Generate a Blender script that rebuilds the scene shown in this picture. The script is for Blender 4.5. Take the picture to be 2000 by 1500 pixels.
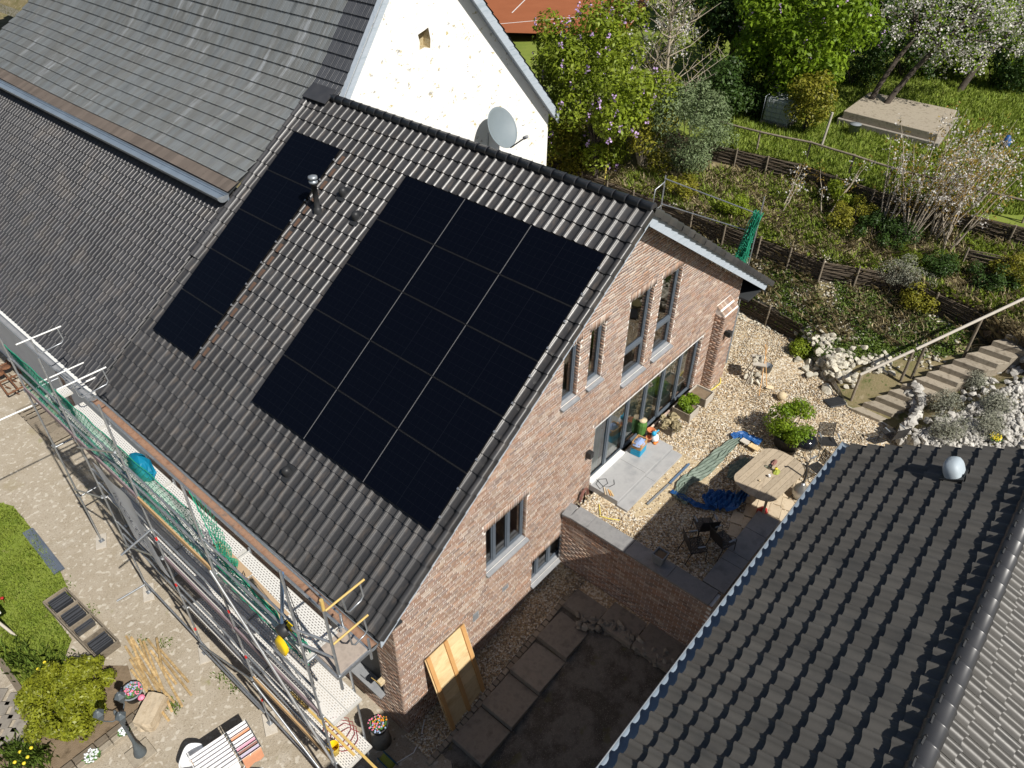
import bpy, bmesh, math, random
import numpy as np
from mathutils import Matrix, Vector
for _o in list(bpy.data.objects): bpy.data.objects.remove(_o, do_unlink=True)
SC = bpy.context.scene
COL = SC.collection
RNG = random.Random(7)
NR = np.random.RandomState(11)
PI = math.pi

# ---------------------------------------------------------------- camera
CAM = np.array([-5.474221, -7.793982, 18.629973])
ROT = np.array([[0.6510335, -0.7589220, 0.0138849], [-0.4646564, -0.4129320, -0.7833145], [0.6002081, 0.5035122, -0.6214705]])
FPX = 1455.374
cam_d = bpy.data.cameras.new('camera'); cam = bpy.data.objects.new('camera', cam_d); COL.objects.link(cam)
_m = Matrix(((ROT[0][0], -ROT[1][0], -ROT[2][0], CAM[0]), (ROT[0][1], -ROT[1][1], -ROT[2][1], CAM[1]), (ROT[0][2], -ROT[1][2], -ROT[2][2], CAM[2]), (0, 0, 0, 1)))
cam.matrix_world = _m
cam_d.sensor_width = 36.0; cam_d.lens = 36.0 * FPX / 2000.0
cam_d.clip_start = 0.1; cam_d.clip_end = 600
SC.camera = cam
# ---------------------------------------------------------------- sky and sun
SUN = Vector((-0.14, -1.0, 1.10)).normalized()          # direction towards the sun
W = bpy.data.worlds.new('World'); SC.world = W; W.use_nodes = True
_nt = W.node_tree; _bg = _nt.nodes['Background']
_sky = _nt.nodes.new('ShaderNodeTexSky'); _sky.sky_type = 'NISHITA'; _sky.sun_disc = False
_sky.sun_elevation = math.asin(SUN.z); _sky.sun_rotation = math.atan2(SUN.x, SUN.y)
_nt.links.new(_sky.outputs['Color'], _bg.inputs['Color']); _bg.inputs['Strength'].default_value = 0.05
_sd = bpy.data.lights.new('sun', 'SUN'); _sd.energy = 5.0; _sd.angle = math.radians(0.53); _sd.color = (1.0, 0.955, 0.88)
sun = bpy.data.objects.new('sun', _sd); COL.objects.link(sun); sun.location = (-10, -40, 45)
sun.rotation_euler = (-SUN).to_track_quat('-Z', 'Y').to_euler()
SC.view_settings.view_transform = 'Standard'; SC.view_settings.look = 'None'
SC.view_settings.exposure = 0.3; SC.view_settings.gamma = 1.0; SC.view_settings.use_curve_mapping = False

# ---------------------------------------------------------------- survey helpers: where a sight line of the survey meets a plane of the place
def _ray(x, y): return ROT.T @ np.array([(x - 1000) / FPX, (y - 750) / FPX, 1.0])
def at(x, y, z): d = _ray(x, y); return CAM + d * (z - CAM[2]) / d[2]
def atX(x, y, X): d = _ray(x, y); return CAM + d * (X - CAM[0]) / d[0]
def atY(x, y, Y): d = _ray(x, y); return CAM + d * (Y - CAM[1]) / d[1]
TH = 0.6277383; RP = np.array([6.744, 6.1284, 10.884]); RN = np.array([-math.sin(TH), 0, math.cos(TH)])
def atRoof(x, y, off=-0.12): d = _ray(x, y); return CAM + d * ((off - RN @ (CAM - RP)) / (RN @ d))

# ---------------------------------------------------------------- materials
MATS = {}
def _n(nt, t, **kw):
    n = nt.nodes.new(t)
    for k, v in kw.items(): setattr(n, k, v)
    return n
def mat(name, cols, rough=0.75, metal=0.0, scale=3.0, detail=5.0, bump=0.0, bscale=60.0, piece=0.0, spec=0.4, var=None, coat=0.0, stretch=None, piececols=None, transl=0.0, rvar=0.0):
    """cols: list of colours blended by world-space noise; piece: value change from piece to piece; piececols: colours picked per piece"""
    m = bpy.data.materials.new(name); m.use_nodes = True; nt = m.node_tree; L = nt.links
    b = nt.nodes['Principled BSDF']
    b.inputs['Roughness'].default_value = rough; b.inputs['Metallic'].default_value = metal
    b.inputs['Specular IOR Level'].default_value = spec
    if coat: b.inputs['Coat Weight'].default_value = coat
    g = _n(nt, 'ShaderNodeNewGeometry'); src = g.outputs['Position']
    if stretch:
        mp = _n(nt, 'ShaderNodeMapping'); mp.inputs['Scale'].default_value = stretch; L.new(src, mp.inputs['Vector']); src = mp.outputs[0]
    if len(cols) == 1: cols = [cols[0], tuple(c * 0.86 for c in cols[0])]
    no = _n(nt, 'ShaderNodeTexNoise'); no.inputs['Scale'].default_value = scale; no.inputs['Detail'].default_value = detail; no.inputs['Roughness'].default_value = 0.62
    L.new(src, no.inputs['Vector'])
    r = _n(nt, 'ShaderNodeValToRGB'); L.new(no.outputs['Fac'], r.inputs['Fac'])
    e = r.color_ramp.elements; lo, hi = 0.3, 0.7
    e[0].position = lo; e[1].position = hi
    e[0].color = (*cols[0], 1); e[1].color = (*cols[-1], 1)
    for i, c in enumerate(cols[1:-1]):
        q = e.new(lo + (hi - lo) * (i + 1) / (len(cols) - 1)); q.color = (*c, 1)
    out = r.outputs['Color']
    if piece or piececols:
        oi = _n(nt, 'ShaderNodeObjectInfo')
        ad = _n(nt, 'ShaderNodeMath', operation='ADD'); L.new(g.outputs['Random Per Island'], ad.inputs[0]); L.new(oi.outputs['Random'], ad.inputs[1])
        fr = _n(nt, 'ShaderNodeMath', operation='FRACT'); L.new(ad.outputs[0], fr.inputs[0])
        if piececols:
            pr = _n(nt, 'ShaderNodeValToRGB'); pr.color_ramp.interpolation = 'CONSTANT'; L.new(fr.outputs[0], pr.inputs['Fac'])
            pe = pr.color_ramp.elements; k = len(piececols)
            pe[0].position = 0; pe[0].color = (*piececols[0], 1); pe[1].position = 1.0 / k; pe[1].color = (*piececols[1], 1)
            for i in range(2, k): q = pe.new(i / k); q.color = (*piececols[i], 1)
            mx = _n(nt, 'ShaderNodeMixRGB', blend_type='MULTIPLY'); mx.inputs[0].default_value = 1.0
            L.new(out, mx.inputs[1]); L.new(pr.outputs['Color'], mx.inputs[2]); out = mx.outputs[0]
        if piece:
            hs = _n(nt, 'ShaderNodeHueSaturation'); mr = _n(nt, 'ShaderNodeMapRange')
            m2 = _n(nt, 'ShaderNodeMath', operation='MULTIPLY'); m2.inputs[1].default_value = 7.31; L.new(fr.outputs[0], m2.inputs[0])
            f2 = _n(nt, 'ShaderNodeMath', operation='FRACT'); L.new(m2.outputs[0], f2.inputs[0])
            mr.inputs['To Min'].default_value = 1 - piece; mr.inputs['To Max'].default_value = 1 + piece
            L.new(f2.outputs[0], mr.inputs['Value']); L.new(mr.outputs[0], hs.inputs['Value']); L.new(out, hs.inputs['Color']); out = hs.outputs['Color']
    L.new(out, b.inputs['Base Color'])
    if rvar:
        rr = _n(nt, 'ShaderNodeMapRange'); rr.inputs['To Min'].default_value = max(0, rough - rvar); rr.inputs['To Max'].default_value = min(1, rough + rvar)
        L.new(no.outputs['Fac'], rr.inputs['Value']); L.new(rr.outputs[0], b.inputs['Roughness'])
    if bump:
        n2 = _n(nt, 'ShaderNodeTexNoise'); n2.inputs['Scale'].default_value = bscale; n2.inputs['Detail'].default_value = 4.0; L.new(src, n2.inputs['Vector'])
        bp = _n(nt, 'ShaderNodeBump'); bp.inputs['Strength'].default_value = bump; bp.inputs['Distance'].default_value = 0.02
        L.new(n2.outputs['Fac'], bp.inputs['Height']); L.new(bp.outputs[0], b.inputs['Normal'])
    if transl:
        tr = _n(nt, 'ShaderNodeBsdfTranslucent'); L.new(out, tr.inputs['Color'])
        ms = _n(nt, 'ShaderNodeMixShader'); ms.inputs[0].default_value = transl
        L.new(b.outputs[0], ms.inputs[1]); L.new(tr.outputs[0], ms.inputs[2]); L.new(ms.outputs[0], nt.nodes['Material Output'].inputs['Surface'])
    MATS[name] = m
    return m
def glass(name, tint=(0.9, 0.97, 0.95), refl=0.04):
    m = bpy.data.materials.new(name); m.use_nodes = True; nt = m.node_tree; L = nt.links
    nt.nodes.remove(nt.nodes['Principled BSDF'])
    t = _n(nt, 'ShaderNodeBsdfTransparent'); t.inputs[0].default_value = (*tint, 1)
    g = _n(nt, 'ShaderNodeBsdfGlossy'); g.inputs['Roughness'].default_value = 0.02
    f = _n(nt, 'ShaderNodeFresnel'); f.inputs['IOR'].default_value = 1.6
    a = _n(nt, 'ShaderNodeMath', operation='MULTIPLY_ADD'); a.inputs[1].default_value = 1.6; a.inputs[2].default_value = refl; L.new(f.outputs[0], a.inputs[0])
    x = _n(nt, 'ShaderNodeMixShader'); L.new(a.outputs[0], x.inputs[0]); L.new(t.outputs[0], x.inputs[1]); L.new(g.outputs[0], x.inputs[2])
    L.new(x.outputs[0], nt.nodes['Material Output'].inputs['Surface'])
    MATS[name] = m; return m

# ---------------------------------------------------------------- object helpers
WM = {}
def tag(o, label=None, cat=None, group=None, kind=None):
    if label: o['label'] = label
    if cat: o['category'] = cat
    if group: o['group'] = group
    if kind: o['kind'] = kind
    return o
def _place(o, M, parent):
    COL.objects.link(o)
    if parent is not None:
        o.parent = parent; o.matrix_parent_inverse = WM[parent.name].inverted()
    o.matrix_basis = M; WM[o.name] = M.copy()
    return o
def thing(name, loc, label, cat, group=None):
    o = bpy.data.objects.new(name, None); o.empty_display_size = 0.2
    _place(o, Matrix.Translation(Vector(loc)), None)
    return tag(o, label, cat, group)
def inst(name, me, M, parent=None):
    return _place(bpy.data.objects.new(name, me), M, parent)
def npmesh(name, V, F, mat=None, smooth=False):
    """V (n,3), F (m,k) arrays with constant k"""
    V = np.asarray(V, np.float32); F = np.asarray(F, np.int32); k = F.shape[1]
    me = bpy.data.meshes.new(name); me.vertices.add(len(V)); me.vertices.foreach_set('co', V.ravel())
    me.loops.add(F.size); me.loops.foreach_set('vertex_index', F.ravel())
    me.polygons.add(len(F)); me.polygons.foreach_set('loop_start', np.arange(0, F.size, k, dtype=np.int32))
    me.polygons.foreach_set('loop_total', np.full(len(F), k, np.int32))
    if smooth: me.polygons.foreach_set('use_smooth', np.ones(len(F), bool))
    me.update(); me.validate()
    if mat: me.materials.append(MATS[mat])
    return me
def npobj(name, V, F, mat, parent=None, smooth=False):
    V = np.asarray(V, float); c = np.array([(V[:, 0].min() + V[:, 0].max()) / 2, (V[:, 1].min() + V[:, 1].max()) / 2, V[:, 2].min()])
    return inst(name, npmesh(name, V - c, F, mat, smooth), Matrix.Translation(Vector(c)), parent)
class MB:
    def __init__(s): s.v = []; s.f = []; s.s = []
    def add(s, vs, fs, smooth=False):
        k = len(s.v); s.v += [tuple(map(float, p)) for p in vs]; s.f += [tuple(i + k for i in f) for f in fs]; s.s += [smooth] * len(fs); return s
    def box(s, x0, x1, y0, y1, z0, z1):
        return s.add([(x0, y0, z0), (x1, y0, z0), (x1, y1, z0), (x0, y1, z0), (x0, y0, z1), (x1, y0, z1), (x1, y1, z1), (x0, y1, z1)],
                     [(0, 3, 2, 1), (4, 5, 6, 7), (0, 1, 5, 4), (1, 2, 6, 5), (2, 3, 7, 6), (3, 0, 4, 7)])
    def obox(s, c, size, rot=None):
        """box centred at c, rot a 3x3 (columns = local axes)"""
        r = np.eye(3) if rot is None else np.array(rot); h = np.array(size) / 2.0; c = np.array(c, float)
        P = [c + r @ (h * np.array(q)) for q in [(-1, -1, -1), (1, -1, -1), (1, 1, -1), (-1, 1, -1), (-1, -1, 1), (1, -1, 1), (1, 1, 1), (-1, 1, 1)]]
        return s.add(P, [(0, 3, 2, 1), (4, 5, 6, 7), (0, 1, 5, 4), (1, 2, 6, 5), (2, 3, 7, 6), (3, 0, 4, 7)])
    def bar(s, a, b, w, h, up=(0, 0, 1)):
        a = np.array(a, float); b = np.array(b, float); d = b - a; l = np.linalg.norm(d); d /= l
        x = np.cross(up, d); x = x / (np.linalg.norm(x) + 1e-9); u = np.cross(d, x)
        return s.obox((a + b) / 2, (w, l, h), np.array([x, d, u]).T)
    def tube(s, pts, r, n=8, caps=True, smooth=True):
        pts = [np.array(p, float) for p in pts]; rs = r if isinstance(r, (list, tuple)) else [r] * len(pts)
        rings = []; px = None
        for i, p in enumerate(pts):
            d = (pts[min(i + 1, len(pts) - 1)] - pts[max(i - 1, 0)]); d = d / (np.linalg.norm(d) + 1e-12)
            if px is None: a = np.array([0, 0, 1.0]) if abs(d[2]) < 0.9 else np.array([1.0, 0, 0]); px = np.cross(a, d)
            px = px - d * (px @ d); px = px / (np.linalg.norm(px) + 1e-12); py = np.cross(d, px)
            rings.append([p + rs[i] * (px * math.cos(2 * PI * k / n) + py * math.sin(2 * PI * k / n)) for k in range(n)])
        V = [q for ring in rings for q in ring]; F = []
        for i in range(len(pts) - 1):
            for k in range(n): F.append((i * n + k, i * n + (k + 1) % n, (i + 1) * n + (k + 1) % n, (i + 1) * n + k))
        s.add(V, F, smooth)
        if caps: s.add(rings[0], [tuple(range(n))[::-1]]); s.add(rings[-1], [tuple(range(n))])
        return s
    def lathe(s, c, prof, n=20, axis=None, smooth=True):
        """prof: (radius, height) list about the vertical through c (or axis matrix)"""
        c = np.array(c, float); A = np.eye(3) if axis is None else np.array(axis); V = []; F = []
        for r, h in prof:
            for k in range(n): V.append(c + A @ np.array([r * math.cos(2 * PI * k / n), r * math.sin(2 * PI * k / n), h]))
        for i in range(len(prof) - 1):
            for k in range(n): F.append((i * n + k, i * n + (k + 1) % n, (i + 1) * n + (k + 1) % n, (i + 1) * n + k))
        return s.add(V, F, smooth)
    def prism(s, poly, z0, z1):
        n = len(poly); V = [(x, y, z0) for x, y in poly] + [(x, y, z1) for x, y in poly]
        a = sum(poly[i][0] * poly[(i + 1) % n][1] - poly[(i + 1) % n][0] * poly[i][1] for i in range(n))
        F = [tuple(range(n))[::-1], tuple(range(n, 2 * n))] + [(i, (i + 1) % n, (i + 1) % n + n, i + n) for i in range(n)]
        if a < 0: F = [f[::-1] for f in F]
        return s.add(V, F)
    def grid(s, P, smooth=True, flip=False):
        """P[i][j] points"""
        a = len(P); b = len(P[0]); V = [q for r in P for q in r]; F = []
        for i in range(a - 1):
            for j in range(b - 1):
                q = (i * b + j, i * b + j + 1, (i + 1) * b + j + 1, (i + 1) * b + j); F.append(q[::-1] if flip else q)
        return s.add(V, F, smooth)
    def mesh(s, name, mat):
        me = bpy.data.meshes.new(name); me.from_pydata(s.v, [], s.f); me.polygons.foreach_set('use_smooth', s.s); me.update()
        if mat: me.materials.append(MATS[mat])
        return me
    def build(s, name, mat, parent=None, bevel=0.0):
        A = np.array(s.v); c = np.array([(A[:, 0].min() + A[:, 0].max()) / 2, (A[:, 1].min() + A[:, 1].max()) / 2, A[:, 2].min()])
        s.v = [tuple(p) for p in (A - c)]
        me = s.mesh(name, mat)
        if bevel:
            bm = bmesh.new(); bm.from_mesh(me)
            bmesh.ops.bevel(bm, geom=[e for e in bm.edges if len(e.link_faces) == 2 and e.calc_face_angle() > 0.6], offset=bevel, segments=1, affect='EDGES', clamp_overlap=True)
            bm.to_mesh(me); bm.free()
        return inst(name, me, Matrix.Translation(Vector(c)), parent)
def solo(o, label, cat, group=None, kind=None): return tag(o, label, cat, group, kind)

def tile_mesh(name, prof, length, lip, mat, rise):
    """pan tile: u across (x), down the slope (-y is up slope), z off the roof; origin at the middle of the exposed area"""
    n = len(prof); V = []; F = []
    for (u, h) in prof: V.append((u, -length / 2 - 0.05, h - rise * 0.5))
    for (u, h) in prof: V.append((u, length / 2, h + rise * 0.5))
    for (u, h) in prof: V.append((u, length / 2, h + rise * 0.5))
    for (u, h) in prof: V.append((u, length / 2 + 0.002, h + rise * 0.5 - lip))
    for i in range(n - 1):
        F.append((i, i + 1, i + 1 + n, i + n)); F.append((i + 2 * n, i + 1 + 2 * n, i + 1 + 3 * n, i + 3 * n))
    V = np.array(V); F = np.array(F)
    F = F[:, ::-1] if False else F
    me = npmesh(name, V, F, mat, smooth=False)
    sm = np.zeros(len(F), bool); sm[0::2] = True; me.polygons.foreach_set('use_smooth', sm)
    return me, V, F
def frame_mat(o, u, v, n):
    return Matrix(((u[0], v[0], n[0], o[0]), (u[1], v[1], n[1], o[1]), (u[2], v[2], n[2], o[2]), (0, 0, 0, 1)))
def tile_field(parent, part_name, tname, tm, spots, u, v, mat, jit=0.006, nobj=300, bias=None, skip=None):
    """spots: list of centres. The 300 that show largest become objects, the rest one joined part"""
    me, V, F = tm
    u = np.array(u, float); VS = np.array(v, float)
    if VS.ndim == 1: VS = np.repeat(VS[None], len(spots), 0)
    sp = np.array(spots); d = np.linalg.norm(sp - CAM, axis=1)
    order = np.argsort(d); chosen = order[:nobj]; rest = order[nobj:]
    part = bpy.data.objects.new(part_name, None); _place(part, Matrix.Translation(Vector(sp.mean(axis=0))), parent)
    def fr(c, v):
        n = np.cross(u, v)
        a = RNG.uniform(-jit, jit); b = RNG.uniform(-jit, jit); lift = RNG.uniform(-0.002, 0.003)
        uu = u + v * a; uu /= np.linalg.norm(uu); vv = v - u * a + n * b; vv /= np.linalg.norm(vv); nn = np.cross(uu, vv)
        return c + n * lift, uu, vv, nn
    for i in chosen:
        c, uu, vv, nn = fr(sp[i], VS[i]); inst(tname, me, frame_mat(c, uu, vv, nn), part)
    if len(rest):
        VV = np.empty((len(rest), len(V), 3))
        for k, i in enumerate(rest):
            c, uu, vv, nn = fr(sp[i], VS[i]); VV[k] = c + V @ np.array([uu, vv, nn])
        FF = (F[None] + (np.arange(len(rest)) * len(V))[:, None, None]).reshape(-1, F.shape[1])
        o = npobj(tname + '_field', VV.reshape(-1, 3), FF, None, part); o.data.materials.append(MATS[mat])
        sm = np.tile(np.array([True, False]), len(FF) // 2); o.data.polygons.foreach_set('use_smooth', sm[:len(FF)])
        tag(o, kind='stuff')
    return part
# ================================================================ materials of the buildings
mat('roof_tile', [(0.056, 0.053, 0.052), (0.04, 0.040, 0.042), (0.078, 0.068, 0.061)], rough=0.36, scale=2.2, piece=0.25, spec=0.45, bump=0.06, bscale=35, stretch=(1, 3, 1), rvar=0.08)
mat('roof_tile_plain', [(0.055, 0.053, 0.053), (0.042, 0.042, 0.045), (0.068, 0.062, 0.058)], rough=0.38, scale=1.1, piece=0.2, spec=0.6, bump=0.05, bscale=35)
mat('old_tile', [(0.07, 0.077, 0.08), (0.115, 0.127, 0.135), (0.092, 0.096, 0.094), (0.19, 0.205, 0.22)], rough=0.42, scale=0.75, detail=8, piece=0.12, spec=0.5, bump=0.12, bscale=25, stretch=(0.5, 3.2, 0.5))
mat('new_tile', [(0.04, 0.043, 0.05), (0.055, 0.058, 0.065)], rough=0.33, scale=3, piece=0.1, spec=0.55)
mat('brown_tile', [(0.085, 0.07, 0.06), (0.11, 0.09, 0.078)], rough=0.7, scale=2, piece=0.14, spec=0.3)
mat('shed_tile', [(0.062, 0.06, 0.056), (0.085, 0.08, 0.072), (0.072, 0.068, 0.062)], rough=0.46, scale=1.6, piece=0.14, spec=0.45, bump=0.08, bscale=45, stretch=(1.5, .6, .6), rvar=0.08)
mat('ridge_tile', [(0.035, 0.036, 0.04), (0.05, 0.05, 0.053)], rough=0.35, scale=3, piece=0.1, spec=0.5)
mat('flash_metal', [(0.16, 0.2, 0.25), (0.2, 0.25, 0.31)], rough=0.5, scale=2, metal=0.2)
mat('zinc', [(0.36, 0.39, 0.42), (0.28, 0.31, 0.34), (0.4, 0.42, 0.44)], rough=0.4, metal=0.5, scale=4)
mat('gutter_inside', [(0.2, 0.11, 0.07), (0.3, 0.18, 0.12), (0.16, 0.12, 0.1)], rough=0.9, scale=6, bump=0.3)
mat('barge_paint', [(0.36, 0.42, 0.48), (0.42, 0.47, 0.53), (0.3, 0.36, 0.41)], rough=0.6, scale=2.5, bump=0.08, bscale=30, stretch=(.5, 4, 4))
mat('soffit_dark', [(0.03, 0.033, 0.036)], rough=0.7)
mat('mortar', [(0.7, 0.66, 0.61), (0.8, 0.77, 0.73), (0.62, 0.58, 0.54)], rough=0.95, scale=2.2, bump=0.3, bscale=80)
mat('brick', [(1.0, 1.0, 1.0), (0.86, 0.84, 0.82), (1.1, 1.06, 1.0)], rough=0.88, scale=9, piece=0.15, bump=0.35, bscale=70, spec=0.25,
    piececols=[(0.37, 0.25, 0.19), (0.43, 0.32, 0.25), (0.32, 0.215, 0.165), (0.4, 0.29, 0.235), (0.35, 0.27, 0.23), (0.42, 0.27, 0.195), (0.32, 0.25, 0.22), (0.43, 0.33, 0.27), (0.38, 0.26, 0.2), (0.5, 0.41, 0.345)])
mat('frame_grey', [(0.1, 0.12, 0.145), (0.085, 0.105, 0.13)], rough=0.4, scale=4)
mat('sill_stone', [(0.2, 0.21, 0.225), (0.27, 0.275, 0.285)], rough=0.75, scale=5, bump=0.1)
mat('white_trim', [(0.75, 0.75, 0.73)], rough=0.6)
mat('interior', [(0.42, 0.4, 0.36), (0.3, 0.29, 0.27)], rough=0.9, scale=0.8)
mat('interior_floor', [(0.42, 0.32, 0.2), (0.3, 0.23, 0.15)], rough=0.7, scale=1.5)
mat('curtain', [(0.58, 0.7, 0.65), (0.7, 0.78, 0.74)], rough=0.9, scale=3, transl=0.25)
glass('window_glass', (0.85, 0.95, 0.92), 0.05)
glass('dark_glass', (0.62, 0.7, 0.68), 0.07)
mat('panel_cell', [(0.0016, 0.0022, 0.0048), (0.002, 0.0028, 0.006)], rough=0.22, scale=40, spec=0.12)
mat('panel_line', [(0.0026, 0.0034, 0.0065)], rough=0.4)
mat('panel_frame', [(0.012, 0.012, 0.013)], rough=0.35, metal=0.6)
mat('lit_edge_grey', [(0.06, 0.06, 0.065)], rough=0.4, metal=0.5)
mat('trim_grey', [(0.3, 0.3, 0.31)], rough=0.4, metal=0.5)
mat('alu', [(0.62, 0.63, 0.64), (0.5, 0.51, 0.52)], rough=0.35, metal=0.8, scale=8)
mat('rust_tile', [(0.13, 0.072, 0.046), (0.085, 0.056, 0.042)], rough=0.85, scale=8)
mat('black_plastic', [(0.02, 0.021, 0.023), (0.03, 0.031, 0.033)], rough=0.5, scale=5)
mat('dish_grey', [(0.19, 0.225, 0.245), (0.17, 0.205, 0.225)], rough=0.5, scale=2)
mat('stucco', [(0.86, 0.85, 0.82), (0.8, 0.79, 0.76)], rough=0.92, scale=1.5, bump=0.25, bscale=14)
mat('bare_stone', [(0.4, 0.27, 0.06), (0.3, 0.24, 0.14), (0.48, 0.4, 0.24), (0.12, 0.1, 0.08)], rough=0.95, scale=14, bump=0.6, bscale=40)
mat('render_wall', [(0.62, 0.65, 0.69), (0.55, 0.58, 0.62)], rough=0.9, scale=1)
mat('dome_plastic', [(0.36, 0.42, 0.47), (0.4, 0.46, 0.5)], rough=0.55, scale=3)
mat('shed_wall', [(0.35, 0.34, 0.32)], rough=0.9, scale=1)

# ================================================================ brick house
ST, CT = math.sin(TH), math.cos(TH)
RX, RZ = 7.97, 11.62                       # ridge line (tile plane)
RSL = 0.6515                               # fall of the far slope
YV, YS = -0.43, 11.40                      # gable verge and seam to the outbuilding
house = thing('brick_house', (7.6, 5.5, 0), 'brick gabled house carrying the black solar panels', 'house')
vdn = np.array([-CT, 0, -ST]); udr = np.array([0, 1.0, 0]); nrm = np.array([-ST, 0, CT])
PAN = [(0, 0.004), (0.014, 0.022), (0.03, 0.038), (0.048, 0.048), (0.066, 0.05), (0.086, 0.04), (0.104, 0.016), (0.122, 0.002), (0.17, -0.003), (0.25, 0.0), (0.285, 0.012), (0.302, 0.03)]
CW, RL = (YS - YV - 0.02) / 40.0, 0.4215
NROW = 24
tm_house = tile_mesh('pan_tile', [(u * CW / 0.293 - CW / 2, h) for u, h in PAN], RL, 0.034, 'roof_tile', 0.046)
spots = []
for r in range(NROW + 1):
    d = 0.16 + (r + 0.5) * RL - 0.05
    for c in range(40):
        spots.append(np.array([RX, YV + 0.01 + (c + 0.5) * CW, RZ]) + vdn * d)
tile_field(house, 'roof_slope', 'pan_tile', tm_house, spots, udr, vdn, 'roof_tile')
# underlay and far slope
mb = MB(); e0 = np.array([RX, 0, RZ]) + vdn * 10.72 - nrm * 0.05; r0 = np.array([RX, 0, RZ]) - nrm * 0.05
mb.add([(r0[0], YV + .02, r0[2]), (e0[0], YV + .02, e0[2]), (e0[0], YS, e0[2]), (r0[0], YS, r0[2])], [(3, 2, 1, 0)])
mb.add([(r0[0], YV + .03, r0[2] - .07), (e0[0], YV + .03, e0[2] - .07), (e0[0], YS - .01, e0[2] - .07), (r0[0], YS - .01, r0[2] - .07)], [(0, 1, 2, 3)])
mb.build('roof_underlay', 'soffit_dark', house)
fx = 16.80; fz = RZ - (fx - RX) * RSL
LF = math.hypot(fx - RX, RZ - fz); vf = np.array([(fx - RX) / LF, 0, (fz - RZ) / LF]); uf = np.array([0, -1.0, 0])
tm_far = tile_mesh('pan_tile', [(u * CW / 0.293 - CW / 2, h) for u, h in PAN], RL, 0.026, 'roof_tile_plain', 0.034)
sp2 = []
for r in range(25):
    for c in range(36):
        sp2.append(np.array([RX, YV + 0.01 + (c + 0.5) * CW, RZ]) + vf * (0.16 + (r + .5) * RL - .05))
tile_field(house, 'far_roof_slope', 'pan_tile', tm_far, sp2, uf, vf, 'roof_tile_plain', nobj=120)
mb = MB(); mb.add([(RX, YV + .02, RZ - .06), (fx - .05, YV + .02, fz - .02), (fx - .05, YS - 1.1, fz - .02), (RX, YS - 1.1, RZ - .06)], [(0, 1, 2, 3)]); mb.build('far_roof_underlay', 'soffit_dark', house)
# verge cover tiles along the gable edge (rolled edge tiles), one per row
vp = [(-0.02, -0.12), (-0.02, 0.02), (0.0, 0.052), (0.05, 0.066), (0.1, 0.05), (0.13, 0.012)]
tmv = tile_mesh('verge_tile', [(u - .05, h) for u, h in vp], RL, 0.03, 'roof_tile', 0.036)
for r in range(NROW + 1):
    c = np.array([RX, YV + 0.03, RZ]) + vdn * (0.16 + (r + .5) * RL - .05) + nrm * 0.006
    inst('verge_tile', tmv[0], frame_mat(c, udr, vdn, nrm), house)
tmv2 = tile_mesh('verge_tile', [(-(u - .05), h) for u, h in vp[::-1]], RL, 0.03, 'roof_tile_plain', 0.036)
for r in range(25):
    c = np.array([RX, YV + 0.03, RZ]) + vf * (0.16 + (r + .5) * RL - .05) + np.array([.65, 0, 1]) * 0.004
    inst('verge_tile', tmv2[0], frame_mat(c, uf, vf, np.cross(uf, vf)), house)
# double-roll edge tiles at the seam
tms = tile_mesh('seam_tile', [(-.14, -.02), (-.12, .03), (-.09, .06), (-.06, .06), (-.035, .03), (-.01, .02), (.02, .03), (.05, .065), (.08, .065), (.11, .03), (.13, -.06)], RL, .03, 'roof_tile_plain', .034)
for r in range(NROW + 1):
    if r < 14:
        c = np.array([RX, YS + .02, RZ]) + vdn * (.16 + (r + .5) * RL - .05) + nrm * .012
        inst('seam_tile', tms[0], frame_mat(c, udr, vdn, nrm), house)
# ridge caps
def ridge_cap(name, L, r, mat):
    V = []; F = []; n = 9
    prof = [(0.0, r), (0.03, r * 1.06), (0.035, r * 1.0), (L, r * 0.93), (L, r * .85)]
    for (y, rr) in prof:
        for k in range(n):
            a = math.radians(-15) + (PI + math.radians(30)) * k / (n - 1); V.append((rr * math.cos(a), y, rr * math.sin(a) * 0.92))
    for i in range(len(prof) - 1):
        for k in range(n - 1): F.append((i * n + k, i * n + k + 1, (i + 1) * n + k + 1, (i + 1) * n + k))
    return npmesh(name, np.array(V), np.array(F), mat, True)
capm = ridge_cap('ridge_cap', 0.37, 0.125, 'ridge_tile')
k = 0; y = YV - .02
while y < 10.35:
    inst('ridge_cap', capm, Matrix.Translation((RX + .0, y, RZ + .01)) @ Matrix.Rotation(RNG.uniform(-.01, .01), 4, 'Y'), house); y += 0.345
mb = MB(); mb.add([(RX + .125 * math.cos(a), YV - .015, RZ + .01 + .115 * math.sin(a)) for a in [PI * k / 10 for k in range(11)]], [tuple(range(11))]); mb.build('ridge_end_cap', 'ridge_tile', house)
# flashing where the ridge meets the barn
mb = MB(); mb.obox((RX - .1, 10.95, RZ + .06), (.55, 1.05, .03), Matrix.Rotation(-.55, 3, 'Y')); mb.build('lead_flashing', 'ridge_tile', house)
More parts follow.
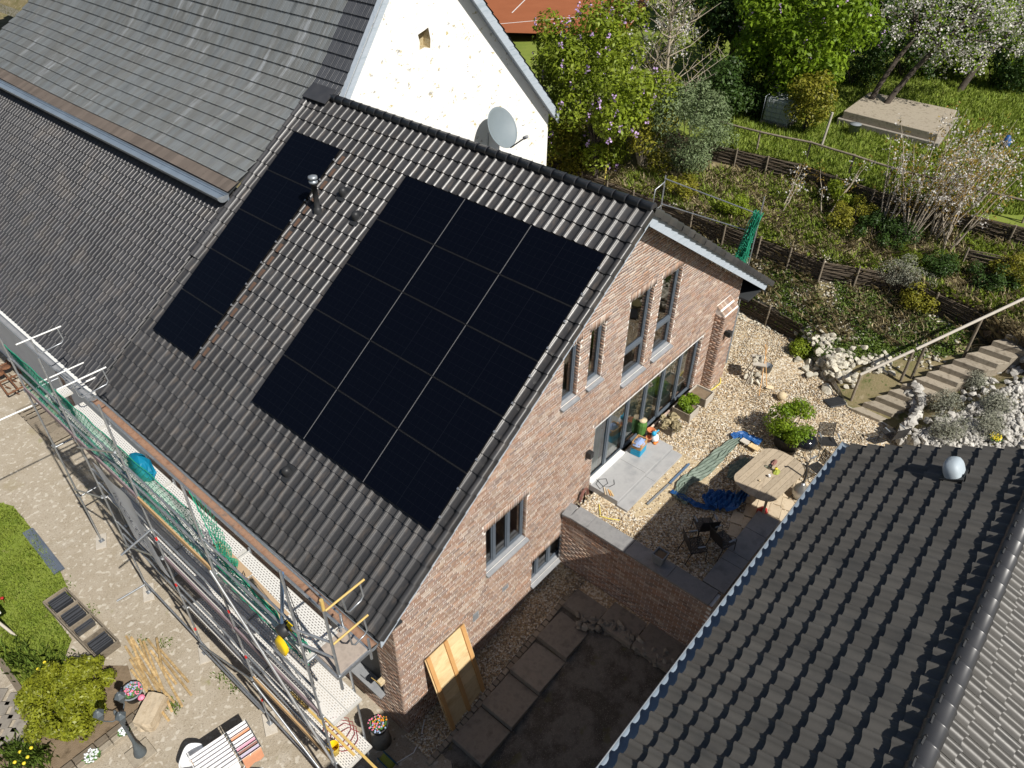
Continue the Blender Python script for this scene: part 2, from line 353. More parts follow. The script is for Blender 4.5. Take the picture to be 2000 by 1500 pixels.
# barge boards
def along(x): return RZ - (RX - x) * ST / CT if x < RX else RZ - (x - RX) * RSL
mb = MB()
for (xa, xb) in ((-0.62, RX), (RX, 16.6)):
    za, zb = along(xa), along(xb); t = .07; w = .36 if xb > RX else .30
    P = [(xa, YV + .035, za - t), (xb, YV + .035, zb - t), (xb, YV + .035, zb - t - w), (xa, YV + .035, za - t - w)]
    Q = [(p[0], YV + .075, p[2]) for p in P]
    if xb > RX: P[3] = (xa, YV + .035, za - t - w); P[2] = (xb - .25, YV + .035, zb - t - w + .2); Q[2] = (xb - .25, YV + .075, zb - t - w + .2)
    m2 = MB(); m2.add(P + Q, [(0, 3, 2, 1), (4, 5, 6, 7), (0, 1, 5, 4), (3, 7, 6, 2), (1, 2, 6, 5), (0, 4, 7, 3)]); m2.build('barge_board', 'barge_paint', house)
mb = MB()
for (xa, xb) in ((-0.55, RX), (RX, 16.3)):
    za, zb = along(xa) - .3, along(xb) - .3
    mb.add([(xa, YV + .08, za), (xb, YV + .08, zb), (xb, .06, zb), (xa, .06, za)], [(3, 2, 1, 0)])
mb.build('verge_soffit', 'soffit_dark', house)
# eave soffit boxes
mb = MB(); mb.box(-.55, 0.03, YV + .1, YS, along(-.55) - .32, along(-.55) - .26); mb.build('eave_soffit', 'soffit_dark', house)
mb = MB(); mb.box(15.25, 16.45, YV + .1, 10, along(16.4) - .34, along(16.4) - .27); mb.build('far_eave_soffit', 'soffit_dark', house)
# half-round gutter
def gutter(name, a, b, r, parent, inside='gutter_inside', outm='zinc'):
    a = np.array(a, float); b = np.array(b, float); d = (b - a) / np.linalg.norm(b - a); s = np.array([d[1], -d[0], 0])
    for nm, rr, m, o in ((name, r, outm, 1), ('gutter_bed', r * .93, inside, .55)):
        P = []
        for p in (a, b):
            P.append([p + s * rr * math.cos(t) + np.array([0, 0, rr * math.sin(t) * (1 if o == 1 else .75)]) for t in [PI + PI * k / 10 for k in range(11)]])
        m2 = MB(); m2.grid(P)
        if o == 1:
            for p in (a, b): m2.add([p + s * rr * math.cos(t) + np.array([0, 0, rr * math.sin(t)]) for t in [PI + PI * k / 10 for k in range(11)]], [tuple(range(11))])
            m2.tube([a - s * rr, b - s * rr], .012, 6); m2.tube([a + s * rr, b + s * rr], .012, 6)
        m2.build(nm, m, parent)
gz = along(-0.68) - .06
gutter('gutter', (-.80, YV + .02, gz), (-.80, YS - .1, gz), .11, house)
mb = MB(); mb.tube([(15.35, -.02, 5.4), (15.33, -.05, 3.1)], .05, 8); mb.build('downpipe', 'zinc', house)

# ---- gable wall: mortar bed with openings, bricks proud of it
OPEN = [(5.64, 6.25, 7.22, 8.83), (6.66, 7.26, 7.22, 8.86), (8.32, 9.40, 6.34, 8.90), (9.81, 10.82, 6.35, 8.88), (7.30, 13.04, 3.28, 5.47), (2.96, 4.48, 3.57, 5.11), (4.80, 6.32, 1.24, 2.20)]
XL, XR = 0.0, 15.25
def roof_under(x): return along(x) - 0.22
def wall_cells(opens, x0, x1, z0, z1):
    xs = sorted({x0, x1, RX} | {o[0] for o in opens} | {o[1] for o in opens}); zs = sorted({z0, z1} | {o[2] for o in opens} | {o[3] for o in opens})
    for a, b in zip(xs, xs[1:]):
        for c, d in zip(zs, zs[1:]):
            mx, mz = (a + b) / 2, (c + d) / 2
            if any(o[0] < mx < o[1] and o[2] < mz < o[3] for o in opens): continue
            yield a, b, c, d
bm = bmesh.new()
for a, b, c, d in wall_cells(OPEN, XL + .01, XR, -0.6, 11.6):
    bm.faces.new([bm.verts.new(p) for p in ((a, .003, c), (b, .003, c), (b, .003, d), (a, .003, d))])
for (xa, xb) in ((-1, RX), (RX, 17)):
    pn = Vector((-(along(xb) - along(xa)), 0, xb - xa)).normalized()
    g = bm.verts[:] + bm.edges[:] + bm.faces[:]
    keep = None
    bmesh.ops.bisect_plane(bm, geom=g, plane_co=(xa, 0, along(xa) - .2), plane_no=pn, clear_outer=True)
me = bpy.data.meshes.new('gable_wall'); bm.to_mesh(me); bm.free(); me.materials.append(MATS['mortar'])
gable = inst('gable_wall', me, Matrix.Translation((0, 0, 0)), house)
def window_zone(x, z):
    for o in OPEN:
        if o[0] - .001 < x < o[1] + .001 and o[2] - .001 < z < o[3] + .001: return True
    return False
BH, BLn = 0.0665, 0.229; CH, CL = 0.0833, 0.247
brickm = MB().box(-BLn / 2, BLn / 2, -.004, .05, -BH / 2, BH / 2).mesh('brick', 'brick')
halfm = MB().box(-.0555, .0555, -.004, .05, -BH / 2, BH / 2).mesh('brick', 'brick')
def lay_bricks(parent, spots, name='brick', nobj=300):
    """spots: (centre, length, ux, uz, depth dir) -> the largest 300 as objects, the rest joined"""
    C = np.array([s[0] for s in spots]); d = np.linalg.norm(C - CAM, axis=1); order = np.argsort(d)
    full = [i for i in order if spots[i][1] in ('f', 'h')][:nobj]; fs = set(full)
    for i in full:
        c, t, ux, uy, uz = spots[i]
        inst(name, brickm if t == 'f' else halfm, frame_mat(np.array(c) + np.array(uy) * RNG.uniform(-.004, .003), ux, uy, uz), parent)
    V = []; F = []; k = 0
    for i in range(len(spots)):
        if i in fs: continue
        c, t, ux, uy, uz = spots[i]; L = BLn if t == 'f' else .111 if t == 'h' else t
        c = np.array(c) + np.array(uy) * RNG.uniform(-.005, .003); R = np.array([ux, uy, uz])
        h = RNG.uniform(.96, 1.03) * BH
        q = np.array([(-L / 2, 0, -h / 2), (L / 2, 0, -h / 2), (L / 2, 0, h / 2), (-L / 2, 0, h / 2), (-L / 2, .05, -h / 2), (L / 2, .05, -h / 2), (L / 2, .05, h / 2), (-L / 2, .05, h / 2)])
        V.append(c + q @ R); F += [(k, k + 1, k + 2, k + 3), (k + 1, k + 5, k + 6, k + 2), (k + 4, k, k + 3, k + 7), (k + 3, k + 2, k + 6, k + 7), (k + 4, k + 5, k + 1, k)]; k += 8
    if V: tag(npobj(name + '_field', np.concatenate(V), np.array(F), 'brick', parent), kind='stuff')
ex, ey, ez = (1, 0, 0), (0, 1, 0), (0, 0, 1)
spots = []
lint = []     # soldier course zones above openings
for o in OPEN: lint.append((o[0] - .08, o[1] + .08, o[3], o[3] + .25))
nz = 0; z = -0.25
while z < 11.5:
    off = (nz % 2) * CL / 2 + (0.06 if nz % 3 == 0 else 0)
    x = XL + .0 - off
    cells = []
    while x < XR:
        a, b = max(x, XL), min(x + CL, XR); x += CL
        if b - a < .06: continue
        cells.append((a, b))
    for a, b in cells:
        segs = [(a, b)]
        for (l, r, lo, hi) in [q for q in [(o[0], o[1], o[2], o[3]) for o in OPEN] + lint if q[2] - .03 < z < q[3] - .01]:
            ns = []
            for (p, q) in segs:
                if q <= l or p >= r: ns.append((p, q)); continue
                if p < l: ns.append((p, l))
                if q > r: ns.append((r, q))
            segs = ns
        for (p, q) in segs:
            L = q - p - (CL - BLn)
            if L < .04: continue
            if z + .05 > min(roof_under(p), roof_under(q)) : continue
            t = 'f' if abs(L - BLn) < .004 else L
            spots.append((((p + q) / 2, -.004, z), t, ex, ey, ez))
    z += CH; nz += 1
for (l, r, lo, hi) in lint:
    n = int((r - l) / .083); w = (r - l) / n
    for k in range(n):
        x = l + (k + .5) * w
        if hi + .02 > roof_under(x): continue
        spots.append(((x, -.005, (lo + hi) / 2 + .002), 'f', ez, ey, (-1, 0, 0)))
lay_bricks(gable, spots)
# reveals: right side of each opening shows brick ends
rev = []; mb = MB()
for o in OPEN:
    dpt = .19
    mb.add([(o[1] + .004, 0.012, o[2]), (o[1] + .004, dpt, o[2]), (o[1] + .004, dpt, o[3]), (o[1] + .004, .012, o[3])], [(0, 3, 2, 1)])
    mb.add([(o[0] - .004, 0.012, o[2]), (o[0] - .004, dpt, o[2]), (o[0] - .004, dpt, o[3]), (o[0] - .004, .012, o[3])], [(0, 1, 2, 3)])
    mb.add([(o[0], .012, o[3]), (o[1], .012, o[3]), (o[1], dpt, o[3]), (o[0], dpt, o[3])], [(0, 1, 2, 3)])
    z = o[2] + .045; k = 0
    while z < o[3] - .03:
        L = .155 if k % 2 else .11
        rev.append(((o[1] - .006, .0 + L / 2 + .004, z), L, (0, 1, 0), (1, 0, 0), (0, 0, 1)))
        z += CH; k += 1
mb.build('reveal', 'mortar', gable)
lay_bricks(gable, rev, 'reveal_brick', 0)
# buttress at the corner
bx0, bx1, by, bz0, bz1 = 13.62, 14.5, -.35, 2.9, 6.0
mb = MB(); mb.add([(bx0 + .01, by + .012, bz0), (bx1 - .01, by + .012, bz0), (bx1 - .01, .02, bz0), (bx0 + .01, .02, bz0), (bx0 + .01, by + .012, bz1), (bx1 - .01, by + .012, bz1), (bx1 - .01, .02, bz1 + .3), (bx0 + .01, .02, bz1 + .3)],
                  [(0, 1, 5, 4), (1, 2, 6, 5), (3, 0, 4, 7), (4, 5, 6, 7)])
butt = mb.build('buttress', 'mortar', house)
sp = []; z = bz0 + .05; k = 0
while z < bz1 - .02:
    x = bx0 - (CL / 2 if k % 2 else 0)
    while x < bx1:
        a, b = max(x, bx0), min(x + CL, bx1); x += CL
        if b - a - .012 > .04: sp.append((((a + b) / 2, by, z), 'f' if abs(b - a - CL) < .004 else b - a - .012, ex, ey, ez))
    yy = by + .06
    for L in ((.235, .1) if k % 2 else (.11, .225)):
        sp.append(((bx0, by + .004 + (L / 2 if L in (.235, .11) else .35 - L / 2), z), L, (0, -1, 0), (1, 0, 0), ez)); 
    z += CH; k += 1
for k in range(12):
    for j in range(2): sp.append(((bx0 + .036 + k * .0735, by + .09 + j * .17, bz1 + .012 + (.09 + j * .17) * .857), .16, np.array((0, .759, .651)), (0, .651, -.759), (1, 0, 0)))
lay_bricks(butt, sp, 'brick', 120)

# ---- left wall (under the eave)
mb = MB(); mb.add([(.012, 0.01, -.6), (.012, 9.2, -.6), (.012, 9.2, 5.35), (.012, 0.01, 5.35)], [(3, 2, 1, 0)])
SW = (0.75, 2.6, 1.1, 3.3)
mbw = MB()
for a, b, c, d in [(0.01, SW[0], -.6, 5.35), (SW[1], 11.4, -.6, 5.35), (SW[0], SW[1], -.6, SW[2]), (SW[0], SW[1], SW[3], 5.35)]:
    mbw.add([(.003, a, c), (.003, b, c), (.003, b, d), (.003, a, d)], [(3, 2, 1, 0)])
side = mbw.build('side_wall', 'mortar', house)
sp = []; z = -.25; k = 0
while z < 5.3:
    y = (-(CL / 2) if k % 2 == 0 else 0)
    while y < 11.3:
        a, b = max(y, .0), y + CL; y += CL
        segs = [(a, b)]
        if SW[2] - .03 < z < SW[3] + .22:
            ns = []
            for p, q in segs:
                if q <= SW[0] or p >= SW[1]: ns.append((p, q)); continue
                if p < SW[0]: ns.append((p, SW[0]))
                if q > SW[1]: ns.append((SW[1], q))
            segs = ns
        for p, q in segs:
            L = q - p - .012
            if L > .04: sp.append(((-.004, (p + q) / 2, z), 'f' if abs(q - p - CL) < .003 else L, (0, -1, 0), (1, 0, 0), ez))
    z += CH; k += 1
n = 22
for j in range(n): sp.append(((-.005, SW[0] + (j + .5) * (SW[1] - SW[0]) / n, SW[3] + .12), 'f', ez, (1, 0, 0), (0, 1, 0)))
lay_bricks(side, sp, 'brick', 300)

mb = MB(); mb.box(.16, .2, SW[0], SW[1], SW[2], SW[3]); pn_ = mb.build('side_window', 'black_plastic', house)
mb = MB(); mb.box(-.16, .16, SW[0] - .04, SW[1] + .04, SW[2] - .05, SW[2] - .005); mb.build('sill', 'sill_stone', pn_)
mb = MB(); mb.box(.0, .16, SW[0] - .003, SW[0] + .003, SW[2], SW[3]); mb.box(.0, .16, SW[1] - .003, SW[1] + .003, SW[2], SW[3]); mb.build('reveal', 'mortar', pn_)
# far walls so that the house is closed
mb = MB(); mb.add([(XR, .012, 2.4), (XR, 10.4, 2.4), (XR, 10.4, 6.5), (XR, .012, 6.5)], [(0, 1, 2, 3)]); mb.build('far_wall', 'mortar', house)

# ---- windows
def window(o, parts, zbar=None, sill=True, gl='window_glass', fw=.06, label=None, dep=.15, mull=.05):
    """parts: x positions of mullions (fractions)"""
    x0, x1, z0, z1 = o; y = dep
    m = MB(); m.box(x0, x0 + fw, y - .035, y + .035, z0, z1); m.box(x1 - fw, x1, y - .035, y + .035, z0, z1); m.box(x0 + fw, x1 - fw, y - .035, y + .035, z0, z0 + fw); m.box(x0 + fw, x1 - fw, y - .035, y + .035, z1 - fw, z1)
    w = m.build('window', 'frame_grey', house, bevel=.006)
    xs = [x0 + fw] + [x0 + (x1 - x0) * p for p in parts] + [x1 - fw]
    for p in parts:
        c = x0 + (x1 - x0) * p; MB().box(c - mull, c + mull, y - .045, y + .03, z0 + fw, z1 - fw).build('mullion', 'frame_grey', w, bevel=.006)
    zs = [z0 + fw] + ([zbar] if zbar else []) + [z1 - fw]
    if zbar: MB().box(x0 + fw, x1 - fw, y - .06, y + .03, zbar - .06, zbar + .06).build('transom', 'frame_grey', w, bevel=.006)
    for i in range(len(xs) - 1):
        for j in range(len(zs) - 1):
            a = xs[i] + (mull if i > 0 else 0); b = xs[i + 1] - (mull if i < len(parts) else 0); c = zs[j] + (.06 if j > 0 else 0); d = zs[j + 1] - (.06 if zbar and j == 0 else 0)
            q = .035
            MB().box(a, a + q, y - .02, y + .02, c, d).box(b - q, b, y - .02, y + .02, c, d).box(a + q, b - q, y - .02, y + .02, c, c + q).box(a + q, b - q, y - .02, y + .02, d - q, d).build('sash', 'frame_grey', w)
            MB().add([(a + q, y + .004, c + q), (b - q, y + .004, c + q), (b - q, y + .004, d - q), (a + q, y + .004, d - q)], [(0, 1, 2, 3)]).build('pane', gl, w)
    if sill:
        MB().add([(x0 - .03, -.1, z0 - .055), (x1 + .03, -.1, z0 - .055), (x1 + .03, y - .03, z0 + .01), (x0 - .03, y - .03, z0 + .01), (x0 - .03, -.1, z0 - .1), (x1 + .03, -.1, z0 - .1), (x1 + .03, .03, z0 - .1), (x0 - .03, .03, z0 - .1)],
                 [(0, 1, 2, 3), (0, 4, 5, 1), (1, 5, 6, 2), (0, 3, 7, 4)]).build('sill', 'sill_stone', w)
    return w
w1 = window(OPEN[0], []); w2 = window(OPEN[1], []); w3 = window(OPEN[2], [], zbar=7.2); w4 = window(OPEN[3], [], zbar=7.2)
rb = window(OPEN[4], [.155, .32, .485, .655, .83], sill=False, fw=.07, mull=.055)
MB().box(7.26, 13.06, -.012, .02, 5.455, 5.50).build('lintel_rail', 'white_trim', rb)
MB().box(7.30, 9.0, -.06, .1, 3.285, 3.40).build('threshold', 'white_trim', rb)
lw = window(OPEN[5], [.27, .62]); bw = window(OPEN[6], [.25, .6])
# rooms behind the glass
mb = MB(); mb.box(4.9, 11.6, .25, 3.2, 6.0, 9.3); mb.f = [f[::-1] for i, f in enumerate(mb.f) if i != 2]; mb.s = mb.s[1:]; mb.build('room_shell', 'interior', house)
mb = MB(); mb.box(7.1, 13.3, .25, 4.5, 3.2, 5.8); mb.f = [f[::-1] for i, f in enumerate(mb.f) if i != 2]; mb.s = mb.s[1:]; mb.build('room_shell', 'interior', house)
mb = MB(); mb.box(7.15, 13.25, .3, 4.4, 3.21, 3.23); mb.build('room_floor', 'interior_floor', house)
mb = MB(); mb.box(5.0, 11.5, .3, 3.1, 6.02, 6.03); mb.build('room_floor', 'interior_floor', house)
mb = MB(); mb.box(2.6, 4.9, .25, 3.2, 2.9, 5.6); mb.f = [f[::-1] for i, f in enumerate(mb.f) if i != 2]; mb.s = mb.s[1:]; mb.build('room_shell', 'interior', house)
mb = MB(); mb.box(4.7, 6.45, .25, 2.2, .6, 2.6); mb.f = [f[::-1] for i, f in enumerate(mb.f) if i != 2]; mb.s = mb.s[1:]; mb.build('room_shell', 'interior', house)
def curtain(x0, x1, z0, z1, y=.34):
    n = int((x1 - x0) / .03); P = []
    for z in (z0, z1): P.append([(x0 + (x1 - x0) * i / n, y + .035 * math.sin(i * 1.35) + .012 * math.sin(i * .37), z) for i in range(n + 1)])
    MB().grid(P).build('curtain', 'curtain', house)
for a, b in ((7.32, 8.1), (8.45, 9.1), (9.15, 9.95), (10.02, 10.9), (10.95, 11.9), (12.0, 12.7)): curtain(a, b, 3.3, 5.6, .27)
mb = MB(); mb.box(7.95, 8.5, .5, .95, 3.24, 4.3); mb.build('cabinet', 'white_trim', house)
# wall vents
for (x0, x1, z0, z1) in ((3.56, 3.78, 2.2, 2.35), (2.43, 2.63, 2.12, 2.4)):
    v = MB().box(x0, x1, -.025, .01, z0, z1).build('wall_vent', 'zinc', house); MB().box(x0 + .03, x1 - .03, -.029, -.02, z0 + .03, z1 - .03).build('vent_plate', 'sill_stone', v)

# ---- roof fittings
def onroof(u, v, off=0.0):   # u in m from the array's ridge-side far corner towards the gable, v down the slope
    return RP + np.array([0, -u, 0]) + vdn * v + nrm * off
vb = atRoof(621, 412, -.10); vt = atX(620, 362, vb[0])
mb = MB(); mb.lathe(vb, [(.12, -.1), (.115, .05), (.09, .1), (.075, .12), (.075, .72), (.08, .72), (.08, .78)], 16)
vp_ = mb.build('vent_pipe', 'black_plastic', house)
MB().lathe(vb + np.array([0, 0, .78]), [(.075, 0), (.12, .02), (.12, .07), (.09, .08), (.09, .12), (.13, .14), (.12, .2), (.03, .22), (.0, .22)], 16).build('vent_cap', 'zinc', vp_)
for q in ((672, 380), (697, 427), (563, 925)):
    p = atRoof(*q, -.1)
    A = np.array([vdn, udr, nrm]).T
    m = MB(); m.lathe(p, [(.11, -.05), (.11, .1), (.1, .16), (.075, .2), (.03, .22), (0, .22)], 12, axis=A @ np.array(Matrix.Rotation(-.35, 3, 'Y')))
    m.obox(p - nrm * .0, (.42, CW * .95, .05), A); m.build('tile_vent', 'black_plastic', house)
# ================================================================ solar panels
PW, PH = 1.742 * 1.2, 1.154 * 1.2
gp = .024
A3 = np.array([udr * -1, vdn, nrm])      # local x towards the gable, y down the slope
def _pl(mb): return mb
pf = MB(); w, h, t = PW - gp, PH - gp, .04
for a, b, c, d in ((0, w, 0, .012), (0, w, h - .012, h), (0, .012, .012, h - .012), (w - .012, w, .012, h - .012)): pf.box(a, b, c, d, -t, 0)
pf_me = pf.mesh('frame', 'panel_frame')
pg_me = MB().box(.012, w - .012, .012, h - .012, -.03, -.003).mesh('glass', 'panel_cell')
pl = MB()
for k in range(1, 6): yy = .02 + (h - .04) * k / 6; pl.box(.03, w - .03, yy - .0025, yy + .0025, -.0035, -.0022)
for k in range(1, 12):
    xx = .02 + (w - .04) * k / 12; q = .006 if k == 6 else .0015; pl.box(xx - q, xx + q, .03, h - .03, -.0036, -.0024)
pl_me = pl.mesh('cell_lines', 'panel_line')
pr_me = MB().box(-gp + .004, -gp + .009, .0, h, -.02, -.001).box(-.009, -.004, .0, h, -.02, -.001).mesh('edge_trim', 'trim_grey')
ph_me = MB().box(0, w, -gp + .003, -gp + .008, -.02, .0005).box(0, w, -.008, -.003, -.02, .0005).mesh('row_lit_edge', 'lit_edge_grey')  # added grey strips: light caught by the frames' top edges, put into colour
pc_me = MB().obox((w + .02, h * .25, .004), (.035, .05, .02)).obox((w + .02, h * .75, .004), (.035, .05, .02)).mesh('clamp', 'alu')
rail_me = MB().box(-.02, w + .02, h * .25 - .02, h * .25 + .02, -.1, -.041).box(-.02, w + .02, h * .75 - .02, h * .75 + .02, -.1, -.041).mesh('mounting_rail', 'alu')
ordn = ['top', 'second', 'third', 'fourth', 'bottom']
def panel(u, v, label, grp, trim, clamp):
    o = RP + np.array([0, -u * PW, 0]) + vdn * (v * PH)
    M = Matrix(((A3[0][0], A3[1][0], -nrm[0], o[0]), (A3[0][1], A3[1][1], -nrm[1], o[1]), (A3[0][2], A3[1][2], -nrm[2], o[2]), (0, 0, 0, 1)))
    M = frame_mat(o, A3[0], A3[1], nrm)
    t = bpy.data.objects.new('solar_panel', None); t.empty_display_size = .2; _place(t, M, None); tag(t, label, 'solar panel', grp)
    for nm, me in (('frame', pf_me), ('glass', pg_me), ('cell_lines', pl_me), ('mounting_rail', rail_me)) + ((('edge_trim', pr_me),) if trim else ()) + ((('row_lit_edge', ph_me),) if v > 0 else ()) + ((('clamp', pc_me),) if clamp else ()): inst(nm, me, M, t)
wc = ['column farthest from the gable', 'middle column', 'column beside the verge']
for r in range(5):
    for c in range(3):
        panel(c, r, 'black solar panel, %s row of the large array, %s' % (ordn[r], wc[c]), 'black solar panels of the large array', c > 0, c == 2)
    panel(-2.25, r, 'black solar panel of the narrow strip, %s row from the ridge' % ordn[r], 'black solar panels of the narrow strip', False, True)
# bare rusty battens showing along the strip
for r in range(17):
    p = RP + np.array([0, 1.25 * PW - .16, 0]) + vdn * (.25 + r * RL) - nrm * .085
    MB().obox(p, (.26, .13, .02), np.array([vdn, udr, nrm]).T).build('rusty_flashing', 'rust_tile', house)

# ================================================================ outbuilding with the lower roof
outb = thing('outbuilding', (2, 19, 0), 'long low outbuilding with narrow dark tiles between brick house and barn', 'outbuilding')
YE = 31.0
cw2, rl2 = .215, .345
PN2 = [(0, 0.002), (0.009, 0.02), (0.019, 0.034), (0.032, 0.041), (0.046, 0.036), (0.06, 0.012), (0.076, 0.0), (0.15, -0.002), (0.2, 0.004), (0.222, 0.02)]
tm2 = tile_mesh('narrow_tile', [(u - cw2 / 2, h) for u, h in PN2], rl2, .024, 'roof_tile_plain', .044)
S0 = (RX - 4.55) / CT; S1 = (RX + .66) / CT
nr2 = int(round((S1 - S0) / rl2)); rl2 = (S1 - S0) / nr2
spots = []
for r in range(nr2 + 1):
    for c in range(int((YE - YS) / cw2)):
        spots.append(np.array([RX, YS + .12 + (c + .5) * cw2, RZ]) + vdn * (S0 + (r - .5) * rl2) - nrm * .01)
tile_field(outb, 'roof_slope', 'narrow_tile', tm2, spots, udr, vdn, 'roof_tile_plain')
mb = MB(); a = np.array([RX, 0, RZ]) + vdn * (S0 - .6) - nrm * .06; b = np.array([RX, 0, RZ]) + vdn * S1 - nrm * .06
mb.add([(a[0], YS, a[2]), (b[0], YS, b[2]), (b[0], YE, b[2]), (a[0], YE, a[2])], [(3, 2, 1, 0)]); mb.build('roof_underlay', 'soffit_dark', outb)
mb = MB(); mb.box(-.05, .05, YS, 16.9, -.3, b[2] - .05); mb.box(-.05, .05, 17.6, YE, -.3, b[2] - .05); mb.build('rendered_wall', 'render_wall', outb)
pier = MB().box(-.03, .2, 16.9, 17.6, -.3, b[2] - .05).build('brick_pier', 'mortar', outb)
sp = []; z = -.2; k = 0
while z < 5.2:
    for j in range(3): sp.append(((-.045, 16.9 + .115 + j * .233, z), .22, (0, -1, 0), (1, 0, 0), ez))
    z += CH; k += 1
lay_bricks(pier, sp, 'brick', 0)
mb = MB(); mb.box(-.75, -.02, YS + .1, YE, b[2] - .1, b[2] - .04); mb.build('eave_board', 'white_trim', outb)
gutter('gutter', (-.84, YS + .05, b[2] - .05), (-.84, YE, b[2] - .05), .085, outb, 'sill_stone')

# ================================================================ barn with the white gable
barn = thing('barn', (11.5, 20, 0), 'tall white plastered barn with weathered grey tiled roof', 'barn')
mb_ = bpy.data.materials['stucco']; nt = mb_.node_tree; L = nt.links; bs = nt.nodes['Principled BSDF']
g = nt.nodes.new('ShaderNodeNewGeometry'); n1 = nt.nodes.new('ShaderNodeTexNoise'); n1.inputs['Scale'].default_value = 3.4; n1.inputs['Detail'].default_value = 9; n1.inputs['Roughness'].default_value = .72
mp = nt.nodes.new('ShaderNodeMapping'); mp.inputs['Scale'].default_value = (1, 1, 1.6); L.new(g.outputs['Position'], mp.inputs['Vector']); L.new(mp.outputs[0], n1.inputs['Vector'])
r1 = nt.nodes.new('ShaderNodeValToRGB'); r1.color_ramp.elements[0].position = .6; r1.color_ramp.elements[1].position = .62; L.new(n1.outputs['Fac'], r1.inputs['Fac'])
n2 = nt.nodes.new('ShaderNodeTexNoise'); n2.inputs['Scale'].default_value = 9; L.new(g.outputs['Position'], n2.inputs['Vector'])
r2 = nt.nodes.new('ShaderNodeValToRGB'); r2.color_ramp.elements[0].position = .42; r2.color_ramp.elements[1].position = .58
r2.color_ramp.elements[0].color = (.52, .43, .2, 1); r2.color_ramp.elements[1].color = (.36, .35, .33, 1); L.new(n2.outputs['Fac'], r2.inputs['Fac'])
mx = nt.nodes.new('ShaderNodeMixRGB'); old = bs.inputs['Base Color'].links[0].from_socket
L.new(r1.outputs['Color'], mx.inputs[0]); L.new(old, mx.inputs[1]); L.new(r2.outputs['Color'], mx.inputs[2]); L.new(mx.outputs[0], bs.inputs['Base Color'])
GX, GZ = 4.75, 9.45; KX, KZ = 8.25, 11.58; AX, AZ = 11.66, 15.99; BX, BZ = 18.5, 8.75; YB = 10.5
# gable wall with the broken hole
HX0, HX1, HZ0, HZ1 = 11.5, 12.02, 12.25, 12.85
hole = [(11.53, 12.27), (11.75, 12.31), (12.0, 12.24), (12.03, 12.5), (11.96, 12.86), (11.78, 12.8), (11.5, 12.72), (11.56, 12.5)]
bm = bmesh.new()
outer = [(4.9, 0), (18.3, 0), (18.3, 8.95), (AX, AZ - .1), (7.9, 11.2), (4.9, 9.4)]
vo = [bm.verts.new((x, YB, z)) for x, z in outer]; vh = [bm.verts.new((x, YB, z)) for x, z in hole]
eo = [bm.edges.new((vo[i], vo[(i + 1) % len(vo)])) for i in range(len(vo))]; eh = [bm.edges.new((vh[i], vh[(i + 1) % len(vh)])) for i in range(len(vh))]
bmesh.ops.triangle_fill(bm, edges=eo + eh, use_beauty=True)
cx, cz = 11.77, 12.55
for f in [f for f in bm.faces if math.hypot(f.calc_center_median().x - cx, f.calc_center_median().z - cz) < .22 and all(v in vh for v in f.verts)]: bm.faces.remove(f)
for f in bm.faces:
    if f.normal.y > 0: f.normal_flip()
me = bpy.data.meshes.new('gable_wall'); bm.to_mesh(me); bm.free(); me.materials.append(MATS['stucco'])
bg_ = inst('gable_wall', me, Matrix.Translation((0, 0, 0)), barn)
mb = MB(); hb = [(cx + (x - cx) * .8, cz + (z - cz) * .8) for x, z in hole]; n = len(hole)
mb.add([(x, YB, z) for x, z in hole] + [(x, YB + .28, z) for x, z in hb], [(i, (i + 1) % n, (i + 1) % n + n, i + n) for i in range(n)] + [tuple(range(n, 2 * n))]); mb.build('broken_hole', 'bare_stone', bg_)
mb = MB(); mb.add([(18.3, YB, 0), (18.3, YE, 0), (18.3, YE, 8.9), (18.3, YB, 8.9)], [(0, 1, 2, 3)]); mb.add([(4.9, YS + .1, 0), (4.9, YE, 0), (4.9, YE, 9.4), (4.9, YS + .1, 9.4)], [(3, 2, 1, 0)]); mb.build('side_wall', 'stucco', barn)
# tiled slope in two pitches
RIB = [(0, .006), (.018, .02), (.036, .006), (.052, .0), (.07, .006), (.088, .02), (.106, .006), (.122, 0), (.14, .006), (.158, .02), (.176, .006), (.192, .0), (.212, .006)]
cw3 = .212
def bslope(x): 
    t = min(max((x - 6.6) / 2.6, 0), 1); t = t * t * (3 - 2 * t); return math.radians(29.5 + 23 * t)
RIB = [(u, h * 1.5) for u, h in RIB]
pr = [(GX - .06, GZ + .0)]
while pr[-1][0] < AX - .1:
    a_ = bslope(pr[-1][0]); pr.append((pr[-1][0] + .405 * math.cos(a_), pr[-1][1] + .405 * math.sin(a_)))
tm3 = tile_mesh('grooved_tile', [(u - cw3 / 2, h) for u, h in RIB], .405, .04, 'old_tile', .05)
tmb = tile_mesh('brown_tile', [(u - cw3 / 2, h) for u, h in RIB], .405, .04, 'brown_tile', .05)
tmc = tile_mesh('new_tile', [(u - cw3 / 2, h) for u, h in RIB], .405, .04, 'new_tile', .05)
A_, Av, B_, Bv, C_, Cv = [], [], [], [], [], []
for r in range(len(pr) - 1):
    (xa, za), (xb, zb) = pr[r], pr[r + 1]; L_ = math.hypot(xb - xa, zb - za); v3 = np.array([-(xb - xa) / L_, 0, -(zb - za) / L_])
    y0 = YS + .17 if xb < KX - .2 else YB - .02
    for c in range(int((YE - y0) / cw3)):
        p = np.array([(xa + xb) / 2, y0 + (c + .5) * cw3, (za + zb) / 2 + .03 * math.sin((y0 + c * cw3 - 11) * .42 + r * .1)])
        if r == 0: B_.append(p); Bv.append(v3)
        elif p[1] < YB + 1.35 and xb >= KX - .2: C_.append(p); Cv.append(v3)
        else: A_.append(p); Av.append(v3)
tile_field(barn, 'roof_slope', 'grooved_tile', tm3, A_, udr, Av, 'old_tile', nobj=300, jit=.012)
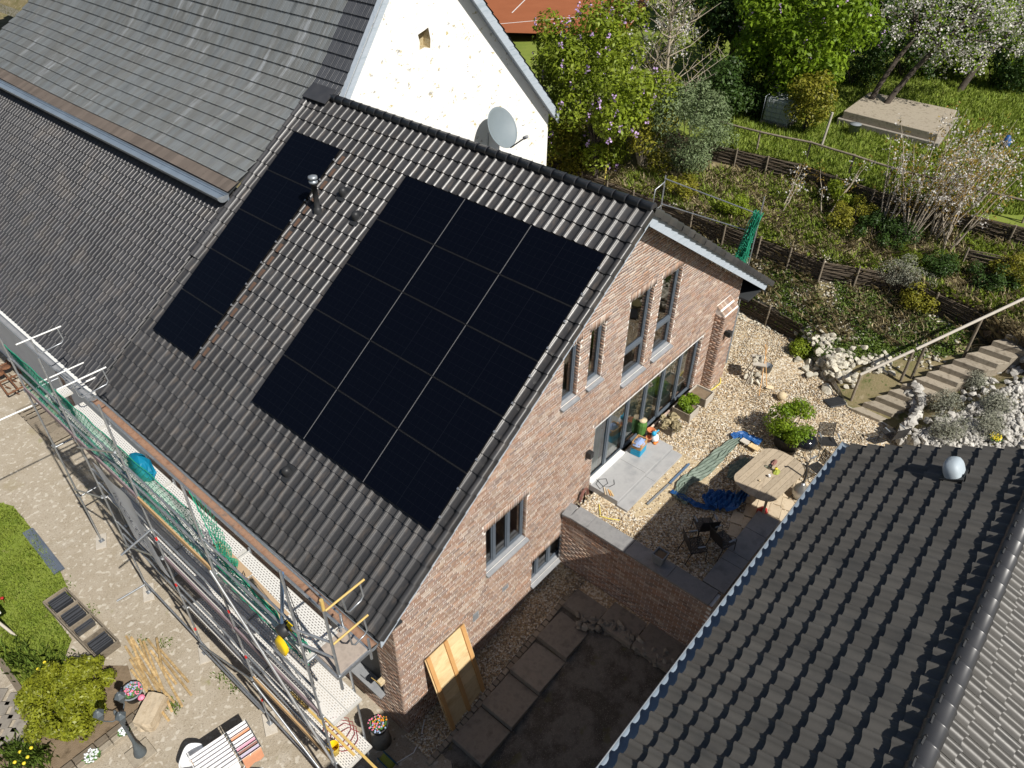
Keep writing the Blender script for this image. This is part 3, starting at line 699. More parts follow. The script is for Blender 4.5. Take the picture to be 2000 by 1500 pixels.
tile_field(barn, 'eave_course', 'brown_tile', tmb, B_, udr, Bv, 'brown_tile', nobj=100, jit=.012)
tile_field(barn, 'verge_courses', 'new_tile', tmc, C_, udr, Cv, 'new_tile', nobj=120)
for (xa, za), (xb, zb) in zip(pr, pr[1:]):
    y0 = YS + .17 if xb < KX - .2 else YB - .02
    MB().add([(xb, y0, zb - .07), (xa, y0, za - .07), (xa, YE, za - .07), (xb, YE, zb - .07)], [(3, 2, 1, 0)]).build('roof_lath', 'soffit_dark', barn)
# far slope (edge-on over the gable)
Ls = math.hypot(BX - AX, AZ - BZ); v4 = np.array([(BX - AX) / Ls, 0, (BZ - AZ) / Ls])
tm4 = tile_mesh('grooved_tile', [(u - .15, h * 1.6) for u, h in [(0, 0), (.05, .03), (.1, .0), (.15, 0), (.2, .03), (.25, 0), (.3, 0)]], .42, .04, 'new_tile', .05)
spots = [np.array([AX, YB - .42 + (c + .5) * .3, AZ]) + v4 * ((r + .5) * .42) for r in range(int(Ls / .42) + 1) for c in range(30)]
tile_field(barn, 'far_roof_slope', 'grooved_tile', tm4, spots, (0, -1, 0), v4, 'new_tile', nobj=80)
for (xa, za, xb, zb, w, nm) in ((KX - .3, KZ - .45, AX, AZ, .3, 0), (AX, AZ, BX, BZ, .42, 1)):
    ya = YB - .02 - (.16 if nm == 0 else .36)
    P = [(xa, ya, za - .03), (xb, ya, zb - .03), (xb, ya, zb - .03 - w), (xa, ya, za - .03 - w)]; Q = [(p[0], ya + .05, p[2]) for p in P]
    MB().add(P + Q, [(0, 3, 2, 1), (4, 5, 6, 7), (0, 1, 5, 4), (3, 7, 6, 2), (1, 2, 6, 5), (0, 4, 7, 3)]).build('barge_board', 'barge_paint', barn)
    P = [(xa, ya + .05, za - .05 - w * .6), (xb, ya + .05, zb - .05 - w * .6), (xb, YB, zb - .05 - w * .6), (xa, YB, za - .05 - w * .6)]
    MB().add(P, [(0, 1, 2, 3)]).build('verge_soffit', 'barge_paint', barn)
mb = MB(); mb.add([(KX - .35, YB - .21, KZ - .5), (KX - .35, YB - .0, KZ - .5), (AX, YB, AZ + .02), (AX, YB - .21, AZ + .02)], [(0, 3, 2, 1)])
mb.v = [(x, y, z + .09) for x, y, z in mb.v]; mb.build('verge_cap', 'barge_paint', barn)
# gutter and blue fascia
mb = MB(); mb.box(GX - .14, GX - .08, YS + .15, YE, GZ - .75, GZ - .08); mb.build('fascia', 'flash_metal', barn)
gutter('gutter', (GX - .27, YS + .13, GZ - .02), (GX - .27, YE, GZ - .02), .19, barn, 'flash_metal')
# dish
dish = thing('satellite_dish', (14.6, 10.3, 8.2), 'large grey satellite dish in front of the white barn gable', 'satellite dish')
dc = np.array([14.5, 9.75, 9.2]); dn = np.array([.06, -.86, .5]); dn /= np.linalg.norm(dn); dx = np.cross((0, 0, 1), dn); dx /= np.linalg.norm(dx); dy = np.cross(dn, dx); AX3 = np.array([dx, dy, dn]).T
MB().lathe(dc, [(0.0, -.0)] + [(.72 * q, .16 * q * q) for q in (.15, .3, .45, .6, .75, .9, 1.0)] + [(.735, .155), (.72, .14)] + [(.72 * q, .16 * q * q - .02) for q in (.8, .5, .2)], 36, axis=AX3).build('reflector', 'dish_grey', dish)
lb = dc - dy * .74 + dn * .15; le = dc - dy * .62 + dn * .85 + dx * .15
MB().tube([dc - dy * .6 - dn * .05, lb, le], .025, 8).build('feed_arm', 'black_plastic', dish)
MB().lathe(le, [(0, -.1), (.06, -.1), (.06, .08), (.035, .1), (0, .1)], 10, axis=AX3).build('receiver', 'sill_stone', dish)
MB().tube([dc - dn * .06, dc - dn * .16, (14.5, 10.3, 8.9), (14.5, 10.35, 7.3)], .03, 8).build('mast', 'zinc', dish)

# ================================================================ shed (tiled roof at lower right)
shed = thing('tiled_shed', (2, -9, 0), 'gabled shed with black pan tiles and a pale roof vent', 'shed')
EY, EZ, SY, SZ = -5.70, 7.10, -8.96, 9.02; SX1 = 9.05; SX0 = -6.5
SLn = math.hypot(SY - EY, SZ - EZ); vs_ = np.array([0, (EY - SY) / SLn, (EZ - SZ) / SLn]); us_ = np.array([1.0, 0, 0])
PANS = [(0, 0.004), (0.016, 0.024), (0.036, 0.044), (0.06, 0.056), (0.085, 0.056), (0.108, 0.044), (0.126, 0.018), (0.145, 0.002), (0.2, -.006), (0.26, 0.0), (0.288, 0.01), (0.308, 0.03)]
cws = .292; nrs = 10; rls = SLn / nrs
def pflip(P, w): return [(w - u, h) for u, h in P[::-1]]
ns_ = np.cross(us_, vs_)
if ns_[2] < 0: us_ = -us_; ns_ = -ns_
tms_ = tile_mesh('pan_tile', [(u - cws / 2, h * 1.25) for u, h in PANS], rls, .06, 'shed_tile', .085)
spots = [np.array([SX1 - (c + .5) * cws, EY, EZ]) - vs_ * ((r + .5) * rls) for r in range(nrs) for c in range(int((SX1 - SX0) / cws))]
tile_field(shed, 'roof_slope', 'pan_tile', tms_, spots, us_, vs_, 'shed_tile', nobj=300)
vs2 = np.array([0, -vs_[1], vs_[2]]); us2 = -us_
tms2 = tile_mesh('pan_tile', [(u - cws / 2, h) for u, h in PANS], rls, .034, 'shed_tile_far', .045) if 'shed_tile_far' in MATS else tile_mesh('pan_tile', [(u - cws / 2, h * 1.25) for u, h in PANS], rls, .06, 'shed_tile', .085)
spots = [np.array([SX1 - (c + .5) * cws, SY, SZ]) + vs2 * ((r + .5) * rls) for r in range(nrs) for c in range(int((SX1 - SX0) / cws))]
tile_field(shed, 'sunny_roof_slope', 'pan_tile', tms2, spots, us2, vs2, 'shed_tile', nobj=200)
mb = MB(); mb.add([(SX0, EY - .03, EZ - .06), (SX1 - .03, EY - .03, EZ - .06), (SX1 - .03, SY, SZ - .06), (SX0, SY, SZ - .06)], [(0, 1, 2, 3)]); yy = 2 * SY - EY
mb.add([(SX0, yy + .03, EZ - .06), (SX1 - .03, yy + .03, EZ - .06), (SX1 - .03, SY, SZ - .06), (SX0, SY, SZ - .06)], [(3, 2, 1, 0)]); mb.build('roof_underlay', 'soffit_dark', shed)
capm2 = ridge_cap('ridge_cap', 0.40, 0.155, 'ridge_tile'); clipm = MB().obox((0, 0, .0), (.03, .16, .012)).obox((0, -.07, .012), (.026, .02, .03)).mesh('ridge_clip', 'black_plastic')
x = SX1 - .02
while x > -4:
    inst('ridge_cap', capm2, Matrix.Translation((x, SY, SZ + .0)) @ Matrix.Rotation(PI / 2, 4, 'Z'), shed)
    inst('ridge_clip', clipm, Matrix.Translation((x - .02, SY + .085, SZ + .135)) @ Matrix.Rotation(.6, 4, 'X') @ Matrix.Rotation(PI / 2, 4, 'Z') @ Matrix.Rotation(RNG.uniform(-.1, .1), 4, 'Z'), shed)
    x -= .37
gutter('gutter', (SX0, EY + .11, EZ - .06), (SX1 + .1, EY + .11, EZ - .06), .115, shed, 'flash_metal')
mb = MB(); mb.box(SX1 - .04, SX1 + .01, 2 * SY - EY, EY, EZ - .3, EZ - .28); mb.add([(SX1 + .0, EY - .02, EZ - .07), (SX1 + .0, SY, SZ - .07), (SX1 + .0, SY, SZ - .3), (SX1 + .0, EY - .02, EZ - .3)], [(0, 1, 2, 3)]); mb.build('verge_board', 'barge_paint', shed)
mb = MB(); mb.box(SX0 + .3, SX1 - .35, 2 * SY - EY + .4, EY - .5, -.4, EZ - .1); mb.add([(SX1 - .36, EY - .45, EZ - .2), (SX1 - .36, SY, SZ - .2), (SX1 - .36, 2 * SY - EY + .45, EZ - .2)], [(0, 1, 2)]); mb.build('wall', 'shed_wall', shed)
# dome vent on the slope
dv = CAM + _ray(1866, 928) * (((np.array([0, EY, EZ]) - CAM) @ ns_) / (_ray(1866, 928) @ ns_))
A_ = np.array([us_, vs_, ns_]).T
m = MB(); n = 20; P = []
for i, (r, h) in enumerate([(1, 0), (1.02, .1), (.98, .17), (.85, .24), (.6, .285), (.3, .3), (.02, .305)]):
    P.append([dv + A_ @ np.array([.24 * r * math.copysign(abs(math.cos(2 * PI * k / n)) ** .7, math.cos(2 * PI * k / n)), .17 * r * math.copysign(abs(math.sin(2 * PI * k / n)) ** .7, math.sin(2 * PI * k / n)), .06 + h]) for k in range(n + 1)])
m.grid(P); m.build('dome_vent', 'dome_plastic', shed)
MB().obox(dv + ns_ * .035, (.5, .42, .05), A_).build('vent_base', 'black_plastic', shed)
# ================================================================ ground, terrace, hillside
def ground_mat(name, cols, scale, vor=None, bump=.4, bscale=30, rough=.95, spots=None):
    m = mat(name, cols, rough=rough, scale=scale, detail=9, bump=bump, bscale=bscale, spec=.2); nt = m.node_tree; L = nt.links; b = nt.nodes['Principled BSDF']
    g = _n(nt, 'ShaderNodeNewGeometry')
    if vor:
        vs, vc, fac = vor
        v = _n(nt, 'ShaderNodeTexVoronoi'); v.inputs['Scale'].default_value = vs; L.new(g.outputs['Position'], v.inputs['Vector'])
        sp = _n(nt, 'ShaderNodeSeparateColor'); L.new(v.outputs['Color'], sp.inputs[0])
        r = _n(nt, 'ShaderNodeValToRGB'); r.color_ramp.interpolation = 'CONSTANT'; e = r.color_ramp.elements
        e[0].color = (*vc[0], 1); e[1].color = (*vc[1], 1); e[1].position = 1 / len(vc)
        for i in range(2, len(vc)): q = e.new(i / len(vc)); q.color = (*vc[i], 1)
        L.new(sp.outputs[0], r.inputs['Fac'])
        x = _n(nt, 'ShaderNodeMixRGB'); x.inputs[0].default_value = fac; old = b.inputs['Base Color'].links[0].from_socket
        L.new(old, x.inputs[1]); L.new(r.outputs['Color'], x.inputs[2]); L.new(x.outputs[0], b.inputs['Base Color'])
        bp = _n(nt, 'ShaderNodeBump'); bp.inputs['Strength'].default_value = .9; bp.inputs['Distance'].default_value = .25 / vs; bp.invert = True
        L.new(v.outputs['Distance'], bp.inputs['Height']); L.new(bp.outputs[0], b.inputs['Normal'])
    for (ss, thr, col, fac, warp) in (spots or []):
        n = _n(nt, 'ShaderNodeTexNoise'); n.inputs['Scale'].default_value = ss; n.inputs['Detail'].default_value = warp; L.new(g.outputs['Position'], n.inputs['Vector'])
        r = _n(nt, 'ShaderNodeMapRange'); r.inputs['From Min'].default_value = thr; r.inputs['From Max'].default_value = thr + .06; r.inputs['To Max'].default_value = fac; L.new(n.outputs['Fac'], r.inputs['Value'])
        x = _n(nt, 'ShaderNodeMixRGB'); old = b.inputs['Base Color'].links[0].from_socket; x.inputs[2].default_value = (*col, 1)
        L.new(r.outputs[0], x.inputs[0]); L.new(old, x.inputs[1]); L.new(x.outputs[0], b.inputs['Base Color'])
    return m
GRV = [(.5, .41, .28), (.36, .26, .15), (.62, .56, .45), (.28, .21, .14), (.45, .33, .19), (.7, .66, .58), (.22, .18, .14), (.53, .46, .34)]
ground_mat('gravel', [(.42, .33, .21), (.5, .41, .28)], 1.5, vor=(26, GRV, .85))
ground_mat('yard_concrete', [(.29, .245, .185), (.36, .315, .25), (.31, .265, .2), (.41, .37, .31)], .9, bump=.5, bscale=26, spots=[(34, .56, (.42, .37, .3), .6, 2), (26, .59, (.16, .13, .095), .5, 2), (6.5, .6, (.5, .46, .39), .75, 1), (.5, .63, (.24, .2, .1), .5, 6), (1.7, .68, (.2, .2, .07), .5, 5)])
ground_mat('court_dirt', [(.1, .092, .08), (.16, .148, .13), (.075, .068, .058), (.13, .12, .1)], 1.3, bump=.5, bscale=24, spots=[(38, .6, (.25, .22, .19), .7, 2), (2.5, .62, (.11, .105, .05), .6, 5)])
ground_mat('meadow', [(.1, .11, .035), (.17, .145, .07), (.22, .18, .1), (.075, .1, .025)], .8, bump=.8, bscale=20, spots=[(4, .58, (.3, .25, .16), .7, 6), (7, .6, (.055, .09, .018), .7, 4)])
ground_mat('turf', [(.14, .19, .028), (.18, .22, .04), (.11, .16, .025)], .6, bump=.8, bscale=30, spots=[(2.2, .63, (.2, .17, .08), .6, 6)])
ground_mat('soil', [(.14, .1, .065), (.2, .15, .1), (.09, .065, .04)], 2.5, bump=.7, bscale=30)
ground_mat('chalk', [(.5, .46, .37), (.34, .3, .2), (.6, .57, .5)], 3, bump=.7, bscale=24, vor=(9, [(.55, .52, .45), (.3, .27, .18), (.62, .6, .54), (.22, .22, .1), (.46, .42, .34)], .7))
ground_mat('clay_court', [(.26, .085, .035), (.31, .105, .045)], .5, bump=.1, bscale=60)
mat('stone_slab', [(.2, .18, .155), (.26, .235, .2), (.17, .15, .13)], rough=.9, scale=4, bump=.35, bscale=40, piece=.14)
mat('sett', [(.24, .2, .155), (.3, .26, .2)], rough=.9, scale=6, bump=.4, piece=.2)
mat('coping', [(.2, .2, .205), (.25, .25, .25), (.17, .17, .175)], rough=.8, scale=3, bump=.15, bscale=50, piece=.1)
mat('terrace_slab', [(.3, .305, .31), (.36, .36, .36), (.27, .275, .28)], rough=.75, scale=1.6, bump=.12, bscale=60, piece=.06)
mat('tan_paver', [(.45, .36, .25), (.52, .43, .31), (.38, .3, .2)], rough=.9, scale=5, bump=.25, piece=.14)
mat('step_stone', [(.25, .21, .16), (.31, .27, .21), (.18, .15, .11)], rough=.92, scale=5, bump=.4, bscale=45, piece=.08)
mat('step_riser', [(.13, .105, .075), (.17, .14, .105)], rough=.92, scale=5, bump=.4)
mat('limestone', [(.4, .365, .29), (.52, .49, .41), (.3, .265, .19)], rough=.92, scale=7, bump=.5, bscale=30, piece=.2)
mat('grey_stone', [(.34, .325, .3), (.47, .45, .41), (.24, .23, .21)], rough=.92, scale=8, bump=.5, bscale=30, piece=.3)
mat('dark_stone', [(.2, .185, .16), (.28, .26, .22)], rough=.92, scale=8, bump=.5, piece=.3)
mat('wicker', [(.065, .05, .036), (.1, .078, .055), (.045, .036, .028)], rough=.9, scale=10, bump=.3, piece=.35)
mat('old_wood', [(.16, .13, .095), (.22, .185, .14), (.11, .09, .065)], rough=.9, scale=6, bump=.35, bscale=40, piece=.2)
mat('rail_wood', [(.42, .38, .32), (.5, .46, .4)], rough=.85, scale=5, bump=.2, piece=.1)
mat('pebble', [(1, 1, 1), (.9, .9, .9)], rough=.85, scale=20, piece=.2, piececols=GRV, spec=.3)
mat('galv', [(.46, .48, .5), (.37, .39, .41), (.54, .56, .58)], rough=.38, metal=.7, scale=7)

def struct(mb, name, mat_, bevel=0): return tag(mb.build(name, mat_), kind='structure')
# yard, lower court
def zc(x): return min(max((x - .3) * .19, 0.0), 1.08)
P = []
for i in range(25):
    x = -1.0 + i * .35
    P.append([(x, y, zc(x) - .02 * abs(math.sin(x * 2 + y * 1.7))) for y in np.linspace(0.2, -14, 40)])
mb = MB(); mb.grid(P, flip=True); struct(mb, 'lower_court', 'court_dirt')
mb = MB(); P = [[(x, y, .012 * math.sin(x * .9 + y * .5) - .004) for y in np.linspace(-14, 36, 80)] for x in np.linspace(-22, .4, 40)]; mb.grid(P, flip=True); struct(mb, 'yard', 'yard_concrete')
mb = MB(); mb.add([(-300, -300, -.35), (300, -300, -.35), (300, 300, -.35), (-300, 300, -.35)], [(0, 1, 2, 3)]); struct(mb, 'ground', 'meadow')
# terrace sheet
TZ = 3.15
P = []
for i in range(60):
    y = -16 + i * (30.0 / 59)
    row = []
    for j in range(50):
        x0 = 6.55 if y > -4.5 else 9.7
        if y > 0.05: x0 = 15.3
        x = x0 + (19.6 - x0) * j / 49
        row.append((x, y, TZ + .015 * math.sin(x * 2.3) * math.cos(y * 1.9)))
    P.append(row)
mb = MB(); mb.grid(P, flip=True); struct(mb, 'gravel_terrace', 'gravel')
# hillside strips
KEY = 12
P0 = [(19.3, 80, 3.2), (19.3, 14, 3.2), (19.1, 5.9, 3.2), (18.8, 1.3, 3.2), (18.27, -1.42, 3.2), (17.0, -2.9, 3.2), (15.75, -4.2, 3.2), (15.70, -5.4, 3.2), (15.0, -6.2, 3.2), (14.8, -9, 3.2), (14.8, -20, 3.2)]
z1 = [3.95, 3.95, 3.95, 3.95, 3.88, 3.5, 3.2, 3.2, 3.6, 3.7, 3.7]
P1 = [(p[0] + .06, p[1], z) for p, z in zip(P0, z1)]
P2 = [(20.4, 80, 5), (20.4, 14, 5), (20.13, 5.86, 5), (19.81, 1.37, 5), (19.72, -1.08, 5), (20.6, -3.3, 5.0), (20.1, -6.35, 4.85), (19.3, -7.75, 4.7), (18.6, -8.4, 4.9), (18.5, -10.5, 5.2), (18.5, -20, 5.2)]
z3 = [5.72, 5.72, 5.72, 5.72, 5.72, 5.7, 5.7, 5.6, 5.45, 5.4, 5.4]
P3 = [(p[0] + .07, p[1], z) for p, z in zip(P2, z3)]
P4 = [(23.2, 80, 6.55), (23.2, 14, 6.55), (23.4, 5.9, 6.55), (23.9, 2, 6.55), (23.4, -1.1, 6.55), (23.4, -3.2, 6.55), (23.7, -5.8, 6.55), (24, -8, 6.5), (24, -10, 6.5), (24, -12, 6.5), (24, -20, 6.5)]
P5 = [(p[0] + .07, p[1], 7.2) for p in P4]
P6 = [(36, 90, 7.6), (36, 20, 7.6), (36, 8, 7.6), (36, 2, 7.7), (36, -2, 7.7), (36, -5, 7.7), (36, -8, 7.7), (36, -11, 7.7), (36, -14, 7.7), (36, -17, 7.7), (36, -28, 7.7)]
P7 = [(110, 160, 8), (110, 60, 8), (110, 30, 8), (110, 10, 8), (110, 0, 8), (110, -10, 8), (110, -20, 8), (110, -30, 8), (110, -45, 8), (110, -60, 8), (110, -80, 8)]
def strip(A, B, n, m, amp=.03, seed=1):
    out = []
    A = np.array(A, float); B = np.array(B, float)
    def samp(Q):
        r = []
        for i in range(len(Q) - 1):
            for k in range(m): r.append(Q[i] + (Q[i + 1] - Q[i]) * k / m)
        r.append(Q[-1]); return np.array(r)
    a, b = samp(A), samp(B)
    for k in range(n + 1):
        t = k / n; row = a + (b - a) * t
        w = 4 * t * (1 - t)
        row[:, 2] += w * amp * (np.sin(row[:, 0] * 2.1 + seed) * np.cos(row[:, 1] * 1.7) + .6 * np.sin(row[:, 1] * 4.3 + row[:, 0] * 3))
        out.append([tuple(p) for p in row])
    return out
TERR = []
def hill(name, A, B, n, m, mt, amp):
    mb = MB(); mb.grid(strip(A, B, n, m, amp), flip=True); TERR.append((list(mb.v), list(mb.f))); return struct(mb, name, mt)
hill('terrace_bank', P0, P1, 1, 8, 'chalk', 0)
hill('lower_slope', P1, P2, 10, 10, 'meadow', .06)
hill('middle_bank', P2, P3, 1, 8, 'soil', 0)
hill('upper_slope', P3, P4, 12, 10, 'meadow', .07)
hill('upper_bank', P4, P5, 1, 8, 'soil', 0)
hill('lawn', P5, P6, 14, 8, 'turf', .05)
hill('far_lawn', P6, P7, 10, 6, 'turf', .1)
from mathutils.bvhtree import BVHTree
_v = []; _f = []
for v, f in TERR: k = len(_v); _v += [Vector(p) for p in v]; _f += [tuple(i + k for i in q) for q in f]
_v += [Vector(p) for p in ((6, -20, TZ), (20, -20, TZ), (20, 14, TZ), (6, 14, TZ))]; _f.append(tuple(range(len(_v) - 4, len(_v))))
BVH = BVHTree.FromPolygons(_v, _f)
def hit(x, y):
    r = BVH.ray_cast(Vector(CAM), Vector(_ray(x, y)).normalized()); return np.array(r[0]) if r[0] else at(x, y, 5)
def drop(x, y, z=40):
    r = BVH.ray_cast(Vector((x, y, z)), Vector((0, 0, -1))); return r[0].z if r[0] else TZ
# clay court beyond the barn
mb = MB(); q = [at(930, 62, 7.95), at(1215, 70, 7.95), at(1320, -60, 7.95), at(880, -80, 7.95)]; mb.add(q, [(0, 1, 2, 3)]); mb.f = [mb.f[0][::-1]]; court = struct(mb, 'clay_court', 'clay_court')
for a, b in (((1000, 25), (1035, -10)), ((960, 48), (1160, 30))):
    A, B = at(*a, 7.96), at(*b, 7.96); MB().bar(A, B, .06, .008).build('court_line', 'white_trim', court)

# gravel strips and slabs along the gable
mb = MB(); xs = np.linspace(-.1, 6.5, 20); mb.grid([[(x, .05, zc(x) + .03) for x in xs], [(x, -.42, zc(x) + .035) for x in xs], [(x, -.82, zc(x) + .03) for x in xs]], flip=False); struct(mb, 'gravel_strip', 'gravel')
mb = MB(); ys = np.linspace(-.8, -4.6, 12); mb.grid([[(5.2, y, zc(5.2) + .012) for y in ys], [(6.0, y, zc(6) + .03) for y in ys], [(6.7, y, zc(6.6) + .03) for y in ys]], flip=False); struct(mb, 'gravel_strip', 'gravel')
edging = thing('sett_edging', (3, -.9, 0), 'row of small tan setts edging the gravel beside the gable wall', 'edging')
x = -.2
while x < 6.0:
    L = RNG.uniform(.15, .2); z = zc(x)
    MB().obox((x + L / 2, -.9 + RNG.uniform(-.01, .01), z + .0), (L - .015, .14, .12), Matrix.Rotation(-.18 if .3 < x < 6 else 0, 3, 'Y')).build('sett', 'sett', edging, bevel=.012); x += L
for k, (x0, x1, y0, y1, z, nm) in enumerate([(.55, 1.62, -2.0, -1.0, .3, 'lowest'), (1.64, 2.72, -2.0, -1.0, .46, 'second'), (2.74, 3.84, -2.0, -1.0, .64, 'third'), (3.86, 5.0, -2.0, -1.0, .84, 'fourth'), (5.03, 6.27, -2.02, -.98, 1.03, 'corner'), (5.12, 6.22, -3.12, -2.05, 1.09, 'first'), (5.15, 6.25, -4.25, -3.15, 1.12, 'second')]):
    lab = ('stone step slab beside the gable, %s from the leaning wooden board' % nm) if k < 4 else 'stone slab at the turn of the path below the low brick wall' if k == 4 else 'stone slab along the low brick wall, %s from the path corner' % nm
    solo(MB().obox(((x0 + x1) / 2, (y0 + y1) / 2, z - .08), (x1 - x0, y1 - y0, .19), Matrix.Rotation(RNG.uniform(-.02, .02), 3, 'Z')).build('step_slab', 'stone_slab', bevel=.012), lab, 'slab', 'stone slabs of the path up the court')
def rock_mesh(name, seed, mt, sub=2):
    r = np.random.RandomState(seed); bm = bmesh.new(); bmesh.ops.create_icosphere(bm, subdivisions=sub, radius=.5)
    pl = [(Vector(r.normal(size=3)).normalized(), r.uniform(.2, .36)) for _ in range(8)]
    for v in bm.verts:
        for n, d in pl:
            s = v.co.dot(n)
            if s > d: v.co -= n * (s - d)
        v.co += Vector(r.normal(size=3)) * .012
    me = bpy.data.meshes.new(name); bm.to_mesh(me); bm.free(); me.materials.append(MATS[mt]); return me
ROCKS = {m: [rock_mesh('stone', i + 10 * j, m, 2 if m == 'limestone' else 1) for i in range(6)] for j, m in enumerate(('limestone', 'grey_stone', 'dark_stone'))}
def rocks(parent, m, pts, sizes, flat=.7):
    for p, s in zip(pts, sizes):
        inst('stone', RNG.choice(ROCKS[m]), Matrix.Translation((p[0], p[1], p[2] + s * flat * .3)) @ Matrix.Rotation(RNG.uniform(0, 6.3), 4, 'Z') @ Matrix.Rotation(RNG.uniform(-.4, .4), 4, 'X') @ Matrix.Diagonal((s * RNG.uniform(.8, 1.35), s, s * flat * RNG.uniform(.75, 1.2), 1)), parent)
rubble = thing('rubble_edging', (4.6, -2.9, .6), 'curved edging of piled dark rubble stones in the lower court', 'stone edging')
cur = [(1130, 1222), (1160, 1232), (1195, 1238), (1225, 1255), (1250, 1275), (1285, 1295), (1315, 1308)]
pts = []; sz = []
for i in range(len(cur) - 1):
    for k in range(9):
        t = k / 9; qx = cur[i][0] + (cur[i + 1][0] - cur[i][0]) * t; qy = cur[i][1] + (cur[i + 1][1] - cur[i][1]) * t
        for j in range(2):
            p = at(qx + RNG.uniform(-8, 8), qy + RNG.uniform(-10, 12), .75); pts.append((p[0], p[1], zc(p[0]) + j * .12 - .02)); sz.append(RNG.uniform(.17, .28))
rocks(rubble, 'dark_stone', pts, sz, .7)

# low retaining wall with coping
lw_ = thing('low_brick_wall', (6.35, -2.2, 1.1), 'low brick retaining wall with grey coping between terrace and court', 'garden wall')
mb = MB(); mb.box(6.05, 6.5, -4.6, .0, .9, 3.18); mb.build('wall_core', 'mortar', lw_)
sp = []; z = .98; k = 0
while z < 3.16:
    y = -4.62 + (CL / 2 if k % 2 else 0)
    while y < -.02:
        a, b = y, min(y + CL, -.005); y += CL
        if b - a > .06: sp.append(((6.043, (a + b) / 2, z), 'f' if abs(b - a - CL) < .003 else b - a - .014, (0, -1, 0), (1, 0, 0), ez))
    z += CH; k += 1
wl = lw_.children[0]; lay_bricks(wl, sp, 'brick', 300)
y = -.28
for L in (.55, 1.25, 1.25, 1.2):
    MB().box(6.0, 6.52, y - L + .008, y, 3.185, 3.25).build('coping_stone', 'coping', lw_, bevel=.006); y -= L
MB().obox((6.22, -.13, 3.22), (.5, .24, .06), Matrix.Rotation(.15, 3, 'Z')).build('coping_stone', 'coping', lw_, bevel=.006)
lw2 = thing('low_coped_wall', (8, -4.3, 1.1), 'grey coped low wall between the terrace gravel and the shed', 'garden wall')
mb = MB(); mb.box(6.52, 9.6, -4.62, -4.1, .9, 3.2); mb.build('wall_core', 'brick', lw2)
x = 6.54
for L in (.95, .36, 1.0, .78):
    MB().box(x, x + L - .008, -4.66, -4.05, 3.205, 3.27).build('coping_stone', 'coping', lw2, bevel=.006); x += L

# terrace door steps
ds = thing('terrace_steps', (8.7, -.6, 3.1), 'two grey stone slab steps in front of the terrace doors', 'steps')
for (x0, x1) in ((7.28, 8.72), (8.725, 10.22)): MB().box(x0, x1, -.98, -.02, 3.13, 3.34).build('upper_slab', 'terrace_slab', ds, bevel=.006)
for (x0, x1) in ((7.24, 8.7), (8.705, 10.2)): MB().box(x0, x1, -1.33, -.985, 3.10, 3.235).build('lower_slab', 'terrace_slab', ds, bevel=.006)
# tan pavers by the table
pav = thing('paver_patch', (9.8, -3.9, TZ), 'patch of tan rectangular pavers under the oval garden table', 'paving')
for i in range(7):
    for j in range(5):
        x = 8.6 + i * .46; y = -5.2 + j * .33 + (.16 if i % 2 else 0)
        if (i < 2 and j < 2): continue
        MB().obox((x, y, TZ + .02), (.445, .315, .06), Matrix.Rotation(.25 + RNG.uniform(-.03, .03), 3, 'Z')).build('paver', 'tan_paver', pav, bevel=.008)

# stone stairs up the bank with a wooden handrail
st = thing('stone_stairs', (15.7, -4.8, TZ), 'straight flight of weathered stone steps climbing past the rock garden', 'stairs')
sa = np.array([15.66, -4.31]); sb = np.array([15.69, -5.31]); ta = at(1985, 652, 5.45)[:2]
n = 13; dirv = (ta - sa) / n
for i in range(n):
    a = sa + dirv * i; b = sb + dirv * i + np.array([0, 0]); z = TZ + .12 + i * .185
    perp = (sb - sa); c = (a + a + dirv * 1.04 + perp) / 2
    poly = [tuple(a), tuple(a + perp * .92), tuple(a + perp * .92 + dirv * 1.06), tuple(a + dirv * 1.06)]
    MB().prism(poly, z - .6, z).build('step', 'step_stone', st, bevel=.012)
hr = thing('handrail', (16.5, -4.4, 3.3), 'round wooden handrail on posts beside the stone stairs', 'handrail')
ra = np.array([*(sa + dirv * .9 + np.array([.1, .35])), 4.35]); rb_ = np.array([*(sa + dirv * 5.0 + np.array([.1, .35])), 5.05]); rc = np.array([*(sa + dirv * 14.5 + np.array([.1, .35])), 6.75])
q1 = atX(1715, 715, ra[0]);
MB().tube([ra - (rb_ - ra) * .02, rb_], .048, 10).build('rail', 'rail_wood', hr); MB().tube([rb_ + (rc - rb_) * .02, rc], .048, 10).build('rail', 'rail_wood', hr)
for t, p in ((0.03, ra), (.95, rb_), (1, rb_ + (rc - rb_) * .1), (1, rb_ + (rc - rb_) * .55), (1, rc)):
    g_ = drop(p[0], p[1]); MB().tube([(p[0], p[1], g_ - .2), (p[0], p[1], p[2] - .04)], .045, 8).build('post', 'old_wood', hr)

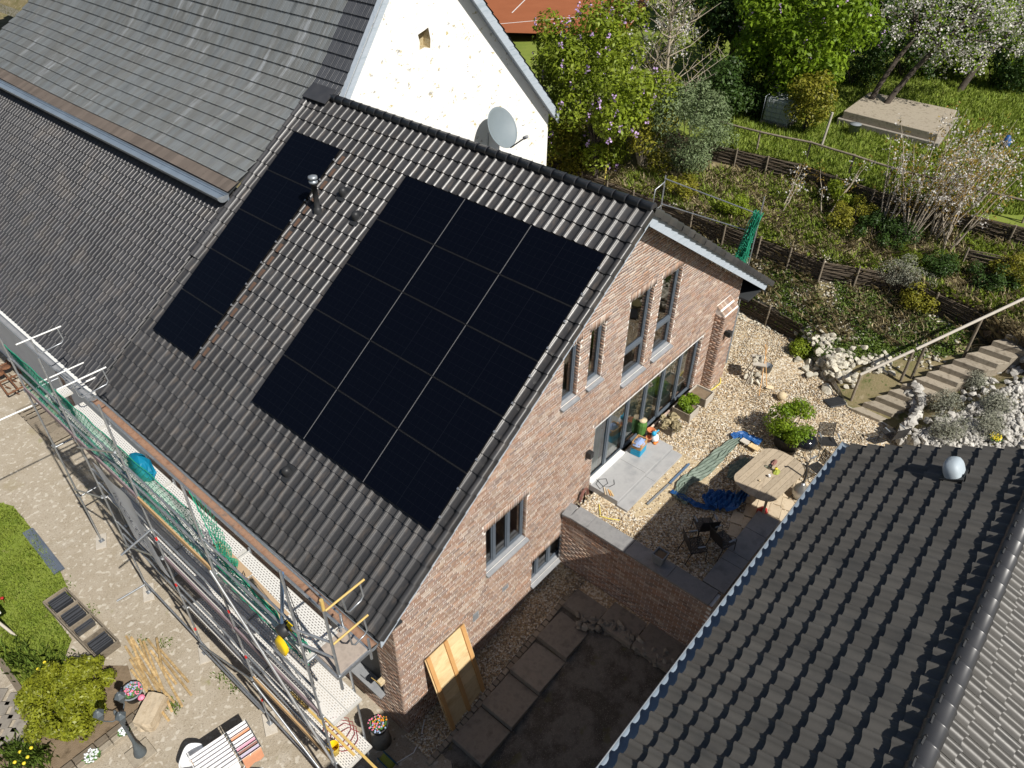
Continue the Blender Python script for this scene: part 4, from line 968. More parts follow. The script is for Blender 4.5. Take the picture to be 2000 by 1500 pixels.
# woven walls on the banks
def woven(name, line, h, label, lean=0):
    line = [np.array(p, float) for p in line]; t = thing(name, tuple(line[len(line) // 2]), label, 'woven wall')
    for i in range(len(line) - 1):
        a, b = line[i], line[i + 1]; L = np.linalg.norm(b - a); npan = max(1, int(round(L / 1.35)))
        for k in range(npan):
            p, q = a + (b - a) * k / npan, a + (b - a) * (k + 1) / npan
            d = (q - p) / np.linalg.norm(q - p); s = np.array([d[1], -d[0], 0]); s = s / np.linalg.norm(s)
            if s[0] > 0: s = -s
            MB().tube([p + s * .06 + np.array([0, 0, -.15]), p + s * .05 + np.array([0, 0, h + RNG.uniform(.02, .12)])], .035, 7).build('post', 'old_wood', t)
            m = MB(); nr = int(h / .045)
            for r in range(nr):
                z = .03 + r * .045 + RNG.uniform(-.008, .008)
                m.tube([p + (q - p) * u + s * (.02 * math.sin(u * 5 + r * 2.1) + RNG.uniform(-.012, .012) + .01) + np.array([0, 0, z + RNG.uniform(-.012, .012)]) for u in (0, .33, .66, 1)], RNG.uniform(.018, .026), 5, caps=False)
            tag(m.build('woven_panel', 'wicker', t), kind='stuff')
woven('woven_wall', [(p[0] - .05, p[1], 3.1) for p in [(19.1, 5.9), (18.8, 1.3), (18.27, -1.42)]], .85, 'lowest woven brushwood wall beside the house corner at terrace level')
woven('woven_wall', [(p[0] - .06, p[1], p[2] - .05) for p in P2[1:4] + [P2[4]] + [P2[5]] + [P2[6]]], .8, 'middle woven brushwood wall crossing the bank above the chalk rubble')
woven('woven_wall', [(p[0] - .06, p[1], p[2] - .05) for p in P4[2:8]], .72, 'upper woven brushwood wall below the lawn and its rail fence')
a = hit(1880, 512); b = hit(2005, 540); woven('woven_wall', [a, b], .5, 'short woven brushwood wall on the slope near the stair top')
# rail fence
fen = thing('rail_fence', (24.3, 0, 7.2), 'rustic wooden rail fence along the edge of the lawn', 'fence')
fl = [(24.0, 5.9), (24.0, 4.0), (24.3, 2.0), (24.1, .2), (23.9, -1.3), (23.9, -3.3), (24.1, -5.9), (24.4, -8.2)]
for i, (x, y) in enumerate(fl):
    z = drop(x, y); MB().tube([(x, y, z - .2), (x + RNG.uniform(-.03, .03), y, z + .82)], .04, 7).build('post', 'old_wood', fen)
    if i < len(fl) - 1:
        x2, y2 = fl[i + 1]; z2 = drop(x2, y2); MB().tube([(x - .03, y, z + .78), ((x + x2) / 2, (y + y2) / 2, (z + z2) / 2 + .76), (x2 - .03, y2, z2 + .78)], .042, 7).build('rail', 'old_wood', fen)

# stones: chalk heap, grey bank stones, rock garden
heap = thing('chalk_heap', (16.6, -1.9, TZ), 'heap of bright white chalk boulders at the edge of the gravel terrace', 'rock pile')
pts = []; sz = []
for k in range(46):
    x = RNG.gauss(1630, 27); y = RNG.gauss(728, 16) + (x - 1630) * .25; p = hit(x, y); pts.append(p); sz.append(RNG.uniform(.2, .46))
for k in range(16):
    p = hit(RNG.gauss(1628, 16), RNG.gauss(715, 9)); pts.append((p[0], p[1], p[2] + .18)); sz.append(RNG.uniform(.25, .42))
rocks(heap, 'limestone', pts, sz, .75)
bank = thing('bank_stones', (17.5, -2.5, 3.3), 'band of rough grey chalk stones along the foot of the bank', 'rock pile')
pts = []; sz = []
poly = [(1562, 665), (1600, 655), (1650, 690), (1700, 700), (1740, 705)]
for k in range(150):
    i = RNG.randrange(len(poly) - 1); t = RNG.random(); x = poly[i][0] + (poly[i + 1][0] - poly[i][0]) * t + RNG.gauss(0, 8); y = poly[i][1] + (poly[i + 1][1] - poly[i][1]) * t + RNG.gauss(8, 13)
    pts.append(hit(x, y)); sz.append(RNG.uniform(.12, .34))
rocks(bank, 'limestone', pts, sz, .8)
rg = thing('rock_garden', (16.5, -7.5, 3.5), 'rock garden bank covered with grey rubble stones beside the stairs', 'rock garden')
pts = []; sz = []
for k in range(280):
    x = RNG.uniform(1775, 2010); y = RNG.uniform(680, 880)
    if y < 860 - (x - 1760) * .75: continue
    pts.append(hit(x, y)); sz.append(RNG.uniform(.14, .34) * (1.2 if x < 1830 else 1))
for k in range(30):
    t = k / 30.0; x = 1772 + 14 * math.sin(t * 5); y = 770 + t * 105; p = hit(x, y); pts.append((p[0], p[1], p[2])); sz.append(RNG.uniform(.32, .5))
    pts.append((p[0] + .15, p[1] - .05, p[2] + .28)); sz.append(RNG.uniform(.28, .42))
rocks(rg, 'grey_stone', pts, sz, .8)
# scattered small stones on the slopes and pebbles on the terrace
def scatter_mesh(name, pts, s0, s1, mt, flat=.6):
    o6 = np.array([(1, 0, 0), (-1, 0, 0), (0, 1, 0), (0, -1, 0), (0, 0, 1), (0, 0, -1)], float) * .5
    F6 = np.array([(0, 2, 4), (2, 1, 4), (1, 3, 4), (3, 0, 4), (2, 0, 5), (1, 2, 5), (3, 1, 5), (0, 3, 5)])
    pts = np.array(pts); n = len(pts); ang = NR.uniform(0, 6.28, n); s = NR.uniform(s0, s1, n)
    V = np.repeat(o6[None], n, 0) * s[:, None, None] * np.stack([NR.uniform(.8, 1.5, n), NR.uniform(.7, 1.1, n), np.full(n, flat)], 1)[:, None, :]
    V += NR.normal(size=V.shape) * (s * .1)[:, None, None]
    c, t = np.cos(ang)[:, None], np.sin(ang)[:, None]
    V = np.stack([V[:, :, 0] * c - V[:, :, 1] * t, V[:, :, 0] * t + V[:, :, 1] * c, V[:, :, 2]], 2) + pts[:, None, :]
    F = (F6[None] + (np.arange(n) * 6)[:, None, None]).reshape(-1, 3)
    return npobj(name, V.reshape(-1, 3), F, mt)
pts = []
while len(pts) < 26000:
    x = NR.uniform(6.6, 19.2); y = NR.uniform(-5.2, 5)
    if y > -.03 and x < 15.3: continue
    if x > 18.3 + max(0, y) * .08 or (x - 15.7) * .8 + (y + 4.3) > 2.6 and y < -1.4: continue
    if 7.2 < x < 10.3 and -1.35 < y < 0: continue
    pts.append((x, y, TZ + .012))
tag(scatter_mesh('pebbles', pts, .03, .075, 'pebble'), 'loose tan and white pebbles covering the terrace', 'gravel', kind='stuff')
pts = [(x, y, zc(x) + .04) for x, y in zip(NR.uniform(-.05, 6.4, 3600), NR.uniform(-.8, -.02, 3600))] + [(x, y, zc(6) + .04) for x, y in zip(NR.uniform(5.3, 6.05, 1200), NR.uniform(-4.4, -.8, 1200)) if not (x < 6.25 and y < -1)]
tag(scatter_mesh('pebbles', pts, .03, .075, 'pebble'), 'loose pebbles in the strip at the foot of the gable', 'gravel', kind='stuff')
pts = []
for k in range(2600):
    t = NR.uniform(); y = NR.uniform(-6, 8); x = NR.uniform(18.2, 20.2); pts.append((x, y, drop(x, y) + .02))
tag(scatter_mesh('chalk_chips', pts, .05, .16, 'limestone'), 'white chalk chips strewn over the lower bank', 'stones', kind='stuff')
pts = []
for k in range(2600):
    p = hit(NR.uniform(1780, 2005), NR.uniform(690, 880))
    if p[1] > -6.2 - (p[0] - 15) * .55: continue
    pts.append(p + np.array([0, 0, .03]))
tag(scatter_mesh('stone_chips', pts, .07, .2, 'grey_stone', .8), 'small grey stones filling the rock garden', 'stones', kind='stuff')
# ================================================================ scaffold along the left eave
mat('net_green', [(.02, .3, .17), (.04, .4, .25)], rough=.7, scale=6, transl=.2)
mat('net_light', [(.3, .55, .42)], rough=.7)
mat('plywood', [(.3, .25, .21), (.37, .31, .26), (.26, .22, .19)], rough=.85, scale=5, bump=.1)
mat('toe_board', [(.42, .27, .13), (.5, .33, .17)], rough=.75, scale=4, stretch=(3, .5, 3))
mat('mauve_board', [(.2, .15, .17), (.26, .2, .21)], rough=.8, scale=4)
mat('cardboard', [(.4, .28, .17), (.45, .32, .2)], rough=.85, scale=2)
mat('ink', [(.02, .02, .022)], rough=.7)
mat('yellow_tube', [(.62, .42, .12), (.5, .36, .14)], rough=.5, scale=6)
mat('yellow_paint', [(.75, .52, .01), (.68, .46, .01)], rough=.4, scale=5)
mat('red_tape', [(.6, .03, .03)], rough=.5)
mat('banner_cloth', [(.8, .82, .85), (.85, .87, .9)], rough=.8, scale=1.2, transl=.45)
mat('banner_ink', [(.12, .13, .16)], rough=.8)
mat('teal_bag', [(.0, .17, .3), (.0, .22, .36)], rough=.6, scale=3, transl=.15)
mat('blue_steel', [(.12, .2, .33), (.15, .24, .38)], rough=.4, metal=.4)
def deck_mat():
    m = bpy.data.materials.new('perforated_steel'); m.use_nodes = True; nt = m.node_tree; L = nt.links; b = nt.nodes['Principled BSDF']
    g = _n(nt, 'ShaderNodeNewGeometry'); mp = _n(nt, 'ShaderNodeMapping'); mp.inputs['Rotation'].default_value = (0, 0, math.radians(90)); L.new(g.outputs['Position'], mp.inputs['Vector'])
    br = _n(nt, 'ShaderNodeTexBrick'); br.inputs['Scale'].default_value = 1.0; br.inputs['Brick Width'].default_value = .085; br.inputs['Row Height'].default_value = .045; br.inputs['Mortar Size'].default_value = .0165; br.inputs['Mortar Smooth'].default_value = 0.0
    br.inputs['Color1'].default_value = br.inputs['Color2'].default_value = (1, 1, 1, 1); br.inputs['Mortar'].default_value = (0, 0, 0, 1); L.new(mp.outputs[0], br.inputs['Vector'])
    b.inputs['Base Color'].default_value = (.72, .7, .66, 1); b.inputs['Roughness'].default_value = .5; b.inputs['Metallic'].default_value = .15
    t = _n(nt, 'ShaderNodeBsdfTransparent'); x = _n(nt, 'ShaderNodeMixShader'); L.new(br.outputs['Color'], x.inputs[0]); L.new(b.outputs[0], x.inputs[1]); L.new(t.outputs[0], x.inputs[2])
    L.new(x.outputs[0], nt.nodes['Material Output'].inputs['Surface']); MATS['perforated_steel'] = m
deck_mat()
mat('deck_steel', [(.55, .54, .5), (.62, .6, .56)], rough=.5, metal=.15, scale=6)
XO, XI = -2.10, -1.28
BAYS = [-.15, 2.85, 5.85, 8.85, 11.75]
sc = thing('eave_scaffold', (-1.7, 5.8, 0), 'galvanised tube scaffold with steel decks along the house eave', 'scaffold')
R_ = .026
def tb(name, a, b, r=R_, m='galv', par=None): return MB().tube([a, b], r, 8).build(name, m, par or sc)
top = {-.15: 8.75, 2.85: 8.7, 5.85: 8.9, 8.85: 8.6, 11.75: 7.85}
for y in BAYS:
    tb('standard', (XO, y, .1), (XO, y, top[y])); tb('standard', (XI, y, .1), (XI, y, 6.15))
    for x in (XO, XI):
        MB().tube([(x, y, .03), (x, y, .42)], .019, 7).build('jack', 'galv', sc)
        MB().obox((x, y, .045), (.15, .15, .012)).build('base_plate', 'galv', sc)
        if x == XO: MB().obox((x - .02, y, .02), (.3, .62, .04), Matrix.Rotation(-.45, 3, 'Z')).build('sole_board', 'rail_wood', sc, bevel=.004)
    for z in (2.05, 4.05, 6.05): tb('transom', (XO, y, z), (XI, y, z))
    for z in (2.08, 4.08, 6.08, 7.1):
        MB().obox((XO, y + .05, z), (.09, .1, .06)).build('coupler', 'galv', sc)
    for z in (1.1, 3.0, 4.75): MB().tube([(XO, y, z), (XO, y, z + .12)], .0275, 8).build('marker_tape', 'red_tape', sc) if (y in (2.85, 5.85)) else None
# guard rails
for i in range(4):
    a, b = BAYS[i], BAYS[i + 1]
    for z in (7.12, 6.62): tb('guard_rail', (XO + .03, a, z), (XO + .03, b, z))
    if i < 3:
        for z in (5.1, 4.6, 3.1, 2.6): tb('guard_rail', (XO + .03, a, z), (XO + .03, b, z))
    tb('ledger', (XO, a, .55), (XO, b, .55)) if i < 3 else None
    tb('inner_ledger', (XI + .03, a, 6.2), (XI + .03, b, 6.2))
tb('brace', (XO - .05, 2.9, 6.2), (XO - .05, -.2, 2.3), .031, 'alu')
tb('brace', (XO - .05, 2.85, 2.1), (XO - .05, 5.85, .5)); tb('brace', (XO - .05, 8.85, 2.2), (XO - .05, 5.85, 4.1)); tb('brace', (XO - .06, 8.85, 5.9), (XO - .06, 5.9, 7.6))
tb('brace', (XO - .05, 11.75, 2.4), (XO - .05, 8.85, 4.1)); tb('brace', (XO - .05, -.15, .4), (XO - .05, 2.85, 2.0)); tb('brace', (XO - .05, 2.85, .6), (XO - .05, 5.85, .35))
tb('tie_tube', (-.2, 11.85, 5.5), (-5.2, 12.0, 5.5), .026, 'white_trim')
tb('tie_tube', (XO + .1, 10.6, 6.9), (-.85, 10.6, 6.9), .02, 'white_trim'); tb('tie_tube', (XO, 5.9, 5.1), (XO - .75, 6.1, 4.7), .028)
tb('tie_tube', (XO, 8.9, .35), (XO - .8, 9.1, .2), .028)
# decks: two perforated planks per bay and level
def planks(z, y0, y1, miss=()):
    for k, (xa, xb) in enumerate(((XO + .06, XO + .40), (XO + .43, XI - .06))):
        if k in miss: continue
        MB().add([(xa, y0, z), (xb, y0, z), (xb, y1, z), (xa, y1, z)], [(0, 1, 2, 3)]).build('deck_plank', 'perforated_steel', sc)
        MB().box(xa - .012, xa, y0, y1, z - .05, z + .004).box(xb, xb + .012, y0, y1, z - .05, z + .004).box(xa, xb, y0, y0 + .05, z - .05, z + .006).box(xa, xb, y1 - .05, y1, z - .05, z + .006).build('plank_rim', 'deck_steel', sc)
for i in range(4):
    a, b = BAYS[i] + .03, BAYS[i + 1] - .03
    if i == 3: planks(6.1, a, a + 1.3); planks(6.1, a + 1.9, a + 2.3)
    else: planks(6.1, a, b)
    if i < 3: planks(4.1, a - (.35 if i == 0 else 0), b)
    if i < 2: planks(2.1, a - (.35 if i == 0 else 0), b)
for (y0, y1, z, m) in ((2.9, 5.8, 6.12, 'toe_board'), (2.9, 5.7, 4.12, 'mauve_board'), (-.1, 2.8, 4.12, 'mauve_board'), (5.9, 8.8, 6.12, 'mauve_board'), (-.1, 2.8, 2.12, 'toe_board'), (8.9, 11.7, 6.12, 'mauve_board')):
    MB().box(XO - .035, XO + .0, y0, y1, z, z + .16).build('toe_board', m, sc)
# cantilever platform at the gable end
MB().box(-1.87, -1.2, -.8, -.06, 6.06, 6.1).build('end_platform', 'plywood', sc)
for (a, b) in (((-1.9, -.82, 6.03), (-1.17, -.82, 6.03)), ((-1.9, -.04, 6.03), (-1.17, -.04, 6.03)), ((-1.9, -.82, 6.03), (-1.9, 0, 6.03)), ((-1.17, -.82, 6.03), (-1.17, 0, 6.03))): MB().bar(a, b, .05, .08).build('platform_edge', 'galv', sc)
tb('end_post', (-1.86, -.8, 5.6), (-1.86, -.8, 8.3), .03); tb('end_post', (-1.15, -.82, 5.75), (-1.15, -.82, 6.4), .028); tb('end_post', (-1.15, -.02, 5.75), (-1.15, -.02, 6.4), .028)
MB().tube([(-1.86, -.8, 8.05), (-1.86, -.8, 8.32)], .034, 8).build('marker_tape', 'yellow_tube', sc)
def stirrup(y, z, x0, x1, m):
    tb('guard_bar', (x0, y, z), (x1, y, z), .022, m)
    MB().tube([(x0 + .35, y, z), (x0 + .38, y, z - .42), (x0 + .44, y, z - .5), (x1 - .14, y, z - .46), (x1 - .07, y, z - .38), (x1 - .1, y, z)], .018, 7).build('guard_loop', 'galv', sc)
stirrup(-.8, 8.0, -1.84, -1.0, 'yellow_tube'); stirrup(-.8, 7.02, -1.86, -1.05, 'yellow_tube')
stirrup(11.75, 7.45, -1.85, -.72, 'white_trim'); stirrup(9.3, 7.35, -1.95, -.75, 'white_trim')
tb('top_rail', (XO, -.15, 7.1), (-1.86, -.8, 7.1)); tb('top_rail', (XO, 0.0, 6.6), (-1.86, -.8, 6.6))
MB().tube([(-1.25, 11.75, 6.3), (-1.22, 8.85, 6.75), (-1.22, 5.85, 6.75), (-1.22, 2.85, 6.7), (-1.22, -.1, 6.6)], .024, 8).build('inner_guard_rail', 'galv', sc)
# green safety net on the outer side
def net(y0, y1, z0f, z1f, x, name, cell=.078, bulge=.05, mat_='net_green'):
    m = MB(); L = y1 - y0; n = int(L / cell)
    def pt(s, t):
        y = y0 + L * s; z0 = z0f(s); z1 = z1f(s); z = z0 + (z1 - z0) * t
        return (x + bulge * math.sin(PI * t) * (1 + .5 * math.sin(s * 21)) + .008 * math.sin(s * 60 + t * 9), y, z - .05 * t * abs(math.sin(s * PI * L / 1.5)))
    nt_ = 24; V = []; E = []
    for i in range(n + 1):
        for j in range(nt_ + 1): V.append(pt(i / n, j / nt_))
    for i in range(n):
        for j in range(nt_):
            a = i * (nt_ + 1) + j
            if (i + j) % 2 == 0: E.append((a, a + nt_ + 2))
            else: E.append((a + 1, a + nt_ + 1))
    for (a, b) in E: m.tube([V[a], V[b]], .0058, 3, caps=False)
    tag(m.build(name, mat_, sc), kind='stuff')
    MB().tube([pt(i / 40, 1) for i in range(41)], .011, 5).build('net_rope', mat_, sc); MB().tube([pt(i / 40, 0) for i in range(41)], .011, 5).build('net_rope', mat_, sc)
net(2.9, 11.75, lambda s: 6.05, lambda s: 7.9 - .3 * s, XO + .02, 'safety_net')
net(-.1, 2.85, lambda s: 5.85 + .15 * s, lambda s: 6.55 + .5 * s, XO + .06, 'safety_net', bulge=.1)
net(2.45, 2.95, lambda s: 6.15, lambda s: 6.5 + 1.9 * s, XO + .12, 'safety_net', cell=.05, bulge=.2)
# things on the scaffold
bn = thing('banner', (XO - .08, 6.7, 3.5), 'grey white cloth banner with dark lettering tied to the scaffold', 'banner')
A = [np.array([XO - .09, 8.0, 6.0]), np.array([XO - .09, 6.25, 5.95]), np.array([XO - .09, 5.75, 3.45]), np.array([XO - .09, 7.2, 3.9])]
P = []
for i in range(13):
    t = i / 12; P.append([tuple((A[0] * (1 - s) + A[1] * s) * (1 - t) + (A[3] * (1 - s) + A[2] * s) * t + np.array([.02 * math.sin(s * 9 + t * 4), 0, 0])) for s in [k / 8 for k in range(9)]])
MB().grid(P).build('cloth', 'banner_cloth', bn)
def text(s, name, size, M, mat_, parent=None, ext=.002):
    c = bpy.data.curves.new(name, 'FONT'); c.body = s; c.size = size; c.extrude = ext; c.align_x = 'CENTER'; c.align_y = 'CENTER'
    o = bpy.data.objects.new(name, c); COL.objects.link(o); dg = bpy.context.evaluated_depsgraph_get(); dg.update(); me = bpy.data.meshes.new_from_object(o.evaluated_get(dg)); bpy.data.objects.remove(o)
    me.materials.clear(); me.materials.append(MATS[mat_]); return inst(name, me, M, parent)
ax = np.array([0, -.53, -.85]); ax /= np.linalg.norm(ax); nn = np.array([-1.0, 0, 0]); ayy = np.cross(nn, ax)
text('leVOLTEC', 'lettering', .36, frame_mat((XO - .135, 6.72, 4.9), ax, ayy, nn), 'banner_ink', bn)
MB().obox((XO - .13, 6.95, 4.75), (.003, .02, 1.0), np.array([nn, ayy, ax]).T).build('underline', 'banner_ink', bn)
cbd = thing('cardboard_sheet', (-1.75, 2.2, 6.13), 'long brown cardboard sheets with black marks lying on the top deck', 'cardboard')
for (p, q) in (((-1.68, 3.5), (-1.72, 2.25)), ((-1.74, 2.2), (-1.80, .9))): MB().bar((*p, 6.125), (*q, 6.125), .22, .012).build('sheet', 'cardboard', cbd)
for (x, y, r) in ((-1.7, 3.1, .3), (-1.74, 2.35, 1.4), (-1.77, 1.9, .7)):
    MB().bar((x - .05, y, 6.134), (x + .05, y + .06 * r, 6.134), .018, .003).bar((x, y - .05, 6.134), (x + .03, y + .04, 6.134), .018, .003).build('black_mark', 'ink', cbd)
# teal sack
n = 14; m = MB(); c = np.array([-1.62, 6.5, 6.12]); P = []
for i in range(9):
    t = i / 8; r = .34 * math.sin(PI * min(t * .9 + .12, 1)) ** .5
    P.append([tuple(c + np.array([.6 * r * math.cos(2 * PI * k / n) * (1 + .15 * math.sin(k * 3 + i)), 1.35 * r * math.sin(2 * PI * k / n) * (1 + .12 * math.sin(k * 2.3 + i * 1.7)), t * .62])) for k in range(n + 1)])
m.grid(P, smooth=False); solo(m.build('sack', 'teal_bag'), 'crumpled teal plastic sack standing on the top deck behind the net', 'sack')
# hoist hanging on the end standard
ho = thing('hoist', (XO + .02, .35, 6.3), 'yellow and black cable hoist on a blue grey arm at the scaffold end', 'hoist')
MB().tube([(XO + .08, -.02, 8.5), (XO + .06, .3, 7.3), (XO + .02, .42, 6.75)], .035, 10).build('arm', 'blue_steel', ho)
MB().lathe((XO + .02, .38, 6.58), [(0, -.14), (.13, -.12), (.14, 0), (.13, .12), (0, .14)], 16, axis=np.array([[0, 0, 1], [0, 1, 0], [-1, 0, 0]])).build('motor', 'black_plastic', ho)
m = MB(); n = 18; P = []
for r, d in ((1, 0), (1, .1), (.93, .13), (.5, .14), (.01, .14)): P.append([(XO - .12 - d * .6, .3 + .17 * r * math.cos(2 * PI * k / n), 6.36 - d * .5 + .21 * r * math.sin(2 * PI * k / n)) for k in range(n + 1)])
m.grid(P); m.build('cover', 'yellow_paint', ho)
MB().obox((XO + .1, .32, 6.66), (.1, .18, .1)).build('bracket', 'yellow_paint', ho)
for k in range(2): MB().tube([(XO + .1 + .04 * k, .15, 8.4), (XO + .16, .1 - .1 * k, 7.0), (XO + .1, .0, 6.0 - k)], .008, 5).build('cable', 'black_plastic', ho)
# boards, leads and bucket on the lower decks
for k, (a, b) in enumerate((((-1.60, -.95, 2.14), (-1.62, 1.9, 2.14)), ((-1.72, -.35, 2.14), (-1.74, 1.9, 2.14)))): solo(MB().bar(a, b, .055, .03).build('wooden_pole', 'yellow_tube'), ('yellow wooden pole overhanging the end of the lowest deck', 'shorter yellow wooden pole lying wholly on the lowest deck')[k], 'pole')
mat('red_wire', [(.28, .04, .05)], rough=.6)
pts = [(-1.62 + .3 * math.cos(k * .9) * (1 + .2 * math.sin(k)), -.02 + .3 * math.sin(k * .9) + .02 * k, 2.13 + .004 * (k % 3)) for k in range(26)]
solo(MB().tube(pts, .009, 5).build('red_lead', 'red_wire'), 'tangled red electric lead on the lowest scaffold deck', 'cable')
solo(MB().lathe((-1.95, .05, 2.12), [(0, .0), (.11, 0), (.13, .25), (.135, .26), (.12, .25), (.1, .03)], 16).build('yellow_bucket', 'yellow_paint'), 'yellow bucket at the outer edge of the lowest scaffold deck', 'bucket')
MB()
# rear scaffold piece beyond the far eave
s2 = thing('rear_scaffold', (18.2, 3.5, 3.2), 'scaffold guard rails with bunched green net beyond the far eave', 'scaffold')
p1 = np.array(atX(1300, 345, 17.9)); p2 = np.array(atX(1492, 390, 17.9)); z_t = (p1[2] + p2[2]) / 2
for p, h in ((p1, .05), (p2, .1)): tb('standard', (p[0], p[1], 3.2), (p[0], p[1], p[2] + h), R_, 'galv', s2)
q1 = np.array(atX(1297, 400, 17.9)); q2 = np.array(atX(1460, 450, 17.9))
tb('guard_rail', (p1[0], p1[1], p1[2] - .08), (p2[0], p2[1], p2[2] - .55), .024, 'galv', s2); tb('guard_rail', (q1[0], p1[1], q1[2]), (q2[0], p2[1], q2[2]), .024, 'galv', s2)
a = p1 - np.array([0, 0, .2]); MB().tube([a, a + np.array([-.62, 0, -.1]), a + np.array([-.66, 0, -.75]), a + np.array([-.2, 0, -.95]), a + np.array([0, 0, -.9])], .022, 7).build('guard_loop', 'galv', s2)
def bunch(parent, A, B, w, seed):
    r = random.Random(seed); m = MB()
    for k in range(46):
        o1 = np.array([r.uniform(-w, w), r.uniform(-w, w), 0]) * .5; o2 = np.array([r.uniform(-w, w), r.uniform(-w, w), 0])
        pts = [A + (B - A) * t + o1 * (1 - t) + o2 * t + np.array([math.sin(t * 12 + k) * .05, math.cos(t * 9 + k) * .05, 0]) for t in [i / 7 for i in range(8)]]
        m.tube(pts, .013, 4, caps=False)
    for k in range(60):
        t = r.uniform(0.02, .98); c = A + (B - A) * t; u = w * (.5 + .5 * t)
        m.tube([c + np.array([-u, r.uniform(-u, u), r.uniform(-.1, .1)]), c + np.array([r.uniform(-u, u), u * .5, r.uniform(-.1, .1)]), c + np.array([u, r.uniform(-u, u), r.uniform(-.1, .1)])], .012, 4, caps=False)
    tag(m.build('bunched_net', 'net_green', parent), kind='stuff')
bunch(s2, p2 + np.array([0, .1, -.5]), np.array([p2[0] - .1, p2[1] + .35, p2[2] - 2.9]), .26, 3)
# ================================================================ things in the yard
mat('rust', [(.2, .085, .035), (.12, .055, .03), (.28, .13, .06)], rough=.9, scale=9, bump=.3)
mat('corrugated', [(.2, .24, .3), (.28, .32, .38)], rough=.4, metal=.6, scale=2)
mat('batten_wood', [(.4, .27, .12), (.5, .36, .18), (.32, .21, .09), (.44, .33, .17)], rough=.8, scale=2, piece=.25, stretch=(3, 3, 3), bump=.15)
mat('fresh_wood', [(.56, .4, .2), (.66, .5, .28), (.48, .33, .16)], rough=.7, scale=1.6, piece=.12, stretch=(1, 6, 1.5), bump=.1)
mat('orange_wood', [(.5, .27, .1), (.58, .33, .13)], rough=.7, scale=3, piece=.1)
mat('weathered_teak', [(.33, .265, .185), (.4, .33, .24), (.27, .215, .15)], rough=.8, scale=2.2, piece=.14, stretch=(2, 5, 2), bump=.12)
mat('iron_black', [(.018, .019, .02), (.03, .03, .032)], rough=.45, scale=6)
mat('lamp_iron', [(.06, .075, .085), (.09, .105, .115)], rough=.5, scale=6)
mat('enamel_black', [(.008, .009, .012)], rough=.12, spec=.6)
mat('steel', [(.45, .45, .44), (.35, .35, .34)], rough=.3, metal=.8, scale=6)
mat('plastic_white', [(.8, .81, .82)], rough=.45)
mat('tank_plastic', [(.4, .42, .4), (.3, .33, .3)], rough=.5, scale=3)
mat('plastic_blue', [(.02, .33, .55)], rough=.4)
mat('tarp_blue', [(.015, .075, .24), (.02, .11, .32)], rough=.45, scale=5, bump=.25, bscale=9)
mat('tarp_green', [(.12, .16, .13), (.17, .21, .17)], rough=.6, scale=4, bump=.25, bscale=8)
mat('terracotta', [(.5, .17, .07)], rough=.8, scale=4)
mat('crate_wood', [(.42, .24, .1), (.5, .3, .13)], rough=.75, scale=4)
mat('denim', [(.2, .28, .48), (.3, .38, .58)], rough=.9, scale=12, bump=.3)
mat('leaf_pot', [(.06, .16, .03), (.1, .22, .05)], rough=.6, scale=8)
mat('orange', [(.75, .22, .03)], rough=.5)
mat('pale_sand', [(.6, .5, .34), (.5, .4, .25)], rough=.95, scale=14, bump=.5)
mat('earth_patch', [(.42, .33, .2), (.5, .41, .27), (.36, .28, .17)], rough=.95, scale=5, bump=.6)
mat('red_bag', [(.4, .02, .02)], rough=.5)
mat('grey_pot', [(.17, .19, .21), (.22, .24, .26)], rough=.7, scale=4)
mat('hose_brown', [(.16, .075, .06), (.22, .1, .08)], rough=.6, scale=9)
mat('hose_yellow', [(.7, .58, .12)], rough=.5)
mat('reel_blue', [(.02, .1, .17)], rough=.5)
mat('cable_green', [(.3, .34, .05)], rough=.5)
mat('pink', [(.75, .12, .2), (.8, .3, .45)], rough=.6, scale=30)
mat('flower_orange', [(.75, .3, .02)], rough=.6); mat('flower_white', [(.75, .78, .8)], rough=.6); mat('flower_yellow', [(.75, .6, .04)], rough=.6); mat('flower_blue', [(.35, .45, .65)], rough=.6); mat('flower_purple', [(.42, .27, .55), (.55, .4, .62)], rough=.6, scale=9)
for nm, c in (('cloth_orange', (.6, .28, .16)), ('cloth_lilac', (.42, .38, .5)), ('cloth_brown', (.25, .13, .11)), ('cloth_pink', (.6, .3, .4)), ('cloth_white', (.75, .74, .76))): mat(nm, [c], rough=.9, scale=8)
Rz = lambda a: Matrix.Rotation(a, 3, 'Z')
def P0z(x, y, z=0.0): return np.array(at(x, y, z))
# rusty implement
p = P0z(22, 745); im = thing('farm_implement', tuple(p), 'rusty old harrow frame standing on the mossy yard corner', 'farm implement')
for a, b in (((-.5, -1.2), (-.3, 1.1)), ((.5, -1.1), (.35, 1.1)), ((-.5, -1.2), (.5, -1.1)), ((-.35, .9), (.38, .9)), ((-.42, -.2), (.45, -.2)), ((-.1, -1.1), (0, 1.2))):
    MB().tube([p + np.array([*a, .28]), p + np.array([*b, .3])], .035, 6).build('frame_bar', 'rust', im)
for k in range(8):
    c = p + np.array([RNG.uniform(-.45, .45), -1.1 + k * .3, .3]); MB().tube([c, c + np.array([.05, .05, -.15]), c + np.array([.14, .0, -.28])], .022, 6).build('tine', 'rust', im)
for c in ((-.2, .3), (.15, .55)): MB().lathe(p + np.array([*c, .35]), [(.0, -.03), (.17, -.03), (.19, .0), (.17, .03), (0, .03)], 14).build('disc', 'rust', im)
